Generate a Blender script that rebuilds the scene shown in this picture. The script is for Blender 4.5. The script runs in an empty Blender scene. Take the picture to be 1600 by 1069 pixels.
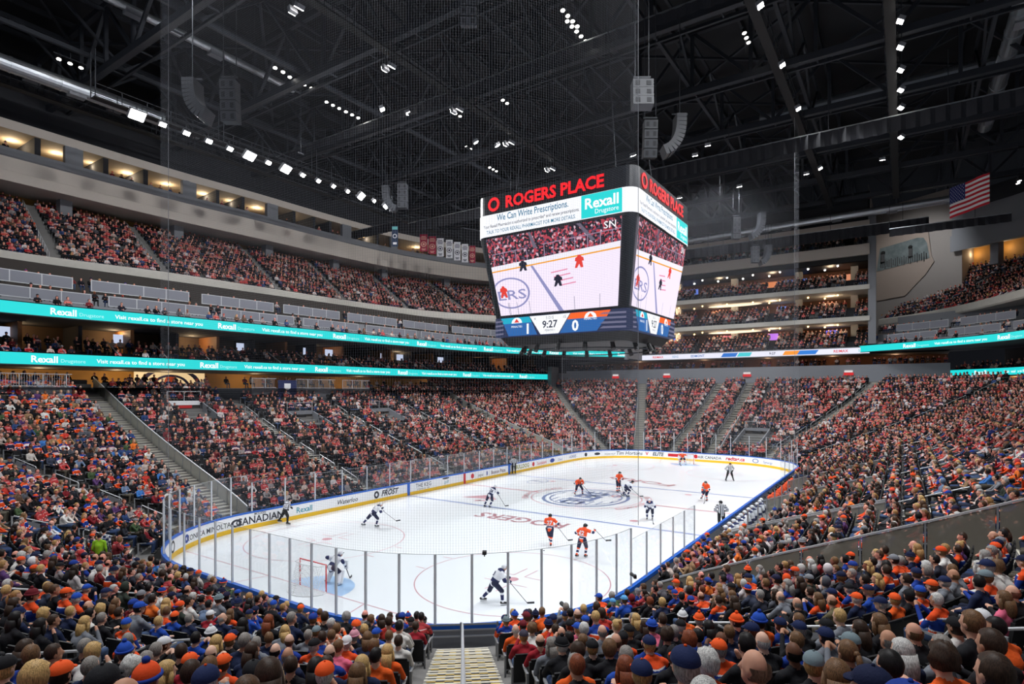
import bpy, bmesh, math, random
import numpy as np
from mathutils import Vector, Matrix
from mathutils.bvhtree import BVHTree
sc = bpy.context.scene
COL = sc.collection
# ---------------------------------------------------------------- camera, world, exposure
cd = bpy.data.cameras.new('camera')
cam = bpy.data.objects.new('camera', cd); COL.objects.link(cam)
CX, CY, CZ, YAW, FPX, HOR = -43.8152, -21.9854, 8.8483, .5916, 908.58, 612.25
cam.location = (CX, CY, CZ)
cam.rotation_euler = (math.pi/2, 0, YAW - math.pi/2)
cd.sensor_width = 36; cd.lens = 36*FPX/1600; cd.shift_y = (HOR-534.5)/1600
cd.clip_end = 400; cd.clip_start = .2
sc.camera = cam
w = bpy.data.worlds.new('world'); sc.world = w; w.use_nodes = True
w.node_tree.nodes['Background'].inputs[0].default_value = (.55, .6, .7, 1)
w.node_tree.nodes['Background'].inputs[1].default_value = .35
vs = sc.view_settings
vs.view_transform = 'Standard'; vs.look = 'None'; vs.gamma = 1; vs.exposure = .28
cy_ = sc.cycles
cy_.max_bounces = 5; cy_.diffuse_bounces = 3; cy_.glossy_bounces = 2; cy_.transmission_bounces = 2
cy_.transparent_max_bounces = 16; cy_.caustics_reflective = False; cy_.caustics_refractive = False
FLOOD = []          # (location, target, watts) - one spotlight in every floodlight head
LK = 5200.0
# row on the left catwalk, row on the right catwalk, single heads in the roof, wash heads added to light the stands
for i in range(15):
    x = -20+i*2.1
    FLOOD.append(((x, 33.4, 33.0), (x*1.6+12, 2.0, 0), LK*.62))
    x = -24+i*3.9
    FLOOD.append(((x, -21.9, 36.0), (x*.7-2, -2.0, 0), LK*.7))
for x, y in ((-4, 20), (-2, 18.5), (7, 17), (9, 15.5), (24, -2), (22, -4), (20, 4)):
    FLOOD.append(((x, y, 36.4), (x*1.5+12, y*.3, 0), LK*.8))
for i in range(6):
    y = -20+i*8
    FLOOD.append(((-38, y, 36.2), (-36, y*.8, 5), LK*.8))
    FLOOD.append(((37, y, 36.2), (50, y, 8), LK*.7))
FLOOD.append(((59.5, -21.5, 36.2), (71, -24, 28), LK*.5))  # extra head, added to brighten the otherwise unlit right end wall
for i in range(9):
    x = -36+i*9
    FLOOD.append(((x, 13.5, 36.2), (x+1, 32, 9), LK*.75))
    FLOOD.append(((x, 14.3, 36.2), (x+2, 47, 25), LK*.5))
    FLOOD.append(((x, -13.6, 36.2), (x+1, -28, 7), LK*.75))
for i, (loc, tgt, e) in enumerate(FLOOD):
    ld = bpy.data.lights.new('floodlight_beam', 'SPOT'); ld.energy = e; ld.spot_size = 1.75; ld.spot_blend = .75
    ld.shadow_soft_size = .35; ld.color = (.96, .98, 1)
    lo = bpy.data.objects.new('floodlight_beam', ld); COL.objects.link(lo)
    lo.location = (loc[0], loc[1], loc[2]-.45)
    lo.rotation_euler = (Vector(tgt)-Vector(loc)).to_track_quat('-Z', 'Y').to_euler()
rng = random.Random(7)
# ---------------------------------------------------------------- helpers
FW = (math.cos(YAW), math.sin(YAW)); RT = (math.sin(YAW), -math.cos(YAW))
def pix(x, y, z):
    dx, dy = x-CX, y-CY; d = dx*FW[0]+dy*FW[1]
    if d < .05: return (-9999, 0, d)
    return (800+FPX*(dx*RT[0]+dy*RT[1])/d, HOR-FPX*(z-CZ)/d, d)
def tag(o, label=None, cat=None, group=None, kind=None):
    if label: o['label'] = label
    if cat: o['category'] = cat
    if group: o['group'] = group
    if kind: o['kind'] = kind
    return o
def empty(name, loc, label, cat, group=None, rz=0):
    o = bpy.data.objects.new(name, None); COL.objects.link(o); o.location = loc; o.rotation_euler = (0, 0, rz)
    o.empty_display_size = .2
    return tag(o, label, cat, group)
class MB:
    """collects shapes into one mesh"""
    def __init__(s): s.v = []; s.f = []; s.m = []; s.mi = 0
    def add(s, vs, fs, mi=None):
        n = len(s.v); s.v += [tuple(a) for a in vs]; s.f += [[n+i for i in f] for f in fs]
        s.m += [s.mi if mi is None else mi]*len(fs)
    def box(s, c, d, rz=0, M=None, mi=None):
        x, y, z = [a/2 for a in d]
        p = [Vector((a*x, b*y, e*z)) for a in (-1, 1) for b in (-1, 1) for e in (-1, 1)]
        if M is None: M = Matrix.Rotation(rz, 3, 'Z')
        p = [M @ q + Vector(c) for q in p]
        s.add(p, [(0, 1, 3, 2), (4, 6, 7, 5), (0, 4, 5, 1), (2, 3, 7, 6), (0, 2, 6, 4), (1, 5, 7, 3)], mi)
    def bar(s, a, b, w, h=None, mi=None):
        """rectangular bar from a to b"""
        a = Vector(a); b = Vector(b); d = b-a; L = d.length
        if L < 1e-6: return
        h = h or w; d /= L
        u = Vector((0, 0, 1)) if abs(d.z) < .95 else Vector((1, 0, 0))
        r = d.cross(u).normalized(); u = r.cross(d)
        s.box((a+b)/2, (w, L, h), M=Matrix((r, d, u)).transposed(), mi=mi)
    def tube(s, pts, r, n=6, mi=None, cap=True):
        P = [Vector(p) for p in pts]; R = r if isinstance(r, (list, tuple)) else [r]*len(P)
        vs_ = []; fs = []; pu = None
        for i, p in enumerate(P):
            d = (P[min(i+1, len(P)-1)]-P[max(i-1, 0)]).normalized()
            u = Vector((0, 0, 1)) if abs(d.z) < .9 else Vector((1, 0, 0))
            if pu is not None: u = pu
            a = d.cross(u).normalized(); b = a.cross(d).normalized(); pu = b
            for k in range(n):
                t = 2*math.pi*k/n; vs_.append(p+(a*math.cos(t)+b*math.sin(t))*R[i])
        for i in range(len(P)-1):
            for k in range(n):
                fs.append((i*n+k, i*n+(k+1) % n, (i+1)*n+(k+1) % n, (i+1)*n+k))
        if cap: fs.append(tuple(range(n))[::-1]); fs.append(tuple((len(P)-1)*n+k for k in range(n)))
        s.add(vs_, fs, mi)
    def sphere(s, c, r, nu=10, nv=6, mi=None):
        r = r if isinstance(r, (list, tuple)) else (r, r, r); vs_ = []; fs = []
        for j in range(nv+1):
            a = math.pi*j/nv
            for i in range(nu):
                b = 2*math.pi*i/nu
                vs_.append((c[0]+r[0]*math.sin(a)*math.cos(b), c[1]+r[1]*math.sin(a)*math.sin(b), c[2]+r[2]*math.cos(a)))
        for j in range(nv):
            for i in range(nu):
                fs.append((j*nu+i, (j+1)*nu+i, (j+1)*nu+(i+1) % nu, j*nu+(i+1) % nu))
        s.add(vs_, fs, mi)
    def poly(s, pts, mi=None): s.add(pts, [tuple(range(len(pts)))], mi)
    def build(s, name, mat, parent=None, smooth=False, loc=None):
        me = bpy.data.meshes.new(name); v = s.v
        if loc is not None: v = [(a[0]-loc[0], a[1]-loc[1], a[2]-loc[2]) for a in v]
        me.from_pydata(v, [], s.f)
        for m in (mat if isinstance(mat, (list, tuple)) else [mat]): me.materials.append(m)
        if s.m and max(s.m) > 0: me.polygons.foreach_set('material_index', s.m)
        if smooth: me.polygons.foreach_set('use_smooth', [True]*len(me.polygons))
        me.update()
        o = bpy.data.objects.new(name, me); COL.objects.link(o)
        if loc is not None: o.location = loc
        if parent is not None: o.parent = parent
        return o
def loft(curves, closed=False):
    """quads between successive polylines -> (verts, faces)"""
    n = len(curves[0]); v = [p for c in curves for p in c]; f = []
    for j in range(len(curves)-1):
        for i in range(n-1 if not closed else n):
            k = (i+1) % n
            f.append((j*n+i, j*n+k, (j+1)*n+k, (j+1)*n+i))
    return v, f
# ---------------------------------------------------------------- materials
MATS = {}
def S(c):
    """sRGB 0-255 -> linear"""
    return tuple((x/255/12.92 if x/255 <= .04045 else ((x/255+.055)/1.055)**2.4) for x in c)
def mat(name, col, rough=.6, metal=0, emit=0, noise=0, nscale=8, bump=0, bscale=40, spec=.5, two=None):
    if name in MATS: return MATS[name]
    m = bpy.data.materials.new(name); m.use_nodes = True; nt = m.node_tree; b = nt.nodes['Principled BSDF']
    c = S(col)+(1,)
    b.inputs['Base Color'].default_value = c; b.inputs['Roughness'].default_value = rough
    b.inputs['Metallic'].default_value = metal; b.inputs['Specular IOR Level'].default_value = spec
    if noise or two:
        tc = nt.nodes.new('ShaderNodeTexCoord'); nz = nt.nodes.new('ShaderNodeTexNoise'); nz.inputs['Scale'].default_value = nscale
        nz.inputs['Detail'].default_value = 4
        rp = nt.nodes.new('ShaderNodeMix'); rp.data_type = 'RGBA'
        nt.links.new(tc.outputs['Object'], nz.inputs['Vector'])
        if two: rp.inputs[6].default_value = c; rp.inputs[7].default_value = S(two)+(1,)
        else:
            rp.inputs[6].default_value = tuple(min(1, x*(1-noise)) for x in c[:3])+(1,)
            rp.inputs[7].default_value = tuple(min(1, x*(1+noise)) for x in c[:3])+(1,)
        nt.links.new(nz.outputs['Fac'], rp.inputs[0]); nt.links.new(rp.outputs[2], b.inputs['Base Color'])
    if bump:
        tc = nt.nodes.new('ShaderNodeTexCoord'); nz = nt.nodes.new('ShaderNodeTexNoise'); nz.inputs['Scale'].default_value = bscale
        bp = nt.nodes.new('ShaderNodeBump'); bp.inputs['Strength'].default_value = bump
        nt.links.new(tc.outputs['Object'], nz.inputs['Vector']); nt.links.new(nz.outputs['Fac'], bp.inputs['Height']); nt.links.new(bp.outputs[0], b.inputs['Normal'])
    if emit:
        b.inputs['Emission Color'].default_value = c; b.inputs['Emission Strength'].default_value = emit
    MATS[name] = m; return m
def glassmat(name, tint, gloss, haze=0, hazec=(200, 205, 215)):
    if name in MATS: return MATS[name]
    m = bpy.data.materials.new(name); m.use_nodes = True; nt = m.node_tree; nt.nodes.clear()
    o = nt.nodes.new('ShaderNodeOutputMaterial'); t = nt.nodes.new('ShaderNodeBsdfTransparent'); t.inputs[0].default_value = tint+(1,)
    g = nt.nodes.new('ShaderNodeBsdfGlossy'); g.inputs['Roughness'].default_value = .03
    fr = nt.nodes.new('ShaderNodeFresnel'); fr.inputs[0].default_value = 1.45
    mu = nt.nodes.new('ShaderNodeMath'); mu.operation = 'MULTIPLY'; mu.inputs[1].default_value = gloss
    mx = nt.nodes.new('ShaderNodeMixShader')
    L = nt.links.new
    L(fr.outputs[0], mu.inputs[0]); L(mu.outputs[0], mx.inputs[0]); L(t.outputs[0], mx.inputs[1]); L(g.outputs[0], mx.inputs[2])
    out = mx
    if haze:
        d = nt.nodes.new('ShaderNodeBsdfDiffuse'); d.inputs[0].default_value = S(hazec)+(1,)
        m2 = nt.nodes.new('ShaderNodeMixShader'); m2.inputs[0].default_value = haze
        L(mx.outputs[0], m2.inputs[1]); L(d.outputs[0], m2.inputs[2]); out = m2
    L(out.outputs[0], o.inputs[0]); MATS[name] = m; return m
def attrmat(name, attr, rough=.8, bump=.0, bscale=60, strand=False):
    """cloth, hair or skin whose colour is a property of the person wearing it"""
    m = bpy.data.materials.new(name); m.use_nodes = True; nt = m.node_tree; b = nt.nodes['Principled BSDF']
    a = nt.nodes.new('ShaderNodeAttribute'); a.attribute_type = 'INSTANCER'; a.attribute_name = attr
    nt.links.new(a.outputs['Color'], b.inputs['Base Color']); b.inputs['Roughness'].default_value = rough
    b.inputs['Specular IOR Level'].default_value = .25
    if bump:
        tc = nt.nodes.new('ShaderNodeTexCoord'); nz = nt.nodes.new('ShaderNodeTexNoise'); nz.inputs['Scale'].default_value = bscale
        bp = nt.nodes.new('ShaderNodeBump'); bp.inputs['Strength'].default_value = bump; bp.inputs['Distance'].default_value = .02
        if strand:                      # hair runs in strands: stretched noise varies its colour and its relief
            mp = nt.nodes.new('ShaderNodeMapping'); mp.inputs['Scale'].default_value = (1, 1, .16); nt.links.new(tc.outputs['Object'], mp.inputs[0]); nt.links.new(mp.outputs[0], nz.inputs['Vector'])
            mr = nt.nodes.new('ShaderNodeMapRange'); mr.inputs[1].default_value = .3; mr.inputs[2].default_value = .7; mr.inputs[3].default_value = .45; mr.inputs[4].default_value = 1.5
            mm = nt.nodes.new('ShaderNodeVectorMath'); mm.operation = 'SCALE'; nt.links.new(nz.outputs['Fac'], mr.inputs[0]); nt.links.new(a.outputs['Color'], mm.inputs[0]); nt.links.new(mr.outputs[0], mm.inputs['Scale']); nt.links.new(mm.outputs[0], b.inputs['Base Color'])
        else: nt.links.new(tc.outputs['Object'], nz.inputs['Vector']); nt.links.new(nz.outputs['Fac'], bp.inputs['Height']); nt.links.new(bp.outputs[0], b.inputs['Normal'])
    MATS[name] = m; return m
M_conc = mat('concrete', (118, 116, 114), .85, noise=.12, nscale=1.5)
M_concl = mat('light_concrete', (190, 186, 178), .85, noise=.1, nscale=2)
M_beige = mat('beige_panel', (204, 194, 184), .8, noise=.04)
M_grayp = mat('grey_panel', (128, 130, 136), .7, noise=.04)
M_dark = mat('dark_wall', (42, 43, 48), .85, noise=.1, nscale=.5)
M_black = mat('black_paint', (16, 16, 18), .6)
M_steel = mat('roof_steel', (46, 49, 56), .55, metal=.2)
M_deck = mat('roof_deck', (30, 31, 35), .8, noise=.2, nscale=.3)
M_alu = mat('brushed_metal', (190, 193, 198), .32, metal=.9)
M_rail = mat('rail_metal', (196, 198, 202), .4, metal=.35)
M_duct = mat('galvanised_duct', (185, 190, 196), .35, metal=.85, noise=.1, nscale=3)
M_white = mat('white_paint', (235, 236, 238), .5)
M_board = mat('board_white', (240, 241, 243), .35)
M_yellow = mat('kick_yellow', (238, 190, 20), .4)
M_blue = mat('rail_blue', (20, 96, 196), .4)
M_seat = mat('seat_black', (22, 22, 25), .5)
M_wood = mat('warm_wood', (150, 96, 48), .6, noise=.2, nscale=3)
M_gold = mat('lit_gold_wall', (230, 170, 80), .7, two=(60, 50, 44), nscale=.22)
M_red = mat('sign_red', (200, 30, 34), .5)
M_glass = glassmat('rink_glass', (.965, .975, .98), .12, haze=.012)
M_railglass = glassmat('rail_glass', (.62, .62, .6), .5, haze=.5, hazec=(160, 154, 142))
M_lamp = mat('lamp_face', (255, 250, 244), .3, emit=30)
M_lampd = mat('small_lamp_face', (255, 250, 240), .3, emit=9)
M_warm = mat('warm_lamp', (255, 205, 130), .3, emit=5)
def emis(name, col, e=1.0):
    m = mat(name, (0, 0, 0), .4); b = m.node_tree.nodes['Principled BSDF']
    b.inputs['Emission Color'].default_value = S(col)+(1,); b.inputs['Emission Strength'].default_value = e; return m
# ---------------------------------------------------------------- text as mesh
def text_mesh(s, size=1.0, bold=0.0, align='LEFT', shear=0):
    """-> verts (x, y), faces, width"""
    c = bpy.data.curves.new('t', 'FONT'); c.body = s; c.size = size; c.offset = bold*size; c.align_x = align; c.shear = shear
    c.resolution_u = 2; c.fill_mode = 'FRONT'
    o = bpy.data.objects.new('t', c); me = o.to_mesh()
    v = [(p.co.x, p.co.y) for p in me.vertices]; f = [tuple(p.vertices) for p in me.polygons]
    o.to_mesh_clear(); bpy.data.objects.remove(o); bpy.data.curves.remove(c)
    xs = [a[0] for a in v] or [0]
    return v, f, (min(xs), max(xs))
def text_on(mb, s, fn, size, u0, v0, bold=0, center=True, shear=0, width=None, mi=None):
    """write s onto a surface: fn(u, v) -> point; u grows to the reader's right"""
    v, f, (a, b) = text_mesh(s, size, bold, shear=shear)
    k = 1 if width is None else width/(b-a)
    sh = (a+b)/2 if center else a
    mb.add([fn(u0+(p[0]-sh)*k, v0+p[1]) for p in v], f, mi)
    return (b-a)*k
# ================================================================ THE RINK
HX, HY, RC = 30.48, 12.95, 8.53
SX, SY = HX-RC, HY-RC           # 21.95, 4.42
ARC = math.pi/2*RC
SEG = [('l', 2*SX), ('a', ARC), ('l', 2*SY), ('a', ARC), ('l', 2*SX), ('a', ARC), ('l', 2*SY), ('a', ARC)]
LB = sum(a[1] for a in SEG)
def bp(s, o=0.0):
    """point on the boards line (clockwise from the left straight's near end), o metres outward -> x, y, nx, ny, kind"""
    s = s % LB
    for i, (k, L) in enumerate(SEG):
        if s <= L: break
        s -= L
    q = i//2                                # 0 left(+y) 1 far(+x) 2 right(-y) 3 near(-x)
    n0 = math.pi/2*(1-q)                    # outward angle of this side
    if k == 'l':
        c = [(-SX, HY), (HX, SY), (SX, -HY), (-HX, -SY)][q]
        d = [(1, 0), (0, -1), (-1, 0), (0, 1)][q]
        nx, ny = math.cos(n0), math.sin(n0)
        return c[0]+d[0]*s+nx*o, c[1]+d[1]*s+ny*o, nx, ny, 'l'
    c = [(SX, SY), (SX, -SY), (-SX, -SY), (-SX, SY)][q]
    a = n0-s/RC
    nx, ny = math.cos(a), math.sin(a)
    return c[0]+nx*(RC+o), c[1]+ny*(RC+o), nx, ny, 'a'
def zrow(o): return .634+.2543*o+.00409*o*o-.6*math.exp(-o/2.5)      # the bowl steepens with height
O0 = .65                                          # front edge of the first row
def zk(k): return zrow(O0+ROWD*k+.47)
ROWD = .85
S_FAR = 2*SX+ARC; S_RIGHT = S_FAR+2*SY+ARC; S_NEAR = S_RIGHT+2*SX+ARC
def ss(step=.6):
    out = []; s = 0
    for k, L in SEG:
        n = max(1, int(round(L/(step if k == 'a' else 4)))); out += [s+L*i/n for i in range(n)]; s += L
    return out+[LB]
M_ice = mat('ice', (243, 246, 250), .22, noise=.012, nscale=.6, bump=.02, bscale=3, spec=.45)
M_post = mat('glass_post', (204, 208, 214), .5); M_lred = mat('ice_red_paint', (212, 160, 170), .3); M_lblue = mat('ice_blue_paint', (150, 165, 210), .3)
M_crease = mat('crease_blue', (176, 208, 244), .3)
M_logo = mat('logo_navy', (120, 134, 172), .3); M_logor = mat('logo_red', (206, 148, 156), .3)
M_ltext = mat('ice_text_red', (178, 128, 136), .3)
m = MB(); pts = [bp(s)[:2] for s in ss()[:-1]]
m.poly([(x, y, 0) for x, y in pts][::-1])
ice = m.build('floor', M_ice); tag(ice, 'white ice surface of the hockey rink', 'ice', kind='structure')
def flat(name, mb, mt, z=.004):
    mb.v = [(a[0], a[1], z) for a in mb.v]; return mb.build(name, mt, ice)
def arcpts(cx, cy, r, a0, a1, n): return [(cx+r*math.cos(a0+(a1-a0)*i/n), cy+r*math.sin(a0+(a1-a0)*i/n), 0) for i in range(n+1)]
def ringm(mb, cx, cy, r, wd, a0=0, a1=2*math.pi, n=64, sy=1):
    A = arcpts(cx, cy, r-wd/2, a0, a1, n); B = arcpts(cx, cy, r+wd/2, a0, a1, n)
    if sy != 1: A = [(p[0], cy+(p[1]-cy)*sy, 0) for p in A]; B = [(p[0], cy+(p[1]-cy)*sy, 0) for p in B]
    mb.add(*loft([A, B]))
def rect(mb, x0, x1, y0, y1): mb.poly([(x0, y0, 0), (x1, y0, 0), (x1, y1, 0), (x0, y1, 0)])
for x in (-7.62, 7.62):
    m = MB(); rect(m, x-.15, x+.15, -12.93, 12.93); flat('blue_line', m, M_lblue)
m = MB(); rect(m, -.15, .15, -12.93, -4.7); rect(m, -.15, .15, 4.7, 12.93); flat('center_line', m, M_lred)
for x, yy in ((-27.13, 12), (27.13, 12)):
    m = MB(); rect(m, x-.03, x+.03, -yy, -.95); rect(m, x-.03, x+.03, .95, yy); rect(m, x-.03, x+.03, -.9, .9)
    e = -1 if x < 0 else 1
    for y0, y1 in ((3.35, 4.27), (-3.35, -4.27)):
        m.poly([(x, y0-.03, 0), (x, y0+.03, 0), (e*30.45, y1+.03, 0), (e*30.45, y1-.03, 0)])
    flat('goal_line', m, M_lred)
    m = MB(); m.add([(x-e*.03, 0, 0)]+arcpts(x, 0, 1.83, math.pi/2 if e > 0 else -math.pi/2, math.pi*1.5 if e > 0 else math.pi/2, 20), [(0, i, i+1) for i in range(1, 21)])
    flat('goal_crease', m, M_crease, .003)
for x in (-21.03, 21.03):
    for y in (-6.7, 6.7):
        m = MB(); ringm(m, x, y, 4.57, .055)
        for a in (-1, 1):
            for b in (-1, 1):
                rect(m, x+a*.6-.02 if a > 0 else x-1.8, x+1.8 if a > 0 else x-.58, y+b*.3-.03, y+b*.3+.03)
                rect(m, x+a*.6-.03, x+a*.6+.03, y+b*.3 if b > 0 else y-1.2, y+1.2 if b > 0 else y-.3)
            for b in (-1.05, 1.05): rect(m, x+b-.03 if True else 0, x+b+.03, y+a*4.57 if a > 0 else y-5.17, y+5.17 if a > 0 else y-4.57)
        ringm(m, x, y, .15, .3, n=20); flat('faceoff_circle', m, M_lred)
for x in (-6.1, 6.1):
    for y in (-6.7, 6.7):
        m = MB(); ringm(m, x, y, .15, .3, n=20); flat('faceoff_spot', m, M_lred)
m = MB(); ringm(m, 0, 0, 4.57, .1, n=80); flat('center_circle', m, M_lred, .005)
# centre emblem: double ring, wordmark and drop (the marks on the photograph's ice)
m = MB(); ringm(m, 0, 0, 3.95, .32, n=72, sy=.86); ringm(m, 0, 0, 3.35, .14, n=72, sy=.86)
text_on(m, 'OILERS', lambda u, v: (u-.2, v*1.1, 0), 2.7, 0, -.9, bold=.045, width=5.9)
for i in range(9):
    y = -2.7+i*.66; hw = math.sqrt(3.3**2-(y/.86)**2)*.97; rect(m, -hw, -hw*.42, y, y+.13); rect(m, hw*.55, hw, y, y+.13)
flat('center_emblem', m, M_logo, .006)
m = MB(); ringm(m, 1.9, -1.9, .36, .22, n=24)
for sgn in (1, -1):
    f = lambda u, v, sg=sgn: ((4.75+v*sg)*math.sin(u/5.0*sg+(0 if sg > 0 else math.pi)), (4.75+v*sg)*math.cos(u/5.0*sg+(0 if sg > 0 else math.pi)), 0)
    text_on(m, 'EDMONTON OILERS', f, .72, 0, .1 if sgn > 0 else -.6, bold=.02)
flat('center_lettering', m, M_logor, .005)
# wordmarks in the ice between the lines, read from the left boards / the right boards
def icep(u, v):
    d = FPX*CZ/(v-HOR); k = (u-800)/FPX*d; return Vector((CX+FW[0]*d+RT[0]*k, CY+FW[1]*d+RT[1]*k, 0))
for (p, q, word, size) in (((885, 822), (742, 802), 'ROGERS', 2.1), ((1052, 759), (950, 745), 'FORD', 2.0)):
    P, Q = icep(*p), icep(*q); d = (Q-P).normalized(); n = Vector((-d.y, d.x, 0)); m = MB()
    text_on(m, word, lambda u, v: tuple(P+d*u+n*v), size, 0, -.6, .02, False, width=(Q-P).length*.95); flat('ice_wordmark', m, M_ltext)
m = MB(); ringm(m, 5.2, 7.9, 1.3, .1, n=40, sy=.7); text_on(m, 'NHL', lambda u, v: (5.4-v, 7.9-u, 0), .8, 0, -.2, bold=.02); flat('ice_stamp', m, M_logo)
m = MB(); m.poly([(-5.6, 8.8, 0), (-5.0, 5.6, 0), (-3.4, 7.4, 0)]); m.poly([(-6.2, 6.9, 0), (-6.0, 6.1, 0), (-5.5, 6.3, 0)]); flat('ice_chevron', m, M_lred)
# ---------------- dasher boards
bd = empty('dasher_boards', (0, 0, 0), 'white dasher boards with yellow kick plate and blue cap around the ice', 'rink boards')
def strip(name, prof, mt, parent, s0=0, s1=LB, step=.6):
    sl = [s for s in ss(step) if s0 <= s <= s1]
    if sl[0] > s0: sl = [s0]+sl
    if sl[-1] < s1: sl = sl+[s1]
    cs = []
    for o, z in prof:
        cs.append([(bp(s, o)[0], bp(s, o)[1], z) for s in sl])
    m = MB(); m.add(*loft(cs)); return m.build(name, mt, parent)
strip('board_face', [(0, .25), (0, 1.0)], M_board, bd)
strip('kick_plate', [(-.02, 0), (-.02, .25), (0, .27)], M_yellow, bd)
strip('cap_rail', [(-.03, 1.0), (-.03, 1.09), (.14, 1.09), (.14, .93)], M_blue, bd)
strip('back_panel', [(.13, .93), (.13, -.02)], M_grayp, bd)
def bfn(s0, o=-.006):
    """board text surface: u along the boards, v up"""
    return lambda u, v: (bp(s0+u, o)[0], bp(s0+u, o)[1], v)
M_ink = mat('board_ink', (30, 34, 48), .5); M_inkb = mat('board_ink_blue', (22, 60, 150), .5); M_inkt = mat('board_ink_teal', (0, 140, 160), .5)
M_inkr = mat('board_ink_red', (205, 24, 36), .5); M_inkg = mat('board_ink_olive', (150, 150, 30), .5); M_inkm = mat('board_ink_maroon', (90, 20, 40), .5)
def ad(word, s, size, mt, bold=.02, sub=None, y=.42, shear=0):
    m = MB(); text_on(m, word, bfn(s), size, 0, y, bold, shear=shear)
    if sub: text_on(m, sub, bfn(s), size*.35, 0, y-size*.42, 0)
    m.build('lettering', mt, bd)
def blob(s, w_, h_, mt, y=.62, n=14, hole=0):
    m = MB(); f = bfn(s)
    if hole: m.add(*loft([[f(w_/2*k*math.cos(2*math.pi*i/n), y+h_/2*k*math.sin(2*math.pi*i/n)) for i in range(n+1)] for k in (hole, 1)]))
    else: m.poly([f(w_/2*math.cos(2*math.pi*i/n), y+h_/2*math.sin(2*math.pi*i/n)) for i in range(n)])
    m.build('emblem', mt, bd)
sX = lambda x: x+SX                          # s of a point on the left straight
ad('KONICA MINOLTA', LB-3.4, .44, M_ink, .012); blob(LB-5.3, .45, .5, M_inkb, .6, hole=.35)
ad('CANADIAN', .55, .66, M_ink, .02, y=.34); ad('MOLSON', .55, .2, M_ink, y=.84); blob(LB-1.15, .8, .5, M_ink, .55, hole=.5)
blob(LB-7.05, .6, .7, M_ink, .6, hole=.6)
ad('Rexall', 3.95, .55, M_inkt, .015, 'Drugstore')
ad('Waterloo', 7.8, .5, M_ink, .01, shear=.2); ad('FROST', 12.2, .62, M_ink, .03, shear=.3); ad('GATORADE', 12.2, .18, M_ink, y=.85); blob(10.7, .55, .6, M_ink, .6, hole=.45)
ad('THE KEG', 16.2, .5, M_ink, .005, 'STEAKHOUSE + BAR', y=.52); ad('golf', 19.3, .42, M_inkt, 0); blob(19.2, 1.0, .16, M_ink, .88)
ad('pepsi', 24.5, .42, M_ink, 0); blob(23.2, .5, .5, M_inkr, .6); blob(25.6, .2, .5, M_inkb, .6)
ad('Boston Pizza', 27.6, .5, M_inkm, .015)
ad('BULLDOG', 32.2, .6, M_inkg, .03); blob(34.5, .5, .5, M_inkr, .6); ad('Scotiabank', 36.4, .5, M_inkr, .01)
blob(38.8, 1.1, .5, M_inkb, .6); ad('Direct', 40.8, .4, M_inkb, 0)
ad('HORSES', 44.0, .5, M_inkb, .0); blob(46.8, .5, .5, M_ink); blob(48.7, .9, .35, M_ink); ad('PIZZA HUT', 50.6, .3, M_ink, 0); ad('Tim Hortons', 53.2, .66, M_ink, .01, shear=.2)
ad('ELITE', 57.0, .62, M_ink, .03, shear=.2); ad('V', 55.5, .6, M_inkr, .03)
m = MB(); m.poly([bfn(59.2)(a, b) for a, b in ((-.9, .42), (.9, .42), (.9, .8), (-.9, .8))]); m.build('emblem', M_inkr, bd)
ad('AIR CANADA', 63.6, .48, M_ink, .01); blob(61.9, .5, .5, M_inkr); ad('redtag.ca', 66.7, .62, M_inkr, .03, shear=.2)
blob(69.2, .8, .5, M_inkb, .6, hole=.75); ad('Synergy', 70.9, .42, M_inkb, 0)
for x, mt in ((-7.62, M_blue), (0, M_inkr), (7.62, M_blue)):
    for y, e in ((HY, -1), (-HY, 1)):
        m = MB(); m.box((x, y+e*.012, .52), (.32, .02, 1.0)); m.build('line_marker', mt, bd)
# ---------------- glass panes and posts
def pane(s0, s1, z1, first):
    a = bp(s0, .06); b = bp(s1, .06); z0 = 1.06
    n = 4 if a[4] == 'a' or b[4] == 'a' else 1
    t = .012; A = [bp(s0+(s1-s0)*i/n, .055) for i in range(n+1)]; B = [bp(s0+(s1-s0)*i/n, .067) for i in range(n+1)]
    c = ((a[0]+b[0])/2, (a[1]+b[1])/2, z0)
    o = empty('glass_barrier', c, None, 'glass pane')
    m = MB()
    lo = [(p[0]-c[0], p[1]-c[1], 0) for p in A]; hi = [(p[0], p[1], z1-z0) for p in lo]
    lo2 = [(p[0]-c[0], p[1]-c[1], 0) for p in B]; hi2 = [(p[0], p[1], z1-z0) for p in lo2]
    m.add(*loft([lo, hi, hi2, lo2])); m.build('pane', M_glass, o)
    m = MB(); p = A[0]; m.bar((p[0]-c[0], p[1]-c[1], -.1), (p[0]-c[0], p[1]-c[1], z1-z0), .05 if s0 < LB-50 and s0 > 0 and False else .055, .075)
    m.build('post', M_post, o)
    # slim clear edge strip on top of the pane
    m = MB(); m.add(*loft([[(q[0], q[1], z1-z0-.0) for q in lo], [(q[0], q[1], z1-z0+.015) for q in lo], [(q[0], q[1], z1-z0+.015) for q in lo2]])); m.build('top_edge', M_rail, o)
    return o
PANES = []
def panes(s0, s1, n, z1, desc, grp):
    for i in range(n):
        o = pane(s0+(s1-s0)*i/n, s0+(s1-s0)*(i+1)/n, z1, i == 0); o['label'] = desc; o['group'] = grp; PANES.append(o)
panes(0, 2*SX, 18, 2.95, 'clear glass pane with metal post on the long side boards by the advertising', 'glass panes on the long side boards')
panes(2*SX, S_FAR, 6, 3.5, 'tall clear glass pane in the corner beside the far goal', 'glass panes at the distant end')
panes(S_FAR, S_FAR+2*SY, 5, 3.5, 'tall clear glass pane in the far end boards behind the distant goal', 'glass panes behind the distant goal')
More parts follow.
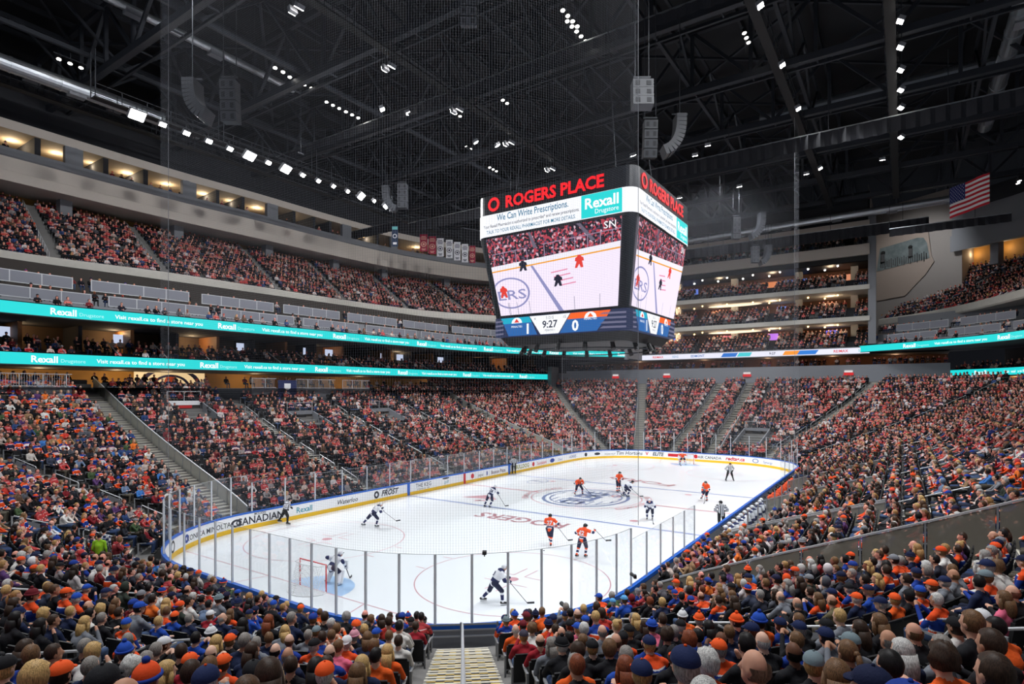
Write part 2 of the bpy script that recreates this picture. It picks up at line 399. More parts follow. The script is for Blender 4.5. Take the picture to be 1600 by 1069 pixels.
panes(S_FAR+2*SY, S_RIGHT, 6, 3.5, 'tall clear glass pane in the far corner below the referee', 'glass panes in the distant corner')
panes(S_RIGHT, S_RIGHT+10, 4, 2.95, 'clear glass pane beyond the players bench', 'glass panes beyond the bench')
panes(S_RIGHT+2*SX-8.5, S_RIGHT+2*SX, 5, 2.95, 'clear glass pane between the players bench and the near corner', 'glass panes next to the bench')
panes(S_RIGHT+2*SX, S_NEAR, 11, 3.42, 'tall clear glass pane with steel post in the near corner beside the aisle stairs', 'glass panes of the near corner')
panes(S_NEAR, S_NEAR+2*SY, 7, 3.42, 'tall clear glass pane with steel post behind the near goal', 'glass panes behind the near goal')
panes(S_NEAR+2*SY, LB, 9, 3.47, 'tall clear glass pane in the curved corner beside the near goal', 'glass panes of the curved corner')
# ---------------- safety nets
def netmat():
    m = bpy.data.materials.new('safety_netting'); m.use_nodes = True; nt = m.node_tree; nt.nodes.clear(); L = nt.links.new; N = nt.nodes.new
    o = N('ShaderNodeOutputMaterial'); t = N('ShaderNodeBsdfTransparent'); d = N('ShaderNodeBsdfDiffuse'); d.inputs[0].default_value = (.3, .31, .35, 1)
    uv = N('ShaderNodeUVMap'); sp = N('ShaderNodeSeparateXYZ'); L(uv.outputs[0], sp.inputs[0]); prev = None
    for k in (0, 1):
        dv = N('ShaderNodeMath'); dv.operation = 'MULTIPLY'; dv.inputs[1].default_value = 11.0; L(sp.outputs[k], dv.inputs[0])
        fr = N('ShaderNodeMath'); fr.operation = 'FRACT'; L(dv.outputs[0], fr.inputs[0])
        lt = N('ShaderNodeMath'); lt.operation = 'LESS_THAN'; lt.inputs[1].default_value = .04 if k == 0 else .02; L(fr.outputs[0], lt.inputs[0])
        if prev is None: prev = lt
        else:
            mx = N('ShaderNodeMath'); mx.operation = 'MAXIMUM'; L(prev.outputs[0], mx.inputs[0]); L(lt.outputs[0], mx.inputs[1]); prev = mx
    ms = N('ShaderNodeMixShader'); L(prev.outputs[0], ms.inputs[0]); L(t.outputs[0], ms.inputs[1]); L(d.outputs[0], ms.inputs[2]); L(ms.outputs[0], o.inputs[0])
    return m
M_net = netmat()
def net(s0, s1, z0, z1, label):
    n = 60; c = [[(*bp(s0+(s1-s0)*i/n, .16)[:2], z) for i in range(n+1)] for z in (z0, z1)]
    m = MB(); m.add(*loft(c)); o = m.build('safety_net', M_net); tag(o, label, 'net')
    uv = o.data.uv_layers.new(name='UVMap')
    for lp in o.data.loops:
        i = lp.vertex_index; uv.data[lp.index].uv = ((s0+(s1-s0)*(i % (n+1))/n), z0 if i <= n else z1)
    mm = MB(); mm.tube(c[1], .03); mm.build('top_cable', M_black, o)
    for k in (0, n): 
        mm = MB(); mm.tube([c[0][k], c[1][k]], .012); mm.build('edge_cable', M_grayp, o)
net(S_RIGHT+2*SX-.5, LB-7.2, 3.45, 36, 'fine dark safety netting hanging above the near end glass')
net(2*SX-2.4, S_RIGHT+2.4, 3.55, 36, 'fine dark safety netting hanging above the far end glass')
# ---------------- goals
M_gred = mat('goal_red', (206, 30, 40), .4)
def stringmat():
    m = bpy.data.materials.new('goal_net'); m.use_nodes = True; nt = m.node_tree; nt.nodes.clear(); L = nt.links.new; N = nt.nodes.new
    o = N('ShaderNodeOutputMaterial'); t = N('ShaderNodeBsdfTransparent'); d = N('ShaderNodeBsdfDiffuse'); d.inputs[0].default_value = (.85, .85, .87, 1)
    tc = N('ShaderNodeTexCoord'); sp = N('ShaderNodeSeparateXYZ'); L(tc.outputs['Object'], sp.inputs[0]); prev = None
    for a, b in ((0, 1), (2, 1), (1, 1)):
        dv = N('ShaderNodeMath'); dv.operation = 'MULTIPLY'; dv.inputs[1].default_value = 14.0; L(sp.outputs[a], dv.inputs[0])
        fr = N('ShaderNodeMath'); fr.operation = 'FRACT'; L(dv.outputs[0], fr.inputs[0])
        lt = N('ShaderNodeMath'); lt.operation = 'LESS_THAN'; lt.inputs[1].default_value = .13; L(fr.outputs[0], lt.inputs[0])
        if prev is None: prev = lt
        else:
            mx = N('ShaderNodeMath'); mx.operation = 'MAXIMUM'; L(prev.outputs[0], mx.inputs[0]); L(lt.outputs[0], mx.inputs[1]); prev = mx
    ms = N('ShaderNodeMixShader'); L(prev.outputs[0], ms.inputs[0]); L(t.outputs[0], ms.inputs[1]); L(d.outputs[0], ms.inputs[2]); L(ms.outputs[0], o.inputs[0])
    return m
M_gnet = stringmat()
def goal(x, e, label):
    g = empty('hockey_goal', (x, 0, 0), label, 'goal')
    m = MB(); b = e*1.05
    m.tube([(0, .915, 0), (0, .915, 1.22), (0, -.915, 1.22), (0, -.915, 0)], .035, 8); m.build('goal_frame', M_gred, g)
    m = MB(); m.tube([(0, .915, .03)]+[(b*math.sin(t), 1.1*math.cos(t)*1.0, .03) for t in [math.pi*i/12 for i in range(1, 12)]]+[(0, -.915, .03)], .03, 6)
    m.tube([(0, .915, 1.2), (e*.35, .8, 1.2), (e*.5, 0, 1.2), (e*.35, -.8, 1.2), (0, -.915, 1.2)], .02, 6)
    m.tube([(e*.5, 0, 1.2), (b, 0, .03)], .02, 6); m.build('base_frame', M_white, g)
    m = MB(); n = 12
    top = [(e*.5*math.sin(math.pi*i/n), .915*math.cos(math.pi*i/n), 1.2) for i in range(n+1)]
    bot = [(b*math.sin(math.pi*i/n), (1.1 if 0 < i < n else .915)*math.cos(math.pi*i/n), .03) for i in range(n+1)]
    m.add(*loft([top, bot])); m.poly([(0, .915, 1.21)]+top[1:-1]+[(0, -.915, 1.21)])
    m.build('netting', M_gnet, g)
goal(-27.13, -1, 'red framed hockey goal with white netting and the goaltender in front, near end')
goal(27.13, 1, 'small distant hockey goal with white netting at the far end boards')
m = MB(); m.tube([(-14.6, -5.9, .0), (-14.6, -5.9, .03)], .04, 10); tag(m.build('hockey_puck', M_black), 'black puck on the ice near the two orange skaters', 'puck')
# ================================================================ STANDS
PPL = []      # (x, y, z, yaw, zone, row)   everyone who sits
def seg_rows(s0, s1, k0, k1, name, label=None):
    """terraced concrete rows between two boards positions"""
    sl = [s0]+[s for s in ss(1.0) if s0 < s < s1]+[s1]; prof = []
    if k0 == 0: prof = [(.15, 0.02), (.6, .02), (.6, zk(0))]
    for k in range(k0, k1):
        prof += [(O0+ROWD*k, zk(k)), (O0+ROWD*(k+1), zk(k))]
    prof.append((prof[-1][0], prof[-1][1]+.02))
    m = MB(); m.add(*loft([[(bp(s, o)[0], bp(s, o)[1], z) for s in sl] for o, z in prof]))
    o = m.build(name, M_conc); tag(o, label or 'terraced concrete seating steps of the lower bowl', 'stands', kind='structure'); return o
seg_rows(0, 2*SX, 0, 25, 'floor_lower_bowl_left'); seg_rows(2*SX, S_RIGHT, 0, 31, 'floor_lower_bowl_far')
seg_rows(S_RIGHT, S_RIGHT+2*SX, 0, 26, 'floor_lower_bowl_right'); seg_rows(S_RIGHT+2*SX, LB, 0, 30, 'floor_lower_bowl_near')
# upper rows of the left side where no platform is
def on_left(x): return x+SX
LEFT_UP = [(-24.3, -12.2), (8.5, 21.9)]
for a, b in LEFT_UP: seg_rows(max(on_left(a), 0), on_left(b), 25, 28, 'floor_lower_bowl_left')
# aisles: ('a', x or angle, centre) in terms of s
def s_ang(deg):
    d = deg % 360
    if 0 <= d <= 90: return 2*SX+(math.radians(90-d))*RC
    if d >= 270: return S_FAR+2*SY+math.radians(360-d)*RC
    if 180 <= d < 270: return S_RIGHT+2*SX+math.radians(270-d)*RC
    return S_NEAR+2*SY+math.radians(180-d)*RC
AIS = [('left', on_left(x)) for x in (-11.3, -.5, 10.4, 21.4)]+[('left', .001)]
AIS += [('far', s_ang(a)) for a in (47, 20)]+[('far', S_FAR+c) for c in (1.2, 6.0)]+[('far', s_ang(a)) for a in (335, 305)]
AIS += [('right', S_RIGHT+SX-x) for x in (18.5, 8, -2.6, -13.2)]+[('right', S_RIGHT+2*SX+.001)]
AIS += [('near', s_ang(a)) for a in (238, 218.8, 199)]+[('near', S_NEAR+1.5), ('near', S_NEAR+8.7), ('near', s_ang(148.5)), ('near', s_ang(119))]
CAM_S = s_ang(218.8)
AISW = {}
for z_, s in AIS: AISW[s] = .68
def aisle_hit(s, o, half=.62):
    """is this seat inside an aisle? works in world units"""
    x, y = bp(s, o)[:2]
    if abs(x+22.7) < .95 and y > 13 or abs(x+22.6) < .95 and y < -13: return True
    for _, a in AIS:
        if a < .1 or abs(a-S_RIGHT-2*SX) < .1: continue
        d = abs((s-a+LB/2) % LB-LB/2)
        if d > 3: continue
        ax, ay, nx, ny, _k = bp(a, o)
        if abs((x-ax)*-ny+(y-ay)*nx) < half+.27 and (x-ax)*nx+(y-ay)*ny > -2: return True
    return False
M_stepp = mat('stair_concrete', (138, 135, 128), .85, noise=.08, nscale=2)
M_nose = mat('nosing_white', (214, 208, 192), .6)
def nosing_mat():
    m = bpy.data.materials.new('nosing_hazard'); m.use_nodes = True; nt = m.node_tree; L = nt.links.new; b = nt.nodes['Principled BSDF']; b.inputs['Roughness'].default_value = .6
    uv = nt.nodes.new('ShaderNodeUVMap'); c = nt.nodes.new('ShaderNodeTexChecker'); c.inputs['Scale'].default_value = 1
    c.inputs[1].default_value = S((214, 180, 70))+(1,); c.inputs[2].default_value = S((30, 30, 30))+(1,)
    L(uv.outputs[0], c.inputs[0]); L(c.outputs[0], b.inputs['Base Color']); return m
M_haz = nosing_mat()
def aisle_stairs(s, k1, label, hazard=False, half=.62, side=0, k0=1):
    x0, y0, nx, ny, _ = bp(s, 0); tx, ty = -ny, nx; x0 += tx*side; y0 += ty*side
    o = empty('aisle_stairs', (x0+nx*1.5, y0+ny*1.5, .95), label, 'stairs'); m = MB(); q = MB(); h = MB(); M = Matrix(((tx, nx, 0), (ty, ny, 0), (0, 0, 1)))
    uvq = []
    for k in range(k0, k1):
        for j in (0, 1):
            oo = O0-1.5+ROWD*k+j*.425; zz = zk(k)-.95+(j*(zk(k+1)-zk(k))/2 if j else .012)
            m.box((nx*(oo+.2125), ny*(oo+.2125), zz-.07+.012), (half*2, .425, .165), M=M)
            zt = zz+.0265
            c = (nx*(oo+.02), ny*(oo+.02), zt-.006); q.box(c, (half*2-.02, .05, .02), M=M)
            if hazard:
                for r in (0, 1):
                    u0 = oo+.07+r*.045
                    for i in range(8):
                        a0 = -half+.06+(2*half-.12)*i/8; a1 = a0+(2*half-.12)/8
                        h.poly([(nx*u+tx*a, ny*u+ty*a, zt+.003) for u, a in ((u0, a0), (u0, a1), (u0+.045, a1), (u0+.045, a0))][::1], (i+r+j) % 2)
    m.build('steps', M_stepp, o); q.build('nosing', M_nose, o)
    if hazard: h.build('hazard_strip', [mat('hazard_yellow', (186, 158, 78), .6), M_black], o)
    return o
def handrail(s, o0, o1, label, half=0, grp='hoop handrails in the lower bowl aisles', panel=False, name='aisle_handrail'):
    x, y, nx, ny, _ = bp(s, o0); tx, ty = -ny, nx
    z0 = zrow(o0)-.1; dz = zrow(o1)-zrow(o0)
    r = empty(name, (x+tx*half, y+ty*half, z0), label, 'handrail', grp); m = MB(); d = o1-o0
    a = [(0, 0, 0), (0, 0, .86), (nx*.06, ny*.06, .94), (nx*(d-.06), ny*(d-.06), .94+dz), (nx*d, ny*d, .86+dz), (nx*d, ny*d, dz)]
    m.tube(a, .024, 6); m.build('top_rail', M_rail, r)
    m = MB(); m.tube([(0, 0, .5), (nx*d, ny*d, .5+dz)], .018, 5); m.build('mid_rail', M_rail, r)
    if panel:
        m = MB(); m.bar((nx*.1, ny*.1, .45), (nx*(d-.1), ny*(d-.1), .45+dz), .015, .7); m.build('infill_panel', M_grayp, r)
    return r
SIDE = {'left': 'long left side', 'far': 'far end', 'right': 'right side', 'near': 'near end'}
nth = {}
ORD = ['first', 'second', 'third', 'fourth', 'fifth', 'sixth', 'seventh']
for zn, s in AIS:
    i = nth.get(zn, 0); nth[zn] = i+1
    if s == CAM_S:
        aisle_stairs(s, 18, 'concrete stairs with yellow and black hazard strips going down to the ice', hazard=True, half=.8); continue
    if zn == 'near' and i in (1,): continue
    kk = {'far': 30, 'right': 24}.get(zn, 26)
    if zn == 'left' and s > 5: kk = 20 if i < 2 else 26
    lab = {'left': ['narrow stairs in the left side crowd above the keg advertisement', 'narrow stairs in the left side crowd near the red line', 'narrow stairs in the left side crowd near the distant blue line', 'stairs beside the distant glass railing on the left side', 'wide concrete stairs beside the glass railing at the left corner'],
           'far': ['stairs in the far left corner crowd', 'grey stairs in the crowd under the leftmost red exit sign', 'bright stairs under the middle exit sign at the far end', 'stairs next to the pale wall at the far end', 'stairs in the crowd right of the far doorway', 'stairs near the far right corner of the crowd'],
           'right': ['farthest stairs up the right side stand', 'stairs behind the distant benches on the right side', 'stairs up the right side behind the players bench', 'stairs with double rails on the right side nearest the bench end', 'stairs along the long glass railing on the right'],
           'near': ['stairs hidden in the near right crowd left of the glass railing', '', 'stairs in the near left crowd', 'stairs in the crowd behind the near goal', 'stairs in the crowd by the curved corner glass', 'stairs in the left crowd by the man in green', 'stairs in the left crowd leading down to the corner glass']}[zn][i]
    aisle_stairs(s, kk, lab, side=.74 if s < .1 else (-.78 if abs(s-S_RIGHT-2*SX) < .1 else 0))
    if zn == 'left' and s > 5 and abs(s-on_left(21.4)) > .1:
        for j, o0 in enumerate((2.2, 5.0, 7.8, 10.6, 13.4, 16.2)): handrail(s, o0, o0+2.0, 'pale hoop handrail among the left side crowd', grp='hoop handrails on the left side')
    if zn == 'far':
        for o0 in (4, 7.5, 11, 14.5, 18, 21.5): handrail(s, o0, o0+2.6, 'distant pale handrail among the far end crowd', .6, grp='handrails at the far end')
    if zn == 'right' and i in (0, 1, 2, 3):
        for o0 in (8.6, 13.2, 17.4, 21.5): handrail(s, o0, o0+2.8, 'long pale handrail crossing the right side crowd', grp='handrails on the right side')
    if zn == 'near':
        for j, o0 in enumerate((1.9, 4.6, 7.3, 10.0, 12.8)):
            if i == 0 or i == 2 or j < 5: handrail(s, o0, o0+1.5, 'pale metal hoop handrail standing in the near crowd', grp='hoop handrails in the near crowd', panel=(j % 2 == 1))
# central rail of the camera aisle
x0, y0, nx, ny, _ = bp(CAM_S, 0)
r = empty('aisle_handrail', (x0+nx*.9, y0+ny*.9, zrow(.9)+.05), 'long central metal handrail of the front stairs going down to the ice', 'handrail')
m = MB(); m.tube([(0, 0, .1), (0, 0, .86)]+[(nx*a, ny*a, zrow(.9+a)-zrow(.9)+.95) for a in (.15, 3, 6, 9, 12, 15.6)], .03, 8); m.build('top_rail', M_rail, r)
for j in range(9):
    m = MB(); d = .9+j*1.8; e = zrow(.9+d)-zrow(.9); m.tube([(nx*d, ny*d, e-.2), (nx*d, ny*d, .92+e)], .024, 6); m.build('post', M_rail, r)
# gate behind the boards at the foot of the stairs
g = empty('rail_gate', (x0+nx*.42, y0+ny*.42, .3), 'grey metal gate at the foot of the front stairs', 'gate'); M3 = Matrix(((-ny, nx, 0), (nx, ny, 0), (0, 0, 1)))
for sx in (-1.25, -.05, 1.15):
    m = MB(); m.box((-ny*sx, nx*sx, .5), (.06, .06, 1.0), M=M3); m.build('post', M_grayp, g)
for zz in (.55, .75, .93):
    m = MB(); m.bar((ny*1.25, -nx*1.25, zz), (-ny*1.15, nx*1.15, zz), .03, .05); m.build('rail', M_alu, g)
# glass rails dividing the stands
def glass_rail(s, o0, o1, side, label, h=.95, glass=M_railglass, step=1.7, base=0):
    x, y, nx, ny, _ = bp(s, o0); tx, ty = -ny, nx
    r = empty('glass_railing', (x+tx*side, y+ty*side, zrow(o0)), label, 'railing'); d = o1-o0; n = int(round(d/step))
    E = lambda a: zrow(o0+a)-zrow(o0)
    H = h if callable(h) else (lambda o: h)
    m = MB()
    for i in range(n): m.bar((nx*d*i/n, ny*d*i/n, H(o0+d*i/n)+E(d*i/n)), (nx*d*(i+1)/n, ny*d*(i+1)/n, H(o0+d*(i+1)/n)+E(d*(i+1)/n)), .07, .06)
    m.build('top_rail', M_rail, r)
    for i in range(n+1):
        m = MB(); a = d*i/n; m.bar((nx*a, ny*a, E(a)-.3), (nx*a, ny*a, H(o0+a)+E(a)-.03), .05); m.build('post', M_grayp, r)
    for i in range(n):
        m = MB(); a = d*(i+.03)/n; b = d*(i+.97)/n; e = .012
        P = [(a, E(a)+base), (b, E(b)+base), (b, H(o0+b)-.05+E(b)), (a, H(o0+a)-.05+E(a))]
        A = [(nx*u+tx*e, ny*u+ty*e, v) for u, v in P]; B = [(nx*u-tx*e, ny*u-ty*e, v) for u, v in P]
        m.add(A+B, [(0, 1, 2, 3), (7, 6, 5, 4), (0, 4, 5, 1), (1, 5, 6, 2), (2, 6, 7, 3), (3, 7, 4, 0)]); m.build('panel', glass, r)
    return r
glass_rail(S_RIGHT+2*SX-.1, 1.0, 16.5, 0, 'long brownish glass railing with metal top rail dividing the right crowd', lambda o: .8+.062*o, base=0)
M_rg2 = glassmat('pale_rail_glass', (.7, .7, .69), .4, haze=.62, hazec=(186, 184, 174))
glass_rail(.02, .6, 24, 0, 'long pale railing descending beside the wide stairs on the left', 1.05, M_rg2, step=1.2)
glass_rail(on_left(22.2), 1.5, 24.5, 0, 'distant glass railing descending through the left crowd', 1.0, M_rg2, step=1.6)
xw = S_FAR+7.3
glass_rail(xw, 1.2, 13, 0, 'pale sloping wall railing beside the far doorway', 1.3, mat('pale_wall', (190, 190, 192), .7), step=3)
for s, a, b in ((S_RIGHT+SX+13.6, 1.4, 8.4), (S_RIGHT+SX+13.0, 1.4, 8.4), (S_RIGHT+SX+2.6, 1.4, 8.0), (S_RIGHT+SX-7.5, 1.4, 7.6)):
    glass_rail(s, a, b, 0, {13.6: 'pale glass stair railing behind the near end of the players bench, nearer of two', 13.0: 'pale glass stair railing behind the near end of the players bench, farther of two', 2.6: 'pale glass stair railing halfway along the right side', -7.5: 'farthest pale glass stair railing on the right side'}[round(s-S_RIGHT-SX, 1)], 1.0, M_rg2, step=1.0)
# ---------------------------------------------------------------- curved levels
class Curve:
    def __init__(s, P, step=1.0):
        P = [Vector((p[0], p[1], 0)) for p in P]; Q = [P[0]*2-P[1]]+P+[P[-1]*2-P[-2]]; d = []
        for i in range(1, len(Q)-2):
            n = max(2, int((Q[i+1]-Q[i]).length/step))
            for j in range(n):
                t = j/n; p0, p1, p2, p3 = Q[i-1:i+3]
                d.append(.5*((2*p1)+(p2-p0)*t+(2*p0-5*p1+4*p2-p3)*t*t+(3*p1-p0-3*p2+p3)*t**3))
        d.append(P[-1]); s.p = d; s.n = []; s.s = [0]
        for i in range(len(d)):
            t = (d[min(i+1, len(d)-1)]-d[max(i-1, 0)]).normalized(); s.n.append(Vector((-t.y, t.x, 0)))
            if i: s.s.append(s.s[-1]+(d[i]-d[i-1]).length)
        s.L = s.s[-1]
    def at(s, u, o=0):
        u = max(0, min(s.L, u)); lo, hi = 0, len(s.s)-1
        while hi-lo > 1:
            k = (lo+hi)//2
            if s.s[k] <= u: lo = k
            else: hi = k
        t = (u-s.s[lo])/(s.s[hi]-s.s[lo]); p = s.p[lo].lerp(s.p[hi], t); n = s.n[lo].lerp(s.n[hi], t).normalized()
        return p.x+n.x*o, p.y+n.y*o, n.x, n.y
    def line(s, o, z, u0=None, u1=None, k=None):
        u0 = 0 if u0 is None else u0; u1 = s.L if u1 is None else u1; k = k or max(1, int((u1-u0)/1.0))
        return [(*s.at(u0+(u1-u0)*i/k, o)[:2], z) for i in range(k+1)]
    def u_of_px(s, px_, z=15, o=0):
        b = None
        for i in range(int(s.L*4)):
            q = pix(*s.at(i/4, o)[:2], z)
            if q[2] > 1 and (b is None or abs(q[0]-px_) < b[0]): b = (abs(q[0]-px_), i/4)
        return b[1]
def shell(c, prof, mt, name, label=None, cat=None, kind='structure', parent=None, u0=None, u1=None, group=None):
    m = MB(); m.add(*loft([c.line(o, z, u0, u1) for o, z in prof])); b = m.build(name, mt, parent)
    if parent is None: tag(b, label, cat, group, kind)
    return b
C1 = Curve([(-50, 33.5), (-29, 34.6), (-16, 34.3), (-6, 34), (14, 33.7), (30, 32.6), (42, 30.4), (47.5, 28.6)])
C0 = Curve([(-50, 30.5), (-29, 33.8), (-17, 33.1), (-7, 32.4), (11, 31.3), (24, 30.2), (38, 25.7), (50.5, 17.4)])
C2 = Curve([(-50, 43), (-26.3, 44.2), (-13, 42.2), (-1, 41.8), (12, 41.2), (23, 39.4), (33, 34.7), (44, 27.4), (53, 19)])
C4 = Curve([(-50, 49.5), (-25, 49.6), (-9, 49.6), (1, 49.0), (14, 48.5), (27, 46.9), (42, 41.5), (58, 30)])
CE = Curve([(57.6, 33), (58, 17.5), (58.3, 0), (58, -17.5), (57.8, -27.5)])
D0 = Curve([(57.6, -16.6), (51.5, -25.2), (41.5, -33.2), (25, -36), (0, -36), (-20, -36)])
D1 = Curve([(59.6, -27.6), (50, -34.2), (35, -37), (0, -37), (-20, -37)])
D2 = Curve([(71.5, -18.6), (66.5, -23.8), (59, -28.7), (46.1, -34), (32, -38.5), (0, -43)])
D4 = Curve([(66.5, -28), (64, -31.4), (59.5, -36), (50, -42), (30, -48), (0, -50)])
TEAL = emis('ribbon_teal', (28, 205, 205), 1.0); M_lt = emis('ribbon_text', (250, 253, 255), 1.0); M_lt2 = emis('ribbon_text_pale', (165, 235, 235), .95)
def ribbon(c, z0, z1, u0, u1, label, start=0.0, per=9.2, seq=True, back=M_dark):
    r = empty('ribbon_board', (0, 0, 0), label, 'led ribbon board')
    shell(c, [(0, z0), (0, z1)], TEAL, 'led_face', parent=r, u0=u0, u1=u1)
    shell(c, [(.0, z1), (-.05, z1+.06), (.3, z1+.06), (.3, z0-.08), (-.04, z0-.08), (0, z0)], back, 'housing', parent=r, u0=u0, u1=u1)
    h = z1-z0; fn = lambda u, v: (*c.at(u, -.012)[:2], z0+v); a = MB(); b = MB(); u = u0+start
    while u < u1-1.5:
        w_ = text_on(a, 'Rexall', fn, h*.82, u, h*.2, .022, False)
        if u+w_+2.5 < u1: text_on(b, 'Drugstore', fn, h*.46, u+w_+.2, h*.24, .004, False)
        v = u+w_+3.0*h
        if v+7*h < u1:
            w2 = text_on(a, 'Visit rexall.ca to find a store near you', fn, h*.52, v, h*.3, .012, False)
            u = v+w2+1.6*h
        else: break
    a.build('lettering', M_lt, r); b.build('small_lettering', M_lt2, r); return r
C1e = C1.u_of_px(861, 11.5); C0e = C0.u_of_px(980, 15)
ribbon(C1, 11.0, 11.9, 0, C1e, 'lower teal ribbon board along the left balcony', start=C1.u_of_px(46, 11.4))
ribbon(C0, 14.8, 15.7, 0, C0e, 'upper teal ribbon board along the left loge boxes', start=C0.u_of_px(80, 15.2))
ribbon(D0, 14.8, 15.7, 0, D0.L, 'upper teal ribbon board on the right side loge boxes', start=6.5)
ribbon(D1, 11.0, 11.9, 0, D1.L, 'lower teal ribbon board at the right edge balcony', start=4.0)
# left level A: concourse behind the lower bowl
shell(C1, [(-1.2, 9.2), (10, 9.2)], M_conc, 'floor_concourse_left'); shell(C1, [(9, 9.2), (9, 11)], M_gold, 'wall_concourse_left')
shell(C1, [(.4, 10.9), (10, 10.9)], M_dark, 'ceiling_concourse_left'); 
shell(C1, [(.25, 11.0), (.25, 11.35), (1.6, 11.35), (1.6, 11.85), (2.9, 11.85), (2.9, 12.35), (8, 12.35)], M_dark, 'floor_suites_left')
shell(C1, [(8, 12.35), (8, 15)], mat('suite_wall', (84, 66, 48), .8, noise=.25, nscale=.4), 'wall_suites_left')
shell(C0, [(.4, 14.72), (10, 14.72)], M_dark, 'ceiling_suites_left')
shell(C0, [(.25, 14.8), (.25, 15.3), (2.0, 15.3), (2.0, 16.2), (4.0, 16.2), (4.0, 17.5), (8.4, 17.5)], M_grayp, 'floor_loges_left')
shell(C0, [(8.4, 17.5), (8.4, 20.4)], mat('loge_wall', (52, 46, 42), .8, noise=.2, nscale=.4), 'wall_loges_left')
shell(C2, [(4, 20.3), (.15, 20.3), (0, 20.5), (0, 21.3), (.15, 21.45), (.4, 21.45)], M_concl, 'wall_balcony_left', 'pale concrete balcony edge of the upper bowl on the left', 'balcony')
# ... platforms with railings at the top of the left lower bowl
def plat(x0, x1, label, zt=9.25, rail=True):
    s0, s1 = on_left(x0), on_left(x1)
    o = empty('seating_platform', (x0, HY+20.9, 7.8), label, 'platform'); L = x1-x0
    m = MB(); m.box((L/2, .1, .68), (L, .2, 1.5)); m.box((L/2, .9, 1.38), (L, 1.6, .1)); m.build('platform_wall', M_grayp, o)
    m = MB()
    for z in (1.5, 2.45): m.bar((0, 0, z), (L, 0, z), .05)
    for i in range(int(L/1.5)+1): m.bar((i*1.5, 0, 1.4), (i*1.5, 0, 2.45), .05)
    for i in range(int(L/.16)): m.bar((i*.16, 0, 1.5), (i*.16, 0, 2.4), .018)
    m.build('railing', M_rail, o)
for a, b, l in ((-40, -24.6, 'grey wheelchair platform with pale railing at the left edge'), (-8.9, -6.1, 'short grey platform left of the navy banner'), (-3.6, 1.7, 'grey platform with pale railing right of the navy banner'), (2.8, 7.0, 'grey platform with pale railing near the middle of the left side')):
    plat(a, b, l)
for a, b, l in ((-21.2, -12.4, 'long thin rail over the crowd beside the round emblem mural'), (9.0, 15, 'long thin rail over the middle of the left crowd'), (16, 27, 'distant thin rail behind the left crowd')):
    o = empty('rear_rail', (a, HY+23.6, 8.6), l, 'railing'); m = MB(); m.bar((0, 0, 1.0), (b-a, 0, 1.0), .06); m.build('top_rail', M_rail, o)
    for i in range(int((b-a)/2)+1): 
        m = MB(); m.bar((i*2, 0, 0), (i*2, 0, 1.0), .04); m.build('post', M_rail, o)
b = empty('navy_banner', (-6.0, HY+20.75, 8.2), 'navy banner with white shield hanging from the rail on the left side', 'banner')
m = MB(); m.box((1.15, 0, .95), (2.3, .03, 1.9)); m.build('cloth', mat('banner_navy', (30, 40, 84), .8), b)
m = MB(); m.poly([(.75, -.02, 1.55), (.75, -.02, 1.05), (1.15, -.02, .8), (1.55, -.02, 1.05), (1.55, -.02, 1.55)][::-1]); text_on(m, 'NHL', lambda u, v: (u, -.02, v), .35, 1.15, .4, .01); m.build('shield', M_white, b)
# round emblem mural on the concourse wall
c = C1.u_of_px(268, 10, 8.6); X, Y, NX, NY = C1.at(c, 8.6)
mu = empty('emblem_mural', (X, Y, 9.3), 'lit mural with large navy ring emblem and orange drop on the concourse wall', 'mural')
m = MB(); m.box((0, .3, .8), (7.2, .1, 1.6)); m.build('backdrop', emis('mural_cream', (240, 205, 150), .8), mu)
m = MB(); f = lambda r, a: (r*1.45*math.cos(a), .23, r*math.sin(a))
for r0, r1 in ((1.15, 1.38), (1.9, 2.25)):
    m.add(*loft([[f(r, max(.0, min(math.pi, math.pi*i/20))) for i in range(21)] for r in (r0, r1)]))
m.v = [(x, y, min(z, 1.55)) for x, y, z in m.v]; m.build('ring', mat('mural_navy', (30, 30, 90), .6), mu)
m = MB(); m.sphere((0, .25, .55), (.7, .03, .8), 12, 8); m.build('drop', mat('mural_orange', (226, 90, 30), .6), mu)
# loge panels (white frames with grey mesh)
M_mesh = mat('loge_mesh', (122, 124, 134), .6)
def loge(c, u0, u1, o, z0, z1, label, grp):
    x, y = c.at(u0, o)[:2]; r = empty('loge_panel', (x, y, z0), label, 'loge railing', grp); n = max(1, int(round((u1-u0)/1.9)))
    P = [c.at(u0+(u1-u0)*i/n, o) for i in range(n+1)]; q = [(p[0]-x, p[1]-y) for p in P]; h = z1-z0
    m = MB()
    for i in range(n): m.bar((*q[i], h/2), (*q[i+1], h/2), .04, h-.1)
    m.build('mesh_infill', M_mesh, r); m = MB()
    for i in range(n):
        for z in (.03, h-.03): m.bar((*q[i], z), (*q[i+1], z), .07, .06)
    for a in q: m.bar((*a, 0), (*a, h), .07)
    m.build('frame', M_rail, r)
LP = ['left edge', 'second', 'third', 'fourth', 'fifth', 'sixth', 'seventh', 'eighth', 'ninth', 'tenth']
edges = [(-200, 136), (165, 322), (345, 458), (475, 562), (575, 652), (662, 728), (735, 806), (812, 880), (886, 970)]
for i, (a, b) in enumerate(edges):
    for o, z0, z1, t, dx in ((4.0, 17.75, 18.75, 'upper', 0), (2.0, 16.3, 17.2, 'lower', 18)):
        ua = 0 if i == 0 else C0.u_of_px(a+dx*(1-i*.06), z0); ub = C0.u_of_px(b+dx*(1-i*.06), z0)
        loge(C0, ua, ub, o, z0, z1, f'{LP[i]} {t} white framed loge railing above the left ribbon board, counted from the left', 'loge railings on the left')
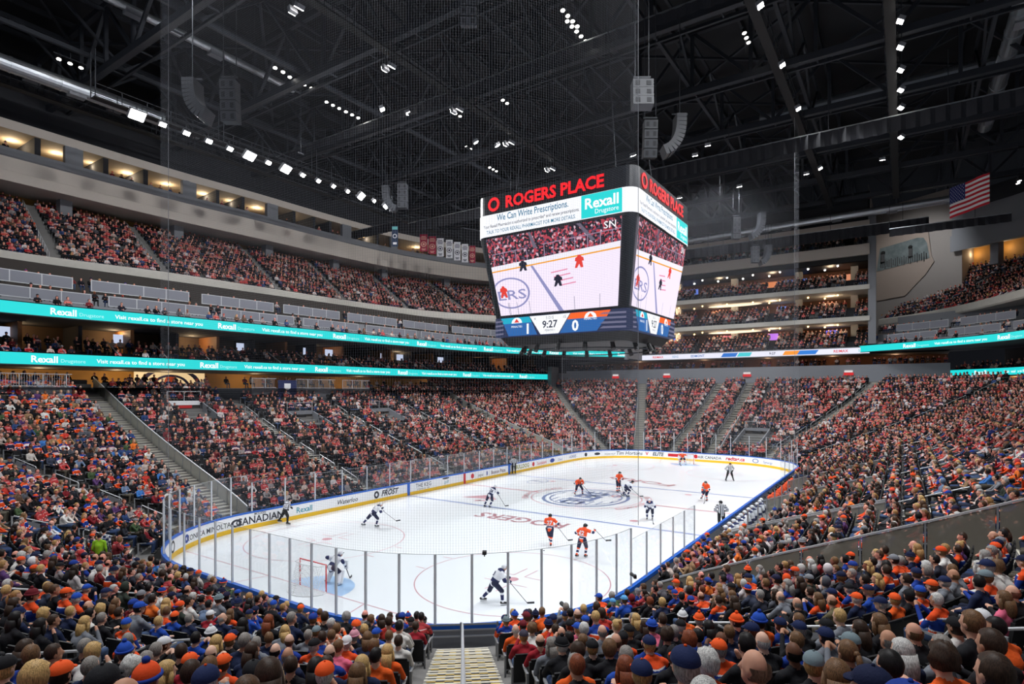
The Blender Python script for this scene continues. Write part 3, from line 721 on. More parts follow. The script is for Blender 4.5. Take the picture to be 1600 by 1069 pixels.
for i in range(5):
    for o, z0, z1, t in ((4.0, 17.75, 18.75, 'upper'), (2.0, 16.3, 17.2, 'lower')):
        loge(D0, 3+i*8.2, 9.6+i*8.2, o, z0, z1, f'{["farthest", "second farthest", "middle", "fourth", "nearest"][i]} {t} white framed loge railing above the right ribbon board', 'loge railings on the right')
shell(D0, [(.25, 14.8), (.25, 15.3), (2.0, 15.3), (2.0, 16.2), (4.0, 16.2), (4.0, 17.5), (8.4, 17.5), (8.4, 20.4)], M_grayp, 'floor_loges_right')
shell(D0, [(.4, 14.72), (10, 14.72)], M_dark, 'ceiling_suites_right'); shell(D1, [(.25, 11), (.25, 11.35), (1.6, 11.35), (1.6, 11.85), (2.9, 11.85), (2.9, 12.35), (8, 12.35), (8, 15)], M_dark, 'floor_suites_right')
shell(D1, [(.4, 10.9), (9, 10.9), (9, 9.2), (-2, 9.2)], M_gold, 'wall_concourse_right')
shell(D2, [(4, 19.9), (.15, 19.9), (0, 20.1), (0, 20.9), (.15, 21.05), (.4, 21.05)], M_concl, 'wall_balcony_right', 'pale concrete balcony edge of the upper bowl on the right', 'balcony')
# ---------------------------------------------------------------- upper bowls
def upper(cA, cB, offB, zA, zB, n, name, zone, aisles):
    K = 70; A = [cA.at(cA.L*i/K, .4) for i in range(K+1)]; B = [cB.at(cB.L*i/K, offB) for i in range(K+1)]; rows = []
    for r in range(n+1):
        t = r/n; rows.append([(a[0]+(b[0]-a[0])*t, a[1]+(b[1]-a[1])*t) for a, b in zip(A, B)])
    prof = []; dz = (zB-zA)/n
    for r in range(n):
        prof.append([(x, y, zA+dz*r) for x, y in rows[r]]); prof.append([(x, y, zA+dz*r) for x, y in rows[r+1]])
    m = MB(); m.add(*loft(prof)); tag(m.build(name, M_conc), 'steep concrete rows of the upper bowl', 'stands', kind='structure')
    for r in range(n):
        R = rows[r]; nx = rows[r+1]; acc = 0
        for i in range(K):
            ax, ay = R[i]; bx, by = R[i+1]; cx, cy = nx[i]; L = math.hypot(bx-ax, by-ay)
            u = acc
            while u < L:
                t = u/L; f = .42; x = ax+(bx-ax)*t+(cx-ax)*f; y = ay+(by-ay)*t+(cy-ay)*f
                fr = (i+t)/K
                if not any(abs(fr-a) < .0055 for a in aisles): PPL.append((x, y, zA+dz*r, math.atan2(ay-cy, ax-cx), zone, r))
                u += .56
            acc = u-L
    # aisle steps and rails
    for a in aisles:
        i = int(a*K); t = a*K-i; P = [(q[i][0]*(1-t)+q[min(i+1, K)][0]*t, q[i][1]*(1-t)+q[min(i+1, K)][1]*t) for q in rows]
        st = empty('upper_stairs', (*P[0], zA), 'steep grey stairs with a rail in the upper bowl crowd', 'stairs', 'upper bowl stairs'); x, y = P[0]; m = MB()
        d = Vector((P[-1][0]-x, P[-1][1]-y, 0)).normalized(); M = Matrix(((-d.y, d.x, 0), (d.x, d.y, 0), (0, 0, 1)))
        for r in range(n):
            m.box((P[r][0]-x+d.x*.2, P[r][1]-y+d.y*.2, dz*r+dz/2-.05), (1.0, .42, dz), M=M)
        m.build('steps', M_conc, st); m = MB(); q = [(P[r][0]-x-d.y*.55, P[r][1]-y+d.x*.55, dz*r) for r in range(0, n, 1)]
        m.tube([(a_, b_, z+.95) for a_, b_, z in q], .025, 5)
        for a_, b_, z in q[::1]: m.bar((a_, b_, z), (a_, b_, z+.95), .03)
        m.build('railing', M_rail, st)
def fracs(cA, pxs, z): return [cA.u_of_px(p, z)/cA.L for p in pxs]
upper(C2, C4, 4.5, 20.95, 28.3, 14, 'floor_upper_bowl_left', 'upper', fracs(C2, (90, 262, 440, 545, 640, 735), 21))
upper(D2, D4, 3.5, 20.5, 27.6, 13, 'floor_upper_bowl_right', 'upper', fracs(D2, (1448, 1560), 21))
# left upper levels
shell(C4, [(6.5, 28.35), (4.4, 28.35), (4.4, 27.5)], M_conc, 'floor_upper_concourse_left')
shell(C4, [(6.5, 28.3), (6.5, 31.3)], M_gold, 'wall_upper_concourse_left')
shell(C4, [(7, 29.6), (1.2, 29.25), (0, 29.2), (-.15, 30.15), (-.1, 30.2), (-.1, 31.5)], M_beige, 'wall_press_level_left', 'beige curved fascia under the press boxes on the left', 'fascia')
shell(C4, [(-.1, 31.5), (-.3, 31.6), (-.38, 32.0), (-.3, 32.35), (0, 32.45), (.3, 32.4), (.3, 31.7)], M_grayp, 'trim_bumper_left')
shell(C4, [(-.1, 34.2), (-.1, 35.1)], M_beige, 'wall_header_left'); shell(C4, [(-.1, 34.2), (6, 34.2)], mat('suite_ceiling', (200, 180, 150), .8), 'ceiling_press_left')
shell(C4, [(.1, 31.8), (6, 31.8)], M_dark, 'floor_press_left'); shell(C4, [(6, 31.8), (6, 34.2)], mat('press_wall', (150, 112, 64), .8, noise=.3, nscale=.3), 'wall_press_left')
shell(C4, [(-.1, 35.1), (.3, 36.1), (.6, 38.3)], M_dark, 'wall_roof_skirt_left'); shell(C4, [(.5, 38.3), (.3, 38.45), (.7, 38.45)], M_grayp, 'trim_roof_edge_left')
for i, (p, w_) in enumerate([(62, .5), (115, 1.6), (167, .5), (229, .5), (295, 1.6), (340, .4), (382, .4), (425, 1.6), (461, .4), (492, .4), (518, .4), (541, 1.6), (592, .4), (616, 1.3), (709, 1.2)]):
    u = C4.u_of_px(p, 33); x, y, nx, ny = C4.at(u, .2 if w_ > 1 else 3.0); M = Matrix(((-ny, nx, 0), (nx, ny, 0), (0, 0, 1)))
    m = MB(); m.box((x, y, 33), (w_, .6 if w_ > 1 else 5.6, 2.5), M=M); tag(m.build('wall_press_divider', M_grayp if w_ > 1 else M_dark), kind='structure')
# columns below the press fascia
for p in (118, 296, 438, 541, 616, 709):
    u = C4.u_of_px(p, 29); x, y, nx, ny = C4.at(u, 3.2); m = MB(); m.box((x, y, 28.7), (1.1, 1.1, 3.0), M=Matrix(((-ny, nx, 0), (nx, ny, 0), (0, 0, 1)))); tag(m.build('pillar', M_grayp), kind='structure')
# right upper levels
M_wr = mat('right_wall', (150, 144, 140), .8, noise=.05)
shell(D4, [(4.5, 27.6), (4.5, 31)], M_gold, 'wall_upper_concourse_right'); shell(D4, [(5, 31), (0, 30.0), (-.1, 30.0), (-.1, 32.4), (.3, 32.4), (.3, 36)], M_grayp, 'wall_press_level_right', 'pale fascia over the upper bowl on the right', 'fascia')
shell(D4, [(.35, 32.4), (.6, 38.5)], M_dark, 'wall_roof_skirt_right')
for u in (5, 15, 26): 
    x, y, nx, ny = D4.at(u, 2.0); m = MB(); m.box((x, y, 29), (1.1, 1.1, 3.4), M=Matrix(((-ny, nx, 0), (nx, ny, 0), (0, 0, 1)))); tag(m.build('pillar', M_grayp), kind='structure')
# big wall between the end galleries and the right upper bowl
W0, W1, W2 = Vector((58.2, -17.7, 0)), Vector((73.5, -17.9, 0)), Vector((66.6, -29.4, 0))
m = MB(); m.add(*loft([[(p.x, p.y, 16) for p in (W0, W1, W2, W2+Vector((6, -3, 0)))], [(p.x, p.y, 40) for p in (W0, W1, W2, W2+Vector((6, -3, 0)))]]))
tag(m.build('wall_right_end', M_wr), 'large pale grey end wall right of the far galleries', 'wall', kind='structure')
m = MB(); m.box((58.4, -18.2, 26), (.9, 1.0, 20)); tag(m.build('wall_gallery_end', M_grayp), kind='structure')
dW = (W2-W1).normalized(); nW = Vector((dW.y, -dW.x, 0)); nW = nW if nW.x < 0 else -nW
wf = lambda a, z, e=.05: tuple(W1+dW*a+nW*e+Vector((0, 0, z)))
m = MB()
P = [(.5, 24.3), (5.2, 24.5), (8.3, 27.4), (9.6, 29.2), (9.2, 30.3), (8.5, 36.2), (.5, 36.0)]
m.add([wf(a, z, .02) for a, z in P]+[wf(a, z, .18) for a, z in P], [tuple(range(7)), tuple(range(13, 6, -1))]+[(i, (i+1) % 7, 7+(i+1) % 7, 7+i) for i in range(7)])
wp = tag(m.build('raised_wall_panel', mat('taupe_panel', (160, 146, 136), .85, noise=.05)), 'large taupe panel with rounded outline on the pale end wall', 'wall panel')
m = MB(); P = [(.6, 29.3), (9.0, 29.9), (8.6, 32.4), (8.1, 33.3), (7.2, 33.5), (1.2, 33.1)]
m.poly([wf(a, z, .24) for a, z in P]); m.build('mural', mat('mural_teal_grey', (140, 150, 150), .8, two=(60, 74, 78), nscale=1.2, noise=.1), wp)
m = MB()
for a in (1.8, 6.2): m.box(wf(a, 31.3, .4), (.5, .5, 1.3)); m.sphere(wf(a, 32.2, .4), .32)
for i in range(22): m.box(wf(1.4+i*.34, 30.3, .3), (.12, .12, .9+.3*(i % 3)))
m.build('mural_figures', M_black, wp)
# ---------------------------------------------------------------- far end galleries
M_gwall = mat('gallery_wall', (64, 50, 42), .8, two=(120, 74, 44), nscale=.25); M_gceil = mat('gallery_ceiling', (70, 64, 58), .8)
shell(CE, [(-.4, 9.0), (-.4, 12.9), (0, 12.9)], M_grayp, 'wall_far_parapet', 'long grey parapet above the far end crowd', 'wall')
uL = 15.5; uR = CE.L-9.6
shell(CE, [(0, 12.7), (8, 12.7), (8, 14.7)], M_gwall, 'wall_far_restaurant'); shell(CE, [(8, 14.55), (0, 14.55)], M_gceil, 'ceiling_far_restaurant')
rb = empty('led_scoreband', (0, 0, 0), 'white led ribbon with blue and orange score graphics at the far end', 'led ribbon board')
shell(CE, [(-.5, 14.6), (-.5, 15.45)], emis('scoreband_white', (226, 226, 240), .95), 'led_face', parent=rb, u0=uL, u1=uR)
shell(CE, [(-.5, 15.45), (-.5, 15.6), (.2, 15.6), (.2, 14.5), (-.5, 14.5), (-.5, 14.6)], M_grayp, 'housing', parent=rb, u0=uL, u1=uR)
fn = lambda u, v: (*CE.at(u, -.53)[:2], 14.6+v)
for t, u, col in (('RE/MAX', 18.5, (214, 50, 60)), ('5DG', 21.6, (120, 160, 200)), ('EDMONT', 25.5, (60, 110, 180)), ('9:27', 37.5, (50, 60, 90)), ('RE/MAX', 47.2, (214, 50, 60)), ('5DG', 50, (120, 200, 200))):
    m = MB(); text_on(m, t, fn, .55, u, .25, .02); m.build('lettering', emis('band_ink_%d' % (u*10), col, .9), rb)
for u, w_, col in ((30.8, 1.4, (30, 110, 200)), (33.2, 1.2, (60, 200, 210)), (40.3, 1.3, (250, 150, 30)), (42.6, 1.6, (40, 120, 210))):
    m = MB(); m.poly([fn(u-w_, .1), fn(u+w_*.7, .1), fn(u+w_, .75), fn(u-w_*.7, .75)]); m.build('graphic', emis('band_g_%d' % (u*10), col, .9), rb)
for z0, z1, nm, lb in ((19.5, 20.2, 'wall_second_gallery_edge', 'lower concrete gallery edge at the far end'), (24.2, 24.9, 'wall_third_gallery_edge', 'middle concrete gallery edge at the far end'), (29.4, 31.0, 'wall_beige_gallery_band', 'wide beige band at the far end under the roof'), (33.5, 34.5, 'wall_top_gallery_band', 'top beige band at the far end under the roof')):
    shell(CE, [(9, z0), (-.3, z0), (-.3, z1), (.1, z1), (.1, z0+.3)], M_beige if z0 > 28 else M_concl, nm, lb, 'gallery edge', u0=uL, u1=uR)
for z0, z1, zf in ((15.0, 19.6, 17.6), (20.0, 24.3, 22.2), (24.7, 29.5, 26.4), (31.0, 33.6, 31.1)):
    shell(CE, [(8.5, zf), (8.5, z1)], M_gwall if z0 < 30 else M_dark, 'wall_gallery_back', u0=uL, u1=uR)
for z0, n in ((15.1, 6), (20.05, 5), (24.75, 4), (31.0, 1)):
    prof = [(.1, z0)]
    for r in range(n): prof += [(.1+.9*r, z0+.5*r), (1.0+.9*r, z0+.5*r)]
    prof += [(8.5, z0+.5*(n-1))]
    shell(CE, prof, M_dark, 'floor_gallery', u0=uL, u1=uR)
    for r in range(n):
        u = uL+.6
        while u < uR-.5:
            if abs((u-uL) % 11.7-9.5) > .6: 
                x, y, nx, ny = CE.at(u, .55+.9*r); PPL.append((x, y, z0+.5*r, math.atan2(-ny, -nx), 'gallery', r))
            u += .6
shell(CE, [(.4, 28.6), (.4, 29.4), (2, 28.8), (8, 28.8)], M_black, 'trim_black_band', u0=uL, u1=uR)
shell(CE, [(.5, 34.5), (.5, 39)], M_dark, 'wall_far_skirt', u0=0, u1=uR)
shell(CE, [(0, 15.7), (0, 39)], M_dark, 'wall_far_left', u0=0, u1=uL)
m = MB(); x, y = C0.at(C0e)[:2]; m.add(*loft([[(x, y, 14.6), (58, 17.6, 14.6)], [(x, y, 17), (58, 17.6, 17)]])); m.box((x+.3, y-.1, 15.3), (.8, .5, 1.8)); tag(m.build('wall_loge_return', M_grayp), kind='structure')
m = MB(); x, y = C1.at(C1e)[:2]; m.box((x+.5, y-.2, 11.4), (2.6, .8, 3.6)); m.box((x+3.5, y-.9, 11.0), (4.5, .3, 2.3)); tag(m.build('wall_balcony_return', M_grayp), kind='structure')
# gallery pillars, lit screens and downlights
for u in (uL+5, uL+14.8, uL+25, uL+33):
    for z0, z1 in ((20, 24.2), (24.8, 29.4), (15.5, 19.6)):
        x, y = CE.at(u, 5.6)[:2]; m = MB(); m.box((x, y, (z0+z1)/2), (1, 1, z1-z0)); tag(m.build('pillar', M_concl), kind='structure')
cols = [(120, 150, 255), (255, 150, 90), (110, 150, 240), (250, 160, 120), (90, 130, 255), (255, 120, 140), (190, 110, 230), (120, 110, 240)]
nb = 0
for z, us in ((22.9, (3, 11, 22, 29)), (18.3, (4, 13, 20.5, 29.5)), (27.4, (6, 20, 24, 31))):
    for u in us:
        x, y = CE.at(uL+u, 8.2)[:2]; m = MB(); m.box((x, y, z), (.1, 3.6 if z > 27 else 1.7, 1.5)); 
        tag(m.build('wall_screen', emis('screen_%d' % nb, cols[nb % 8], .9 if z < 27 else .55)), ['blue', 'orange', 'blue', 'coral', 'blue', 'pink', 'violet', 'indigo'][nb % 8]+' glowing screen on the back wall of the '+{22.9: 'middle', 18.3: 'lower', 27.4: 'upper'}[z]+' far gallery', 'screen', 'glowing screens in the far galleries'); nb += 1
m = MB(); 
for z, u, w_ in ((24.0, 15, 4.6), (19.3, 15, 4.6)):
    x, y = CE.at(uL+u, 4.5)[:2]; m = MB(); m.sphere((x, y, z), (1.2, w_, .15), 16, 6); tag(m.build('ceiling_halo', emis('halo_%d' % z, (255, 226, 190), 1.3)), 'oval glowing ceiling light in the '+('middle' if z > 20 else 'lower')+' far gallery', 'ceiling light')
k = 0
for z in (24.08, 19.38, 28.72):
    for i in range(16):
        x, y = CE.at(uL+1.5+i*2.1, 3+2.5*(i % 2))[:2]; m = MB(); m.sphere((x, y, z), .14, 8, 5)
        tag(m.build('downlight', M_warm if z < 28 else M_lampd), 'small round downlight in the ceiling of a far end gallery', 'ceiling light', 'downlights in the far galleries')
    for i in range(4):
        x, y = CE.at(uL+4+i*8.6, 4)[:2]; ld = bpy.data.lights.new('gallery_light', 'POINT'); ld.energy = 170; ld.color = (1, .74, .48); ld.shadow_soft_size = .5
        lo = bpy.data.objects.new('gallery_light', ld); COL.objects.link(lo); lo.location = (x, y, z-.4)
# warm light in the left concourse, suites and press boxes
def warm(c, o, z, pxs, e, col=(1, .7, .38)):
    for p in pxs:
        x, y = c.at(c.u_of_px(p, z, o), o)[:2]; ld = bpy.data.lights.new('suite_light', 'POINT'); ld.energy = e; ld.color = col; ld.shadow_soft_size = .4
        lo = bpy.data.objects.new('suite_light', ld); COL.objects.link(lo); lo.location = (x, y, z)
warm(C1, 6, 10.6, (60, 180, 260, 400, 560, 700, 820), 150); warm(C1, 6.5, 14.3, (20, 180, 300, 480, 620, 760), 110)
warm(C4, 5.2, 30.6, (30, 90, 190, 330, 385, 480, 660, 740), 330); warm(C4, 3, 33.8, (20, 88, 142, 200, 260, 318, 360, 400, 445, 570, 650), 130, (1, .8, .55))
warm(CE, 5, 14.2, (1000, 1100, 1200, 1300, 1400), 110, (1, .6, .35)); warm(D4, 3.6, 29.8, (1520, 1570), 60); warm(D1, 6, 10.5, (1520, 1590), 120)
# TVs in the suites
for i, p in enumerate((14, 190, 378, 482, 515, 600, 625, 690)):
    x, y, nx, ny = C1.at(C1.u_of_px(p, 13.8, 6.0), 6.0); m = MB(); m.box((x, y, 13.9), (1.5, .08, .85), M=Matrix(((-ny, nx, 0), (nx, ny, 0), (0, 0, 1))))
    tag(m.build('television', emis('tv_glow', (196, 206, 232), .8)), 'glowing television hanging in a suite between the two teal ribbon boards', 'television', 'televisions in the left suites')
for i in range(26):                                         # suite partitions
    u = 3+i*4.1
    if u > C1.L-3: break
    x, y, nx, ny = C1.at(u, 6.2); m = MB(); m.box((x, y, 13.4), (.3, 4.0, 2.6), M=Matrix(((-ny, nx, 0), (nx, ny, 0), (0, 0, 1)))); tag(m.build('wall_suite_divider', M_wood if i % 2 else M_dark), kind='structure')
for i in range(26):                                         # slanting stair rails in the suites
    u = C1.L-2.5-i*3.9
    if u < 2: break
    x, y, nx, ny = C1.at(u, .5); m = MB(); m.bar((0, 0, .7), (nx*2.6, ny*2.6, 2.0), .05, .1); m.bar((0, 0, 0), (0, 0, .7), .05); 
    o = m.build('slanted_rail', M_rail); o.location = (x, y, 11.35); tag(o, 'short slanted rail between suite seats above the lower left ribbon board', 'railing', 'slanted rails in the left suites')
# people on the curved levels
def prow(c, o, z, zone, r, px0=-300, px1=2000, gap=.6, skip=.25, u0=0, u1=None):
    u = u0
    while u < (u1 or c.L):
        x, y, nx, ny = c.at(u, o)
        if rng.random() > skip: PPL.append((x, y, z, math.atan2(-ny, -nx), zone, r))
        u += gap*(1+.3*rng.random())
prow(C1, 1.1, 11.35, 'mid', 0, u1=C1e); prow(C1, 2.3, 11.85, 'mid', 1, u1=C1e); prow(C1, 3.6, 12.35, 'mid', 2, skip=.25, u1=C1e); prow(C1, 4.8, 12.35, 'mid', 2, skip=.5, u1=C1e)
prow(C0, 1.0, 15.3, 'mid', 0, skip=.3); prow(C0, 2.7, 16.25, 'mid', 1, skip=.35); prow(C0, 4.8, 17.7, 'mid', 2, skip=.2); 
prow(C1, 3.0, 9.2, 'mid', 0, skip=.45); prow(C4, .9, 31.9, 'dim', 0, skip=.5, gap=.9)
prow(D0, 1.0, 15.3, 'mid', 0, skip=.5); prow(D0, 2.8, 16.2, 'mid', 1, skip=.5); prow(D0, 4.8, 17.7, 'mid', 2, skip=.2); prow(D1, 1.1, 11.35, 'mid', 0); prow(D1, 2.3, 11.85, 'mid', 1)
prow(CE, .9, 12.75, 'mid', 0, skip=.3); prow(CE, 3, 12.75, 'mid', 0, skip=.5); prow(D1, 2.5, 9.2, 'mid', 0, skip=.4)
for o, a, b in ((22.2, -24, -12.4), (23.1, -24, -12.4), (21.9, 9, 21)): pass
# red exit signs on the parapet over the far aisles
for y, t in ((22.6, 'leftmost'), (12.9, 'second'), (-.6, 'third'), (-15.2, 'rightmost')):
    x = CE.at(33-y, -.5)[0]; o = empty('exit_sign', (x-.1, y, 11.55), f'{t} small red and white exit sign on the grey parapet at the far end', 'sign')
    m = MB(); m.box((0, 0, 0), (.1, 1.3, .4)); m.build('red_panel', emis('exit_red', (214, 40, 44), .8), o); m = MB(); m.box((0, 0, .38), (.1, 1.1, .3)); m.build('white_panel', emis('exit_white', (230, 220, 220), .8), o)
# ================================================================ PEOPLE
MS = attrmat('skin', 'skin', .55); MC1 = attrmat('shirt_main', 'c1', .85, .25, 25); MC2 = attrmat('shirt_second', 'c2', .85, .25, 25)
MC3 = attrmat('shirt_trim', 'c3', .85); MC4 = attrmat('trousers', 'c4', .9, .2, 25); MH = attrmat('hair', 'hc', .5, .9, 140, strand=True); MCC = attrmat('cap_cloth', 'cc', .8, .15, 60); MCB = attrmat('cap_brim', 'cb', .8)
M_shoe = mat('shoe_dark', (34, 32, 34), .6)
PM = [MS, MC1, MC2, MC3, MC4, M_shoe, MH, MCC, MCB]
def remesh_body(parts, voxel, mats, region, name):
    """union of tapered limbs -> one continuous skin; region(i, p) gives the material of limb i at point p"""
    m = MB()
    for a, b, ra, rb, _ in parts:
        if b is None: m.sphere(a, ra, 14, 10)
        else:
            a = Vector(a); b = Vector(b); m.tube([a, a.lerp(b, .5), b], [ra, (ra+rb)/2, rb], 12)
            m.sphere(a, ra, 12, 8); m.sphere(b, rb, 12, 8)
    me = bpy.data.meshes.new('t'); me.from_pydata(m.v, [], m.f); o = bpy.data.objects.new('t', me); COL.objects.link(o)
    r = o.modifiers.new('r', 'REMESH'); r.mode = 'VOXEL'; r.voxel_size = voxel
    s = o.modifiers.new('s', 'SMOOTH'); s.iterations = 2; s.factor = .5
    ev = o.evaluated_get(bpy.context.evaluated_depsgraph_get()); me2 = bpy.data.meshes.new_from_object(ev)
    bpy.data.objects.remove(o); bpy.data.meshes.remove(me)
    me2.name = name; me2.materials.clear()
    for x in mats: me2.materials.append(x)
    n = len(me2.polygons); c = np.empty(n*3); me2.polygons.foreach_get('center', c); c = c.reshape(-1, 3)
    best = np.full(n, 1e9); idx = np.zeros(n, int)
    for i, (a, b, ra, rb, _) in enumerate(parts):
        a = np.array(a, float)
        if b is None:
            r = np.array(ra if isinstance(ra, (list, tuple)) else (ra,)*3); q = (c-a)/r; d = (np.linalg.norm(q, axis=1)-1)*r.min()
        else:
            b_ = np.array(b, float); ab = b_-a; t = np.clip(((c-a)@ab)/max(ab@ab, 1e-9), 0, 1)
            d = np.linalg.norm(c-a-t[:, None]*ab, axis=1)-(ra+(rb-ra)*t)
        k = d < best; best[k] = d[k]; idx[k] = i
    mi = [region(parts[i][4], c[j]) for j, i in enumerate(idx)]
    me2.polygons.foreach_set('material_index', mi); me2.polygons.foreach_set('use_smooth', [True]*n); me2.update()
    return me2
def head_parts(h, turn=0, tilt=0):
    """head, jaw, nose, ears, neck around the point h (neck base at h-(0,0,.19))"""
    R = Matrix.Rotation(turn, 3, 'Z'); f = lambda x, y, z: tuple(Vector(h)+R @ Vector((x, y, z)))
    return [(f(0, 0, .01), None, (.078, .097, .112), 0, 'skin'), (f(0, .045, -.07), None, (.052, .05, .055), 0, 'skin'),
            (f(0, .09, .015), f(0, .113, -.025), .012, .016, 'skin'), (f(.08, 0, -.01), None, (.015, .022, .034), 0, 'skin'), (f(-.08, 0, -.01), None, (.015, .022, .034), 0, 'skin'),
            (f(0, -.02, -.06), (h[0], h[1]-.03, h[2]-.2), .055, .062, 'skin')]
def seated(pose, female=False):
    lean = {'lap': 0, 'lean': .16, 'arms': -.02, 'clap': .05, 'phone': .04, 'chin': .14}.get(pose, 0)
    sh = .9 if female else 1.0
    def T(y, z): return y+lean*(z-.55)*1.6
    P = [((0, .0, .55), None, (.18*sh+.01, .15, .12), 0, 'pants'), ((0, T(0, .6), .6), (0, T(-.03, .84), .84), .15*sh, .165*sh, 'torso'), ((0, T(-.03, .86), .86), None, (.2*sh, .13, .16), 0, 'torso'),
         ((-.15*sh, T(-.03, .97), .97), (.15*sh, T(-.03, .97), .97), .07, .07, 'torso'), ((-.06, T(-.03, 1.0), 1.01), (.06, T(-.03, 1.0), 1.01), .065, .065, 'torso')]
    for s in (-1, 1):
        kx = s*(.13 if s > 0 else .12)
        P += [((s*.1, .02, .54), (kx, .45, .53), .092, .068, 'pants'), ((kx, .45, .52), (kx+s*.01, .42, .1), .064, .045, 'pants'), ((kx+s*.02, .48, .05), None, (.045, .12, .045), 0, 'shoe')]
        S0 = (s*.195*sh, T(-.03, .95), .955)
        E, H = {'lap': ((s*.25, .05, .72), (s*.1, .3, .62)), 'lean': ((s*.25, .28, .72), (s*.07, .46, .66)), 'arms': ((s*.25, .06, .74), (-s*.08, .2, .78)), 'clap': ((s*.25, .1, .74), (s*.03, .36, .86)),
                'phone': ((s*.25, .12, .76), (s*.05, .34, 1.02)), 'chin': ((s*.22, .3, .7), (s*.05, .34, .98) if s > 0 else (s*.05, .42, .64))}[pose]
        P += [(S0, E, .062, .05, 'uarm'), (E, H, .048, .034, 'farm'), (H, tuple(Vector(H)+(Vector(H)-Vector(E)).normalized()*.07), .036, .028, 'skin')]
    return P, (0, T(0, 1.2), 1.2)
def shirt_region(kind):
    def f(r, p):
        if r == 'skin': return 0
        if r == 'pants': return 4
        if r == 'shoe': return 5
        z = p[2]
        if kind == 'jersey':
            if r == 'torso': return 2 if z > .945 else (3 if z > .925 else (1 if z > .7 else (3 if z > .68 else (2 if z > .61 else (3 if z > .59 else 1)))))
            if r == 'uarm': return 2 if z > .9 else (3 if z > .885 else 1)
            d = abs(p[0])*0+math.hypot(p[1]-.05, (z-.72))
            return 3 if .06 < d < .085 or .15 < d < .175 else (2 if .085 < d < .15 else 1)
        return 1
    return f
# head coverings: (name, mesh list) in coordinates relative to the head centre
def dome(mb, c, r, zc, ymax=9, zface=-9, nu=20, nv=12, noise=0, seed=0, mi=0, zmin=-9):
    """part of an ellipsoid shell above zmin, leaving out the face"""
    rn = random.Random(seed); vs_ = []; fs = []; n0 = len(mb.v); ok = []
    for j in range(nv+1):
        a = math.pi*j/nv
        for i in range(nu):
            b = 2*math.pi*i/nu; k = 1+noise*(rn.random()-.3)
            x, y, z = r[0]*math.sin(a)*math.cos(b)*k, r[1]*math.sin(a)*math.sin(b)*k, r[2]*math.cos(a)*k
            vs_.append((c[0]+x, c[1]+y, c[2]+z)); ok.append(z >= zmin-.02 and not (y > ymax and z < zface))
    for j in range(nv):
        for i in range(nu):
            q = (j*nu+i, (j+1)*nu+i, (j+1)*nu+(i+1) % nu, j*nu+(i+1) % nu)
            if all(ok[t] for t in q): fs.append(q)
    mb.add(vs_, fs, mi)
def hair_mesh(kind, seed=0):
    m = MB()
    if kind in ('short', 'curly', 'cap', 'beanie'):
        c_ = kind in ('cap', 'beanie')
        dome(m, (0, -.012, .02 if not c_ else 0), (.088, .106, .115) if kind != 'curly' else (.11, .125, .135), 0, .05, .045, noise=.05 if kind == 'short' else (.0 if c_ else .22), seed=seed, zmin=-.075)
        if c_: m.f = [f for f in m.f if max(m.v[i][2] for i in f) < .05]; m.m = m.m[:len(m.f)]
    if kind == 'bald': dome(m, (0, -.012, .0), (.086, .104, .1), 0, .03, .2, noise=.05, seed=seed, zmin=-.07); m.f = [f for f in m.f if max(m.v[i][2] for i in f) < .045]; m.m = m.m[:len(m.f)]
    if kind == 'long':
        dome(m, (0, -.015, .02), (.098, .115, .12), 0, .05, .04, noise=.06, seed=seed, zmin=-.1)
        m.tube([(0, -.07, 0), (0, -.095, -.12), (0, -.1, -.22), (0, -.09, -.3)], [.085, .09, .08, .03], 12)
        for s in (-1, 1): m.tube([(s*.075, .0, .02), (s*.088, -.01, -.1), (s*.08, -.04, -.22)], [.03, .036, .015], 8)
    if kind == 'bob':
        dome(m, (0, -.015, .015), (.105, .118, .128), 0, .05, .04, noise=.1, seed=seed, zmin=-.12)
    if kind == 'pony':
        dome(m, (0, -.012, .02), (.09, .108, .115), 0, .05, .045, noise=.03, seed=seed, zmin=-.075); m.sphere((0, -.12, .03), .035, 10, 6); m.tube([(0, -.13, .03), (0, -.17, -.05), (0, -.15, -.17), (0, -.14, -.24)], [.025, .035, .03, .008], 8)
    if kind == 'bun': dome(m, (0, -.012, .02), (.09, .108, .115), 0, .05, .045, noise=.03, seed=seed, zmin=-.075); m.sphere((0, -.09, .11), .045, 10, 6)
    return m
def cap_mesh(kind):
    m = MB()
    if kind in ('cap', 'backcap'):
        s = 1 if kind == 'cap' else -1
        dome(m, (0, -.005, .035), (.098, .117, .1), 0, seed=1, zmin=-.0, mi=7)
        A = [(.075*math.cos(t), .0-.005+s*(.085+.075*math.sin(t)), .045-.015*math.sin(t)) for t in [math.pi*i/10 for i in range(11)]]
        B = [(x, y, z-.012) for x, y, z in A]; m.add(A+B, [tuple(range(11)), tuple(range(21, 10, -1))]+[(i, i+11, i+12, i+1) for i in range(10)], 8)
        m.sphere((0, -.005, .137), .012, 8, 4, 8)
    if kind == 'beanie':
        dome(m, (0, -.01, .03), (.1, .118, .122), 0, zmin=.0, noise=.03, mi=7)
        m.tube([(.1*math.cos(t), -.01+.118*math.sin(t), .035) for t in [2*math.pi*i/20 for i in range(21)]], .018, 8, 8, cap=False); m.sphere((0, -.01, .165), .032, 10, 6, 8)
    if kind == 'hood':
        dome(m, (0, -.03, .01), (.115, .125, .14), 0, .07, .1, zmin=-.14, mi=1)
    return m
LOOKS = ['short', 'long', 'cap', 'bald', 'beanie', 'bob', 'curly', 'pony', 'backcap', 'bun', 'hood']
HAIRM = {}; CAPM = {}
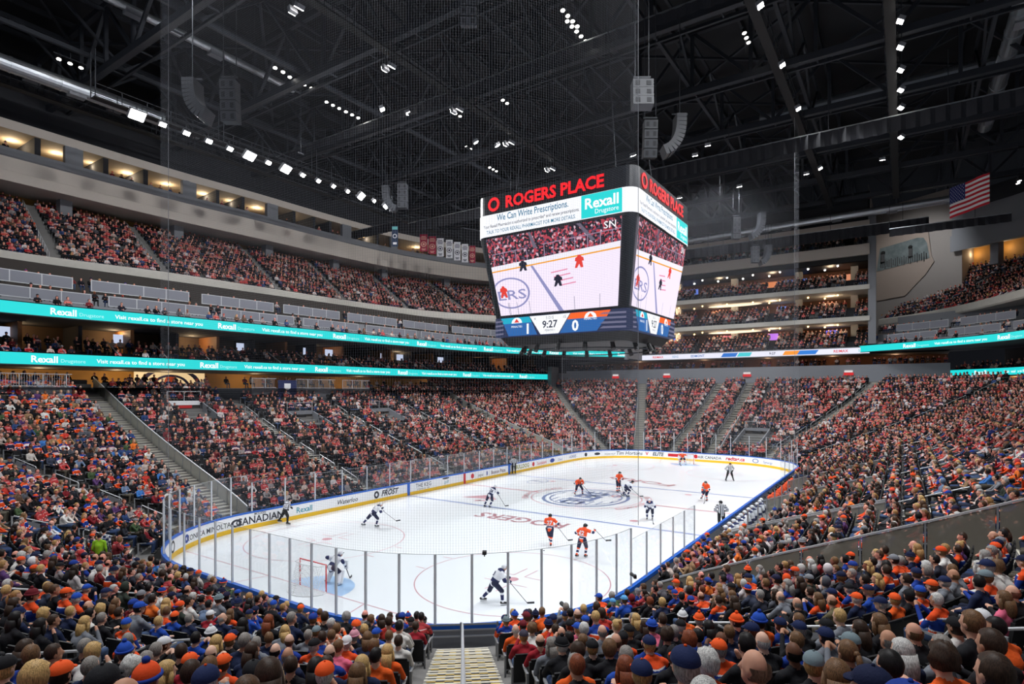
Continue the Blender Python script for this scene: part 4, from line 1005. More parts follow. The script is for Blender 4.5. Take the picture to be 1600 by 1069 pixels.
def mb_mesh(m, name, mats):
    me = bpy.data.meshes.new(name); me.from_pydata(m.v, [], m.f)
    for x in mats: me.materials.append(x)
    if m.m: me.polygons.foreach_set('material_index', m.m)
    me.polygons.foreach_set('use_smooth', [True]*len(me.polygons)); me.update(); return me
for k in ('short', 'long', 'bald', 'bob', 'curly', 'pony', 'bun', 'cap', 'beanie'): HAIRM[k] = mb_mesh(hair_mesh(k, 3), 'hair', [MH])
HAIRM['backcap'] = HAIRM['cap']
for k in ('cap', 'backcap', 'beanie', 'hood'):
    CAPM[k] = mb_mesh(cap_mesh(k), k, PM)
BODY = {}; HEADC = {}
for pose in ('lap', 'lean', 'arms', 'clap', 'phone', 'chin'):
    for cl in ('jersey', 'plain'):
        for tn, tv in (('', 0), ('l', .5), ('r', -.5)):
            if tn and pose in ('phone', 'clap', 'chin'): continue
            P, h = seated(pose, cl == 'plain' and pose == 'arms'); BODY[pose, cl, tn] = remesh_body(P+head_parts(h, tv), .017, PM, shirt_region(cl), 'spectator_body'); HEADC[pose] = h
TURN = {'': 0, 'l': .5, 'r': -.5}
# prototypes for the mass of the crowd live outside the scene, only geometry nodes read them
pcol = bpy.data.collections.new('crowd_kinds'); NPROTO = 0; PROTO = []
def joined(body, head, look, tn, name):
    v = [tuple(p.co) for p in body.vertices]; f = [tuple(p.vertices) for p in body.polygons]; mi = [p.material_index for p in body.polygons]
    R = Matrix.Rotation(TURN[tn], 3, 'Z')
    for src, fix in ((HAIRM.get(look), 6), (CAPM.get(look), None)):
        if src is None: continue
        n = len(v); v += [tuple(Vector(head)+R @ p.co) for p in src.vertices]; f += [tuple(n+i for i in p.vertices) for p in src.polygons]; mi += [fix if fix is not None else p.material_index for p in src.polygons]
    me = bpy.data.meshes.new(name); me.from_pydata(v, [], f)
    for x in PM: me.materials.append(x)
    me.polygons.foreach_set('material_index', mi); me.polygons.foreach_set('use_smooth', [True]*len(f)); me.update(); return me
combos = []
for li, look in enumerate(LOOKS):
    for q in range(4 if look in ('short', 'long', 'cap') else 2):
        pose = ('lap', 'lean', 'arms', 'lap', 'clap', 'arms', 'chin', 'lean')[(li*3+q*5) % 8]; tn = '' if pose in ('clap', 'chin') else ('', 'l', 'r')[(li+q) % 3]
        for cl in ('jersey', 'plain'): combos.append((pose, cl, tn, look))
for i, (pose, cl, tn, look) in enumerate(combos):
    o = bpy.data.objects.new('kind_%03d' % i, joined(BODY[pose, cl, tn], HEADC[pose], look, tn, 'crowd_kind')); pcol.objects.link(o)
# ---- colours
def L_(c): return [round(v, 4) for v in S(c)]
ORANGE, ROYAL, NAVY, WHITE, BLACK, GREY, RED = (236, 82, 34), (30, 60, 146), (20, 28, 60), (232, 232, 234), (26, 26, 30), (128, 130, 136), (204, 40, 44)
JERSEY = [(ORANGE, ROYAL, WHITE), (ROYAL, ORANGE, WHITE), (ORANGE, NAVY, WHITE), (WHITE, ROYAL, ORANGE), (NAVY, ORANGE, WHITE)]
PLAIN = [BLACK, BLACK, (22, 22, 26), (30, 32, 38), (44, 46, 58), (40, 42, 50), NAVY, GREY, (88, 90, 98), (60, 66, 84), (196, 190, 184), (124, 30, 40), (70, 90, 60), (64, 120, 190), (150, 120, 90), (200, 60, 50), (236, 120, 50), (90, 60, 110), (226, 224, 220), (52, 60, 52), (110, 130, 160)]
FARJ = [((200, 70, 70), (170, 58, 62), (226, 196, 194)), ((208, 92, 82), (150, 96, 94), (226, 206, 202)), ((34, 38, 70), (196, 80, 78), (226, 214, 216)), ((214, 204, 206), (40, 44, 80), (200, 80, 70)), ((180, 44, 50), (60, 34, 48), (214, 180, 180))]
FARP = [(18, 18, 22), (14, 14, 18), (26, 24, 30), (20, 20, 30), (24, 24, 30), (30, 30, 42), (20, 20, 26), (16, 16, 20), (28, 28, 34), (50, 50, 56), (150, 142, 142), (206, 198, 198), (120, 40, 46), (84, 84, 90), (48, 70, 116), (100, 78, 64), (196, 180, 172)]
HAIRC = [(40, 30, 24), (58, 42, 32), (84, 60, 42), (120, 88, 56), (196, 160, 104), (168, 128, 80), (150, 146, 142), (190, 188, 184), (30, 26, 26), (110, 58, 36)]
SKIN = [(226, 176, 150), (214, 160, 134), (232, 188, 164), (196, 144, 116), (150, 104, 80), (236, 176, 156), (110, 74, 56)]
CAPC = [(ORANGE, ROYAL), (ROYAL, ORANGE), (NAVY, NAVY), (BLACK, BLACK), (GREY, GREY), (ORANGE, ORANGE), (ROYAL, ROYAL), (236, 236, 236)]
JEANS = [(50, 66, 100), (34, 40, 60), (28, 28, 32), (70, 88, 120), (90, 84, 74), (24, 24, 26)]
def look_of(zone, r):
    near = zone == 'near'
    jr = r.random() < (.40 if near else .30); J = (JERSEY if near else FARJ)
    if zone == 'dim': jr = jr and r.random() < .4
    if jr:
        c1, c2, c3 = r.choices(J, [4, 5, 2, 1, 1] if near else [4, 4, 2, 2, 2])[0]; cl = 'jersey'
    else: c1 = c2 = c3 = r.choice(PLAIN if near else FARP); cl = 'plain'
    cap = r.choice(CAPC[:7]) if near or r.random() < .4 else (r.choice([((30, 30, 60), (30, 30, 60)), (BLACK, BLACK), ((210, 70, 50), (210, 70, 50))]))
    skin = r.choices(SKIN, [5, 5, 4, 3, 1, 4, .6])[0]
    if not near: skin = (min(255, skin[0]+6), int(skin[1]*.93), int(skin[2]*.95))
    return dict(cl=cl, c1=c1, c2=c2, c3=c3, c4=r.choice(JEANS), hc=r.choices(HAIRC, [5, 5, 4, 3, 3, 3, 3, 2, 4, 1])[0], skin=skin, cc=cap[0], cb=cap[1],
                look=r.choices(LOOKS, [30, 16, 24, 8, 6, 6, 4, 5, 3, 2, 1.5] if near else [36, 22, 14, 6, 4, 6, 4, 3, 1, 2, 1])[0])
AT = ('c1', 'c2', 'c3', 'c4', 'hc', 'skin', 'cc', 'cb')
# ---- seats of the lower bowl
SEATS = []   # (x, y, z, yaw, k, s, o)
def kmax(s):
    s = s % LB
    if s < 2*SX:
        x = s-SX
        if any(a < x < b for a, b in LEFT_UP): return 27
        return 24
    return 30 if s < S_RIGHT else (25 if s < S_RIGHT+2*SX else 27)
for k in range(0, 30):
    o = O0+ROWD*k+.47; s = rng.random()*.4
    while s < LB:
        x, y, nx, ny, kd = bp(s, o); ds = .53 if kd == 'l' else .53*RC/(RC+o)
        if k < kmax(s):
            p = pix(x, y, zk(k)+1.2)
            if p[2] > 2.4 and -260 < p[0] < 1860 and not aisle_hit(s, o, .8 if abs(s-CAM_S) < 3 else .62):
                glass = abs(x+21.7) < .5 and y < -13 or abs(x+21.8) < .4 and y > 13
                bench = k < 1 and (S_RIGHT+2*SX < s % LB < LB-8.5) or k < 3 and S_RIGHT+9 < s % LB < S_RIGHT+2*SX-8
                if not glass and not bench: SEATS.append((x, y, zk(k), math.atan2(-ny, -nx)-math.pi/2, k, s, o))
        s += ds
# vomitory openings in the seating
VOM = [(on_left(-16.3), 16.5, 19.8, 1.5), (on_left(-6), 13.6, 17, 1.5), (on_left(5), 13.6, 17, 1.5), (S_FAR+9.5, 4, 9, 1.6)]
def in_vom(s, o): return any(abs(s-a) < w_ and o0-.4 < o < o1+.4 for a, o0, o1, w_ in VOM)
STAND = [(s_ang(173.2), O0+ROWD*2+.55), (s_ang(168.6), O0+ROWD*2+.2), (S_RIGHT+SX-3.8, O0+ROWD*15+.3)]     # the three who stand
def by_stander(x, y): return any(math.hypot(x-bp(a, b)[0], y-bp(a, b)[1]) < .62 for a, b in STAND)
SEATS = [t for t in SEATS if not in_vom(t[5], t[6]) and not by_stander(t[0], t[1])]
# ---- traced looks of the nearest people: (px, py of head, look, cap/hair colour, shirt, turn)
exec(TRACE) if 'TRACE' in globals() else None
TRACE_ROWS = """57,1025,short,b,o;25,1001,cap,N,g;42,1013,long,d,B;88,1052,cap,O,k;90,1020,short,d,n;90,1002,short,d,O;130,1028,bob,l,w;147,1043,short,g,n;186,1028,beanie,R,k;196,1052,curly,w,k;131,1010,short,g,k;183,1001,short,g,b;216,1013,long,k,k;228,1034,short,g,n;224,1060,short,d,n;60,1063,bob,l,n;9,1045,cap,K,k;69,966,curly,l,k;84,980,short,d,n;97,975,short,l,n;115,986,long,l,g;122,965,short,k,w;151,981,short,g,k;48,983,long,k,k;33,966,beanie,N,n;9,972,long,k,k;178,978,short,b,k;203,981,cap,R,b;132,935,cap,R,b;121,929,cap,R,b;147,947,bald,b,k;157,957,curly,l,k;208,954,cap,R,g;182,963,short,d,k;54,930,beanie,M,b;24,948,long,d,k;156,929,cap,N,k;108,927,cap,O,b;178,947,long,b,O
246,1000,short,g,n;238,1031,short,g,k;254,1023,cap,W,k;291,1037,cap,O,r;264,1055,long,l,k;300,1055,short,d,k;326,1034,bald,d,n;327,1046,short,b,g;350,1040,cap,O,b;326,1011,long,l,n;353,1008,cap,O,k;350,999,beanie,W,k;366,1001,cap,N,k;378,1004,short,g,n;386,1052,backcap,K,b;393,1025,long,d,n;404,1007,short,g,g;431,1022,bald,k,n;440,1037,bald,g,n;455,1040,short,d,k;436,1055,long,l,k;405,1052,long,d,o;423,1000,short,b,n;438,996,long,l,g;441,1008,bald,b,o;326,1064,cap,N,B;291,1019,short,d,k;305,1008,short,k,B;294,998,cap,K,k;269,1004,long,k,k;347,980,bald,w,n;325,971,cap,W,r;274,972,cap,O,B;246,966,short,b,b;257,986,short,l,B;296,975,short,g,n;362,975,long,k,g;416,970,long,r,k;444,968,short,g,n;422,948,cap,R,k;383,965,cap,N,B;360,959,long,b,b;344,936,beanie,G,g;365,929,cap,R,n;363,945,beanie,N,k
471,1017,cap,E,k;490,1026,cap,K,b;476,1045,long,k,k;513,1037,bald,d,o;518,1050,short,d,n;530,1032,short,b,p;547,1021,backcap,W,b;568,1020,long,b,n;583,1023,bob,b,k;597,1026,short,k,O;610,1036,long,l,O;583,1050,long,l,n;627,1040,short,k,k;644,1042,cap,K,b;655,1034,short,d,o;666,1028,long,d,o;624,1057,pony,l,b;561,1059,long,b,k;496,1065,cap,O,k;622,1021,short,d,w;644,1017,long,d,w;674,1014,beanie,P,b;694,1004,cap,R,b;610,1004,short,b,w;590,1000,cap,R,B;544,1004,beanie,P,k;518,1006,short,b,w;499,1020,short,d,o;480,1006,short,g,g;496,996,cap,G,k;529,984,short,b,O;558,978,cap,O,n;579,968,short,b,n;661,984,short,d,r;643,975,cap,K,k;672,976,cap,K,n;696,978,short,d,O;621,984,short,k,w;571,984,bob,l,k;508,957,short,d,k;498,959,short,b,O;463,954,cap,O,n
841,1028,cap,O,B;815,1031,long,l,n;827,1034,bob,w,g;812,1008,cap,Q,r;868,1050,cap,N,O;893,1055,short,g,O;934,1049,curly,w,k;985,1026,short,g,B;965,1019,bald,b,n;949,1025,bob,b,k;925,1017,cap,K,k;910,1013,short,b,g;890,1031,beanie,K,k;917,1037,bob,d,k;874,1022,curly,g,k;863,1023,long,g,g;976,1055,long,r,b;907,1064,short,r,k;850,1013,bald,d,r;839,1007,curly,b,w;826,1004,long,k,w;794,987,bald,w,O;875,998,bald,b,g;904,998,bob,w,g;892,1000,short,k,k;866,992,short,d,r;857,986,beanie,N,b;820,977,cap,M,w;787,968,cap,N,o;792,974,beanie,G,o;806,966,beanie,R,b;826,968,cap,M,b;850,960,short,b,O;863,968,cap,N,w;893,962,short,k,k;905,961,bald,b,k;890,950,short,g,g;889,986,cap,K,k;907,984,cap,R,p;919,984,cap,R,B;944,989,bald,g,g;962,978,bun,l,w;976,989,cap,K,k;977,1004,cap,K,b;992,972,short,g,k;934,969,short,l,o;941,936,cap,R,b;961,945,cap,T,o;974,938,cap,T,B;931,948,short,d,k
1168,1043,bald,s,k;1134,1019,cap,O,b;1092,1046,short,w,k;1125,1050,curly,w,b;1071,1038,cap,N,o;1063,1031,cap,K,k;1033,1031,cap,N,b;1009,1058,cap,N,B;1113,1005,bald,x,n;1092,1019,curly,r,k;1185,1016,short,k,k;1203,1005,bald,w,k;1144,1004,short,b,n;1057,1005,short,g,k;1047,1013,curly,d,k;1024,1002,beanie,R,p;1014,1011,bald,d,o;1039,996,cap,O,n;1051,990,cap,K,k;1078,986,beanie,W,O;1071,995,short,k,B;1099,980,beanie,O,n;1114,978,bob,k,n;1126,971,beanie,O,n;1113,990,long,k,o;1168,963,short,b,g;1183,968,beanie,O,o;1203,971,beanie,R,O;1222,990,cap,N,o;1182,993,cap,N,n;1147,966,short,d,w;1089,960,bald,w,k;1064,965,short,l,g;1050,974,short,d,k;1036,974,short,d,n;1047,963,short,b,k;1014,969,short,b,t;1003,980,long,l,k;1008,990,long,d,k;1017,950,curly,r,k;1027,942,bob,l,n;1120,938,short,d,b;1144,939,long,d,k;1153,939,long,b,k
1273,1044,cap,G,k;1297,1006,cap,N,g;1337,1010,cap,G,g;1241,1008,short,b,o;1253,999,cap,N,k;1334,1043,pony,b,n;1308,1057,long,b,k;1246,1038,bald,x,k;1377,1045,short,k,b;1394,1018,long,w,n;1376,1009,bald,g,g;1352,995,long,d,k;1297,984,backcap,K,g;1308,969,short,l,g;1322,960,bald,b,e;1331,948,cap,O,n;1312,944,cap,N,b;1290,955,long,b,k;1354,958,long,k,k;1383,958,cap,N,k;1398,952,cap,O,O;1375,931,cap,N,B;1274,981,short,k,o;1251,974,short,b,k;1270,969,bob,b,k;1253,955,bald,g,k;1234,948,bald,g,g;1235,969,long,l,e;1285,938,long,b,b;1266,930,short,d,k;1334,926,cap,K,o;1391,990,long,b,k;1380,981,long,b,n
1533,1050,short,d,o;1478,1036,curly,d,O;1474,1013,short,g,g;1540,1011,short,d,k;1587,1004,short,k,O;1501,984,cap,K,w;1437,995,bald,b,k;1536,977,short,b,k;1552,968,cap,W,o;1573,947,long,b,p;1593,935,bald,p,k;1540,952,bald,d,w;1472,954,short,w,b;1495,951,bob,b,g;1504,960,long,b,b;1441,933,cap,R,b;1423,947,cap,K,k;1444,979,hood,K,k;1411,968,long,b,k;1527,910,short,k,n;1541,903,cap,G,b;1464,917,cap,O,n;1471,910,cap,N,g;1480,899,bald,b,g;1488,894,short,b,g;1430,896,cap,N,o;1414,905,short,d,g;1441,892,bob,g,k;1455,889,curly,w,k;1550,889,cap,N,w;1563,889,bob,b,w"""
HC = dict(k=(28, 24, 24), b=(112, 82, 56), d=(60, 44, 34), l=(196, 160, 104), g=(140, 134, 128), w=(200, 198, 194), r=(128, 66, 40), s=(120, 100, 84), x=(20, 18, 18), p=(130, 90, 70))
HN = dict(k='black', b='brown', d='dark brown', l='blond', g='grey', w='white', r='reddish', s='shaved', x='shaved', p='thin')
CC = dict(O=((244, 92, 36), (240, 86, 30)), R=((34, 78, 178), (30, 66, 160)), N=((26, 38, 78), (24, 34, 70)), K=((24, 24, 28), (24, 24, 28)), G=((118, 134, 140), (110, 126, 132)), W=((222, 222, 224), (214, 214, 216)), P=((214, 150, 164), (200, 130, 150)), M=((110, 30, 40), (110, 30, 40)), E=((90, 92, 60), (84, 86, 56)), Q=((66, 62, 76), (62, 58, 70)), T=((90, 160, 214), (84, 150, 204)))
CN = dict(O='orange', R='royal blue', N='navy', K='black', G='grey', W='white', P='pink', M='maroon', E='olive', Q='dark grey', T='light blue')
SH = dict(o=('jersey', ORANGE, ROYAL, WHITE, 'orange jersey with blue shoulders'), b=('jersey', ORANGE, ROYAL, WHITE, ''), n=('plain', (30, 40, 70), 0, 0, 'navy jacket'), k=('plain', (30, 30, 34), 0, 0, 'black jacket'), g=('plain', (122, 126, 134), 0, 0, 'grey top'), w=('plain', (222, 218, 212), 0, 0, 'white top'),
          r=('plain', (160, 36, 48), 0, 0, 'dark red shirt'), p=('plain', (232, 110, 140), 0, 0, 'pink top'), e=('plain', (104, 96, 72), 0, 0, 'olive brown jacket'), O=('plain', (240, 98, 36), 0, 0, 'plain orange shirt'), B=('plain', (34, 74, 168), 0, 0, 'plain blue shirt'), t=('plain', (60, 150, 190), 0, 0, 'teal top'))
SH['b'] = ('jersey', ROYAL, ORANGE, WHITE, 'blue jersey with orange shoulders')
NMH = {'short': 'short {} hair', 'long': 'long {} hair', 'bald': 'thinning {} hair', 'bob': 'chin-length {} hair', 'curly': 'curly {} hair', 'pony': '{} ponytail', 'bun': '{} hair in a bun'}
IND = []            # individually built people
def seat_z(k): return zk(k)
used = {}           # row -> list of s
rn = random.Random(11)
TR = []
for q in TRACE_ROWS.replace('\n', ';').split(';'):
    a = q.split(','); TR.append((int(a[0]), int(a[1]), a[2], a[3], a[4]))
TR.sort(key=lambda a: -a[1])
SG = {}
for k in range(1, 25):
    o = O0+ROWD*k+.47; L = []
    s = S_RIGHT+2*SX-14
    while s < LB+6:
        x, y = bp(s, o)[:2]; p = pix(x, y, seat_z(k)+1.2)
        if p[2] > 2.6 and -30 < p[0] < 1640 and p[1] < 1110 and not aisle_hit(s % LB, o, .85 if abs(s-CAM_S) < 3 else .5): L.append((s, p[0], p[1], p[2]))
        s += .06
    SG[k] = L
for (u, v, lk, c1, sh) in TR:
    best = None
    for k, L in SG.items():
        for s, pu, pv, d in L:
            dz = (pv-v)*d/FPX                     # how much taller this person would have to be
            e = (pu-u)**2+max(0, abs(pv-v)-FPX*.05/d)**2*1.2+(dz*30)**2
            if e > (best[0] if best else 700): continue
            sc_ = (RC+O0+ROWD*k)/RC
            if any(abs(s-t)*(sc_ if bp(s)[4] == 'a' else 1) < .40 for t in used.get(k, [])): continue
            best = (e, k, s, dz, d)
    if best is None: continue
    _, k, s, dz, d = best; used.setdefault(k, []).append(s); o = O0+ROWD*k+.47; x, y, nx, ny, _k = bp(s, o)
    cl, a1, a2, a3, sn = SH[sh]; a2 = a2 or a1; a3 = a3 or a1
    hasc = lk in ('cap', 'backcap', 'beanie', 'hood'); cc, cb = CC[c1] if hasc else ((0, 0, 0), (0, 0, 0))
    if c1 == 'N' and sh in 'oB' and lk == 'cap': cb = CC['O'][1]
    sk = rn.choice(SKIN[:4]) if c1 != 'x' else SKIN[6]
    nm = (CN[c1]+' '+{'cap': 'cap', 'backcap': 'cap worn backwards', 'beanie': 'knit hat', 'hood': 'hood'}[lk]) if hasc else ('shaved head' if c1 in 'sx' else NMH[lk].format(HN[c1]))
    IND.append(dict(x=x, y=y, z=seat_z(k), yaw=math.atan2(-ny, -nx)-math.pi/2, k=k, s=s % LB, d=d, sc=max(.93, min(1.08, 1+dz*.8)), cl=cl, c1=a1, c2=a2, c3=a3, c4=rn.choice(JEANS), hc=HC[c1] if not hasc else rn.choice(HAIRC), skin=sk, cc=cc, cb=cb,
                    look=lk, pose=rn.choice(('lap', 'lap', 'lean', 'arms', 'lap', 'lean', 'clap', 'chin', 'phone') if d > 5 else ('lap', 'arms', 'lap', 'clap')), tn=rn.choice(('', '', 'l', 'r')), desc=nm+' and '+sn, gr=(u, v) == (1241, 1008)))
print('traced people placed', len(IND), 'of', len(TR))
# the other seats
rest = []
for t in SEATS:
    x, y, z, yaw, k, s, o = t
    arc = bp(s)[4] == 'a'; sc_ = (RC+o)/RC if arc else 1
    if any(abs((s-q+LB/2) % LB-LB/2)*sc_ < .47 for q in used.get(k, [])): continue
    p = pix(x, y, z+1.2); rest.append((p[2], p, t))
rest.sort(key=lambda a: a[0])
MASS = []          # everyone else: (x, y, z, yaw, zone)
EMPTYSEATS = []
nind = 0
for d, p, t in rest:
    x, y, z, yaw, k, s, o = t
    side = s % LB
    pe = .05+(.10 if side < 2*SX else 0)
    if side < 2*SX and math.sin(side*.7+k*1.3) > .93: pe = .8
    if rng.random() < pe: EMPTYSEATS.append((x, y, z, yaw)); continue
    near = (x-CX)**2+(y-CY)**2 < 32**2 or (side > S_RIGHT and x < -2)
    if len(IND) < 300 and d < 12 and 0 < p[0] < 1600 and p[1] < 1075:
        c = look_of('near', rn); lk = c['look']
        J = {(ORANGE, ROYAL): 'orange jersey with blue shoulders', (ROYAL, ORANGE): 'blue jersey with orange shoulders', (ORANGE, NAVY): 'orange jersey with navy shoulders', (WHITE, ROYAL): 'white jersey with blue shoulders', (NAVY, ORANGE): 'navy jersey with orange shoulders'}
        sn = J.get((c['c1'], c['c2']), 'dark top' if sum(c['c1']) < 220 else ('mid-tone top' if sum(c['c1']) < 480 else 'pale top'))
        hasc = lk in CAPM; hn = min(HC, key=lambda q: sum((a-b)**2 for a, b in zip(HC[q], c['hc'])) if q not in 'sxp' else 1e9)
        cn = min(CC, key=lambda q: sum((a-b)**2 for a, b in zip(CC[q][0], c['cc'])))
        nm = (CN[cn]+' '+{'cap': 'cap', 'backcap': 'cap worn backwards', 'beanie': 'knit hat', 'hood': 'hood'}[lk]) if hasc else NMH[lk].format(HN[hn])
        if lk == 'hood': nm = 'a hood'
        IND.append(dict(x=x, y=y, z=z, yaw=yaw, k=k, s=s, d=d, sc=1+rn.uniform(-.05, .04), pose=rn.choice(('lap', 'lap', 'lean', 'arms', 'clap')), tn=rn.choice(('', '', 'l', 'r')), desc=nm+' and '+sn, gr=False, **c)); continue
    if d < 5 and p[1] > 1000 and abs(p[0]-800) < 900 and len(IND) < 300: pass
    MASS.append((x, y, z, yaw, 'near' if near and (d < 15 or rng.random() < .5) else 'far', d))
# ---- labels that tell people apart
ORDN = ['front', 'second', 'third', 'fourth', 'fifth', 'sixth', 'seventh', 'eighth', 'ninth', 'tenth', 'eleventh', 'twelfth', 'thirteenth', 'fourteenth', 'fifteenth', 'sixteenth', 'seventeenth', 'eighteenth', 'nineteenth', 'twentieth', 'twenty-first', 'twenty-second', 'twenty-third', 'twenty-fourth']
CARD = [''] + 'first second third fourth fifth sixth seventh eighth ninth tenth eleventh twelfth thirteenth fourteenth fifteenth sixteenth seventeenth eighteenth nineteenth twentieth'.split()
byrow = {}
for q in IND: byrow.setdefault((q['k'], q['s'] > CAM_S), []).append(q)
for q in IND:
    for a_, b_ in ((' cap worn backwards', ' backward cap'), ('thinning ', 'thin '), ('chin-length', 'chin-length')): q['desc'] = q['desc'].replace(a_, b_)
for (k, lf), L in byrow.items():
    L.sort(key=lambda q: abs(q['s']-CAM_S))
    for i, q in enumerate(L): q['i'] = i+1; q['left'] = lf
seen = {}
for q in IND:
    row = ORDN[q['k']]; a = q['desc'].replace(' with blue shoulders', '').replace(' with orange shoulders', '').replace(' with navy shoulders', '')
    base = f"person with {a}, {row} row {'left' if q['left'] else 'right'} of front stairs"
    q['label'] = base; seen.setdefault(base, []).append(q)
for b, L in seen.items():
    if len(L) > 1:
        L.sort(key=lambda q: abs(q['s']-CAM_S))
        nm = {2: ['nearer', 'farther'], 3: ['nearest', 'middle', 'farthest']}.get(len(L))
        for i, q in enumerate(L):
            w_ = nm[i] if nm else CARD[i+1]
            q['label'] = b.replace(' row ', f' row, {w_}, ')
# ---- build them
GRP = 'spectators in the near crowd'
def person(q):
    key = (q['pose'], q['cl'], q['tn'] if (q['pose'], q['cl'], q['tn']) in BODY else '')
    r = bpy.data.objects.new('person', BODY[key]); COL.objects.link(r); r.location = (q['x'], q['y'], q['z']); r.rotation_euler = (0, 0, q['yaw']); r.scale = (q['sc'],)*3
    tag(r, q['label'], 'person', GRP); parts = [r]; h = HEADC[q['pose']]; tv = TURN[key[2]]
    for src, nm in ((HAIRM.get(q['look']), 'hair'), (CAPM.get(q['look']), {'cap': 'cap', 'backcap': 'cap', 'beanie': 'knit_hat', 'hood': 'hood'}.get(q['look'], ''))):
        if src is None: continue
        c = bpy.data.objects.new(nm, src); COL.objects.link(c); c.parent = r; c.location = h; c.rotation_euler = (0, 0, tv); parts.append(c)
    if q['look'] == 'hood' : pass
    for p in parts:
        for a in AT: p[a] = L_(q[a])
    return r
M_wt = mat('jersey_lettering', (236, 236, 240), .8)
NUMM = {}
def back_number(r, txt, size=.2, z=.72, y=-.205):
    if txt not in NUMM:
        m = MB(); text_on(m, txt, lambda u, v: (u, -.012*0-abs(u)*.0, v), size, 0, 0, .012); NUMM[txt] = m
    m = NUMM[txt]; b = bpy.data.meshes.new('number'); 
    b.from_pydata([(v[0], y+abs(v[0])*.22+(v[2])*.12, z+v[2]) for v in m.v], [], m.f); b.materials.append(M_wt)
    o = bpy.data.objects.new('back_number', b); COL.objects.link(o); o.parent = r
nn = 0
for q in IND:
    r = person(q)
    if q['gr']: back_number(r, 'GR', .16, .87)
    elif q['cl'] == 'jersey' and q['d'] < 14 and q['look'] not in ('long',):
        nn += 1
        if nn % 2 == 0: back_number(r, ['97', '93', '27', '99', '4', '29', '44', '6'][nn//2 % 8], .24, .7 if q['pose'] != 'lean' else .7, {'lean': -.17}.get(q['pose'], -.2)) if q['pose'] in ('lap', 'arms') else None
# standing people
def standing(arm='down'):
    P = [((0, 0, .93), None, (.17, .13, .14), 0, 'pants'), ((0, 0, .98), (0, -.01, 1.22), .15, .165, 'torso'), ((0, -.01, 1.26), None, (.195, .125, .17), 0, 'torso'), ((-.14, -.01, 1.4), (.14, -.01, 1.4), .065, .065, 'torso'), ((-.05, -.01, 1.44), (.05, -.01, 1.44), .06, .06, 'torso')]
    for s in (-1, 1):
        P += [((s*.09, 0, .9), (s*.11, .02, .5), .09, .065, 'pants'), ((s*.11, .02, .5), (s*.12, -.02, .1), .063, .045, 'pants'), ((s*.13, .04, .045), None, (.045, .13, .045), 0, 'shoe'),
              ((s*.2, -.01, 1.38), (s*.25, -.02, 1.1), .062, .05, 'uarm'), ((s*.25, -.02, 1.1), (s*.2, .14, .92), .048, .034, 'farm'), ((s*.2, .14, .92), (s*.19, .18, .86), .036, .028, 'skin')]
    return P, (0, .02, 1.63)
def camera_arms():
    P, h = seated('lap'); return P, h
P, h = standing()
for (s, o, look, cc, col, pat, lab) in ((STAND[0][0], STAND[0][1], 'short', (0, 0, 0), (140, 190, 40), None, 'person standing in a lime green jacket in the left crowd near the corner glass'), (STAND[1][0], STAND[1][1], 'short', (0, 0, 0), (40, 50, 90), 1, 'person standing in a blue and white checked shirt beside the person in lime green'), (STAND[2][0], STAND[2][1], 'short', (0, 0, 0), (30, 40, 100), None, 'person standing in a navy jersey high in the right crowd')):
    x, y, nx, ny, _ = bp(s, o); k = int((o-O0)/ROWD)
    bdm = remesh_body(P+head_parts(h), .02, PM if not pat else [MS, mat('checked_cloth', (30, 40, 86), .9), MC2, MC3, MC4, M_shoe, MH, MCC, MCB], shirt_region('plain'), 'person')
    if pat:
        m_ = bdm.materials[1]; nt = m_.node_tree; ck = nt.nodes.new('ShaderNodeTexChecker'); ck.inputs['Scale'].default_value = 9; ck.inputs[1].default_value = (.012, .02, .09, 1); ck.inputs[2].default_value = (.6, .62, .68, 1)
        tc = nt.nodes.new('ShaderNodeTexCoord'); nt.links.new(tc.outputs['Object'], ck.inputs[0]); nt.links.new(ck.outputs[0], nt.nodes['Principled BSDF'].inputs['Base Color'])
    r = bpy.data.objects.new('person', bdm); COL.objects.link(r); r.location = (x, y, seat_z(k)+.02); r.rotation_euler = (0, 0, math.atan2(-ny, -nx)-math.pi/2+(.9 if nx < -.2 else .5)); tag(r, lab, 'person')
    c = bpy.data.objects.new('hair', HAIRM['short']); COL.objects.link(c); c.parent = r; c.location = h
    for pp in (r, c):
        for a, v in dict(c1=col, c2=col, c3=col, c4=(30, 34, 50), hc=(40, 32, 28), skin=SKIN[1], cc=(0, 0, 0), cb=(0, 0, 0)).items(): pp[a] = L_(v)
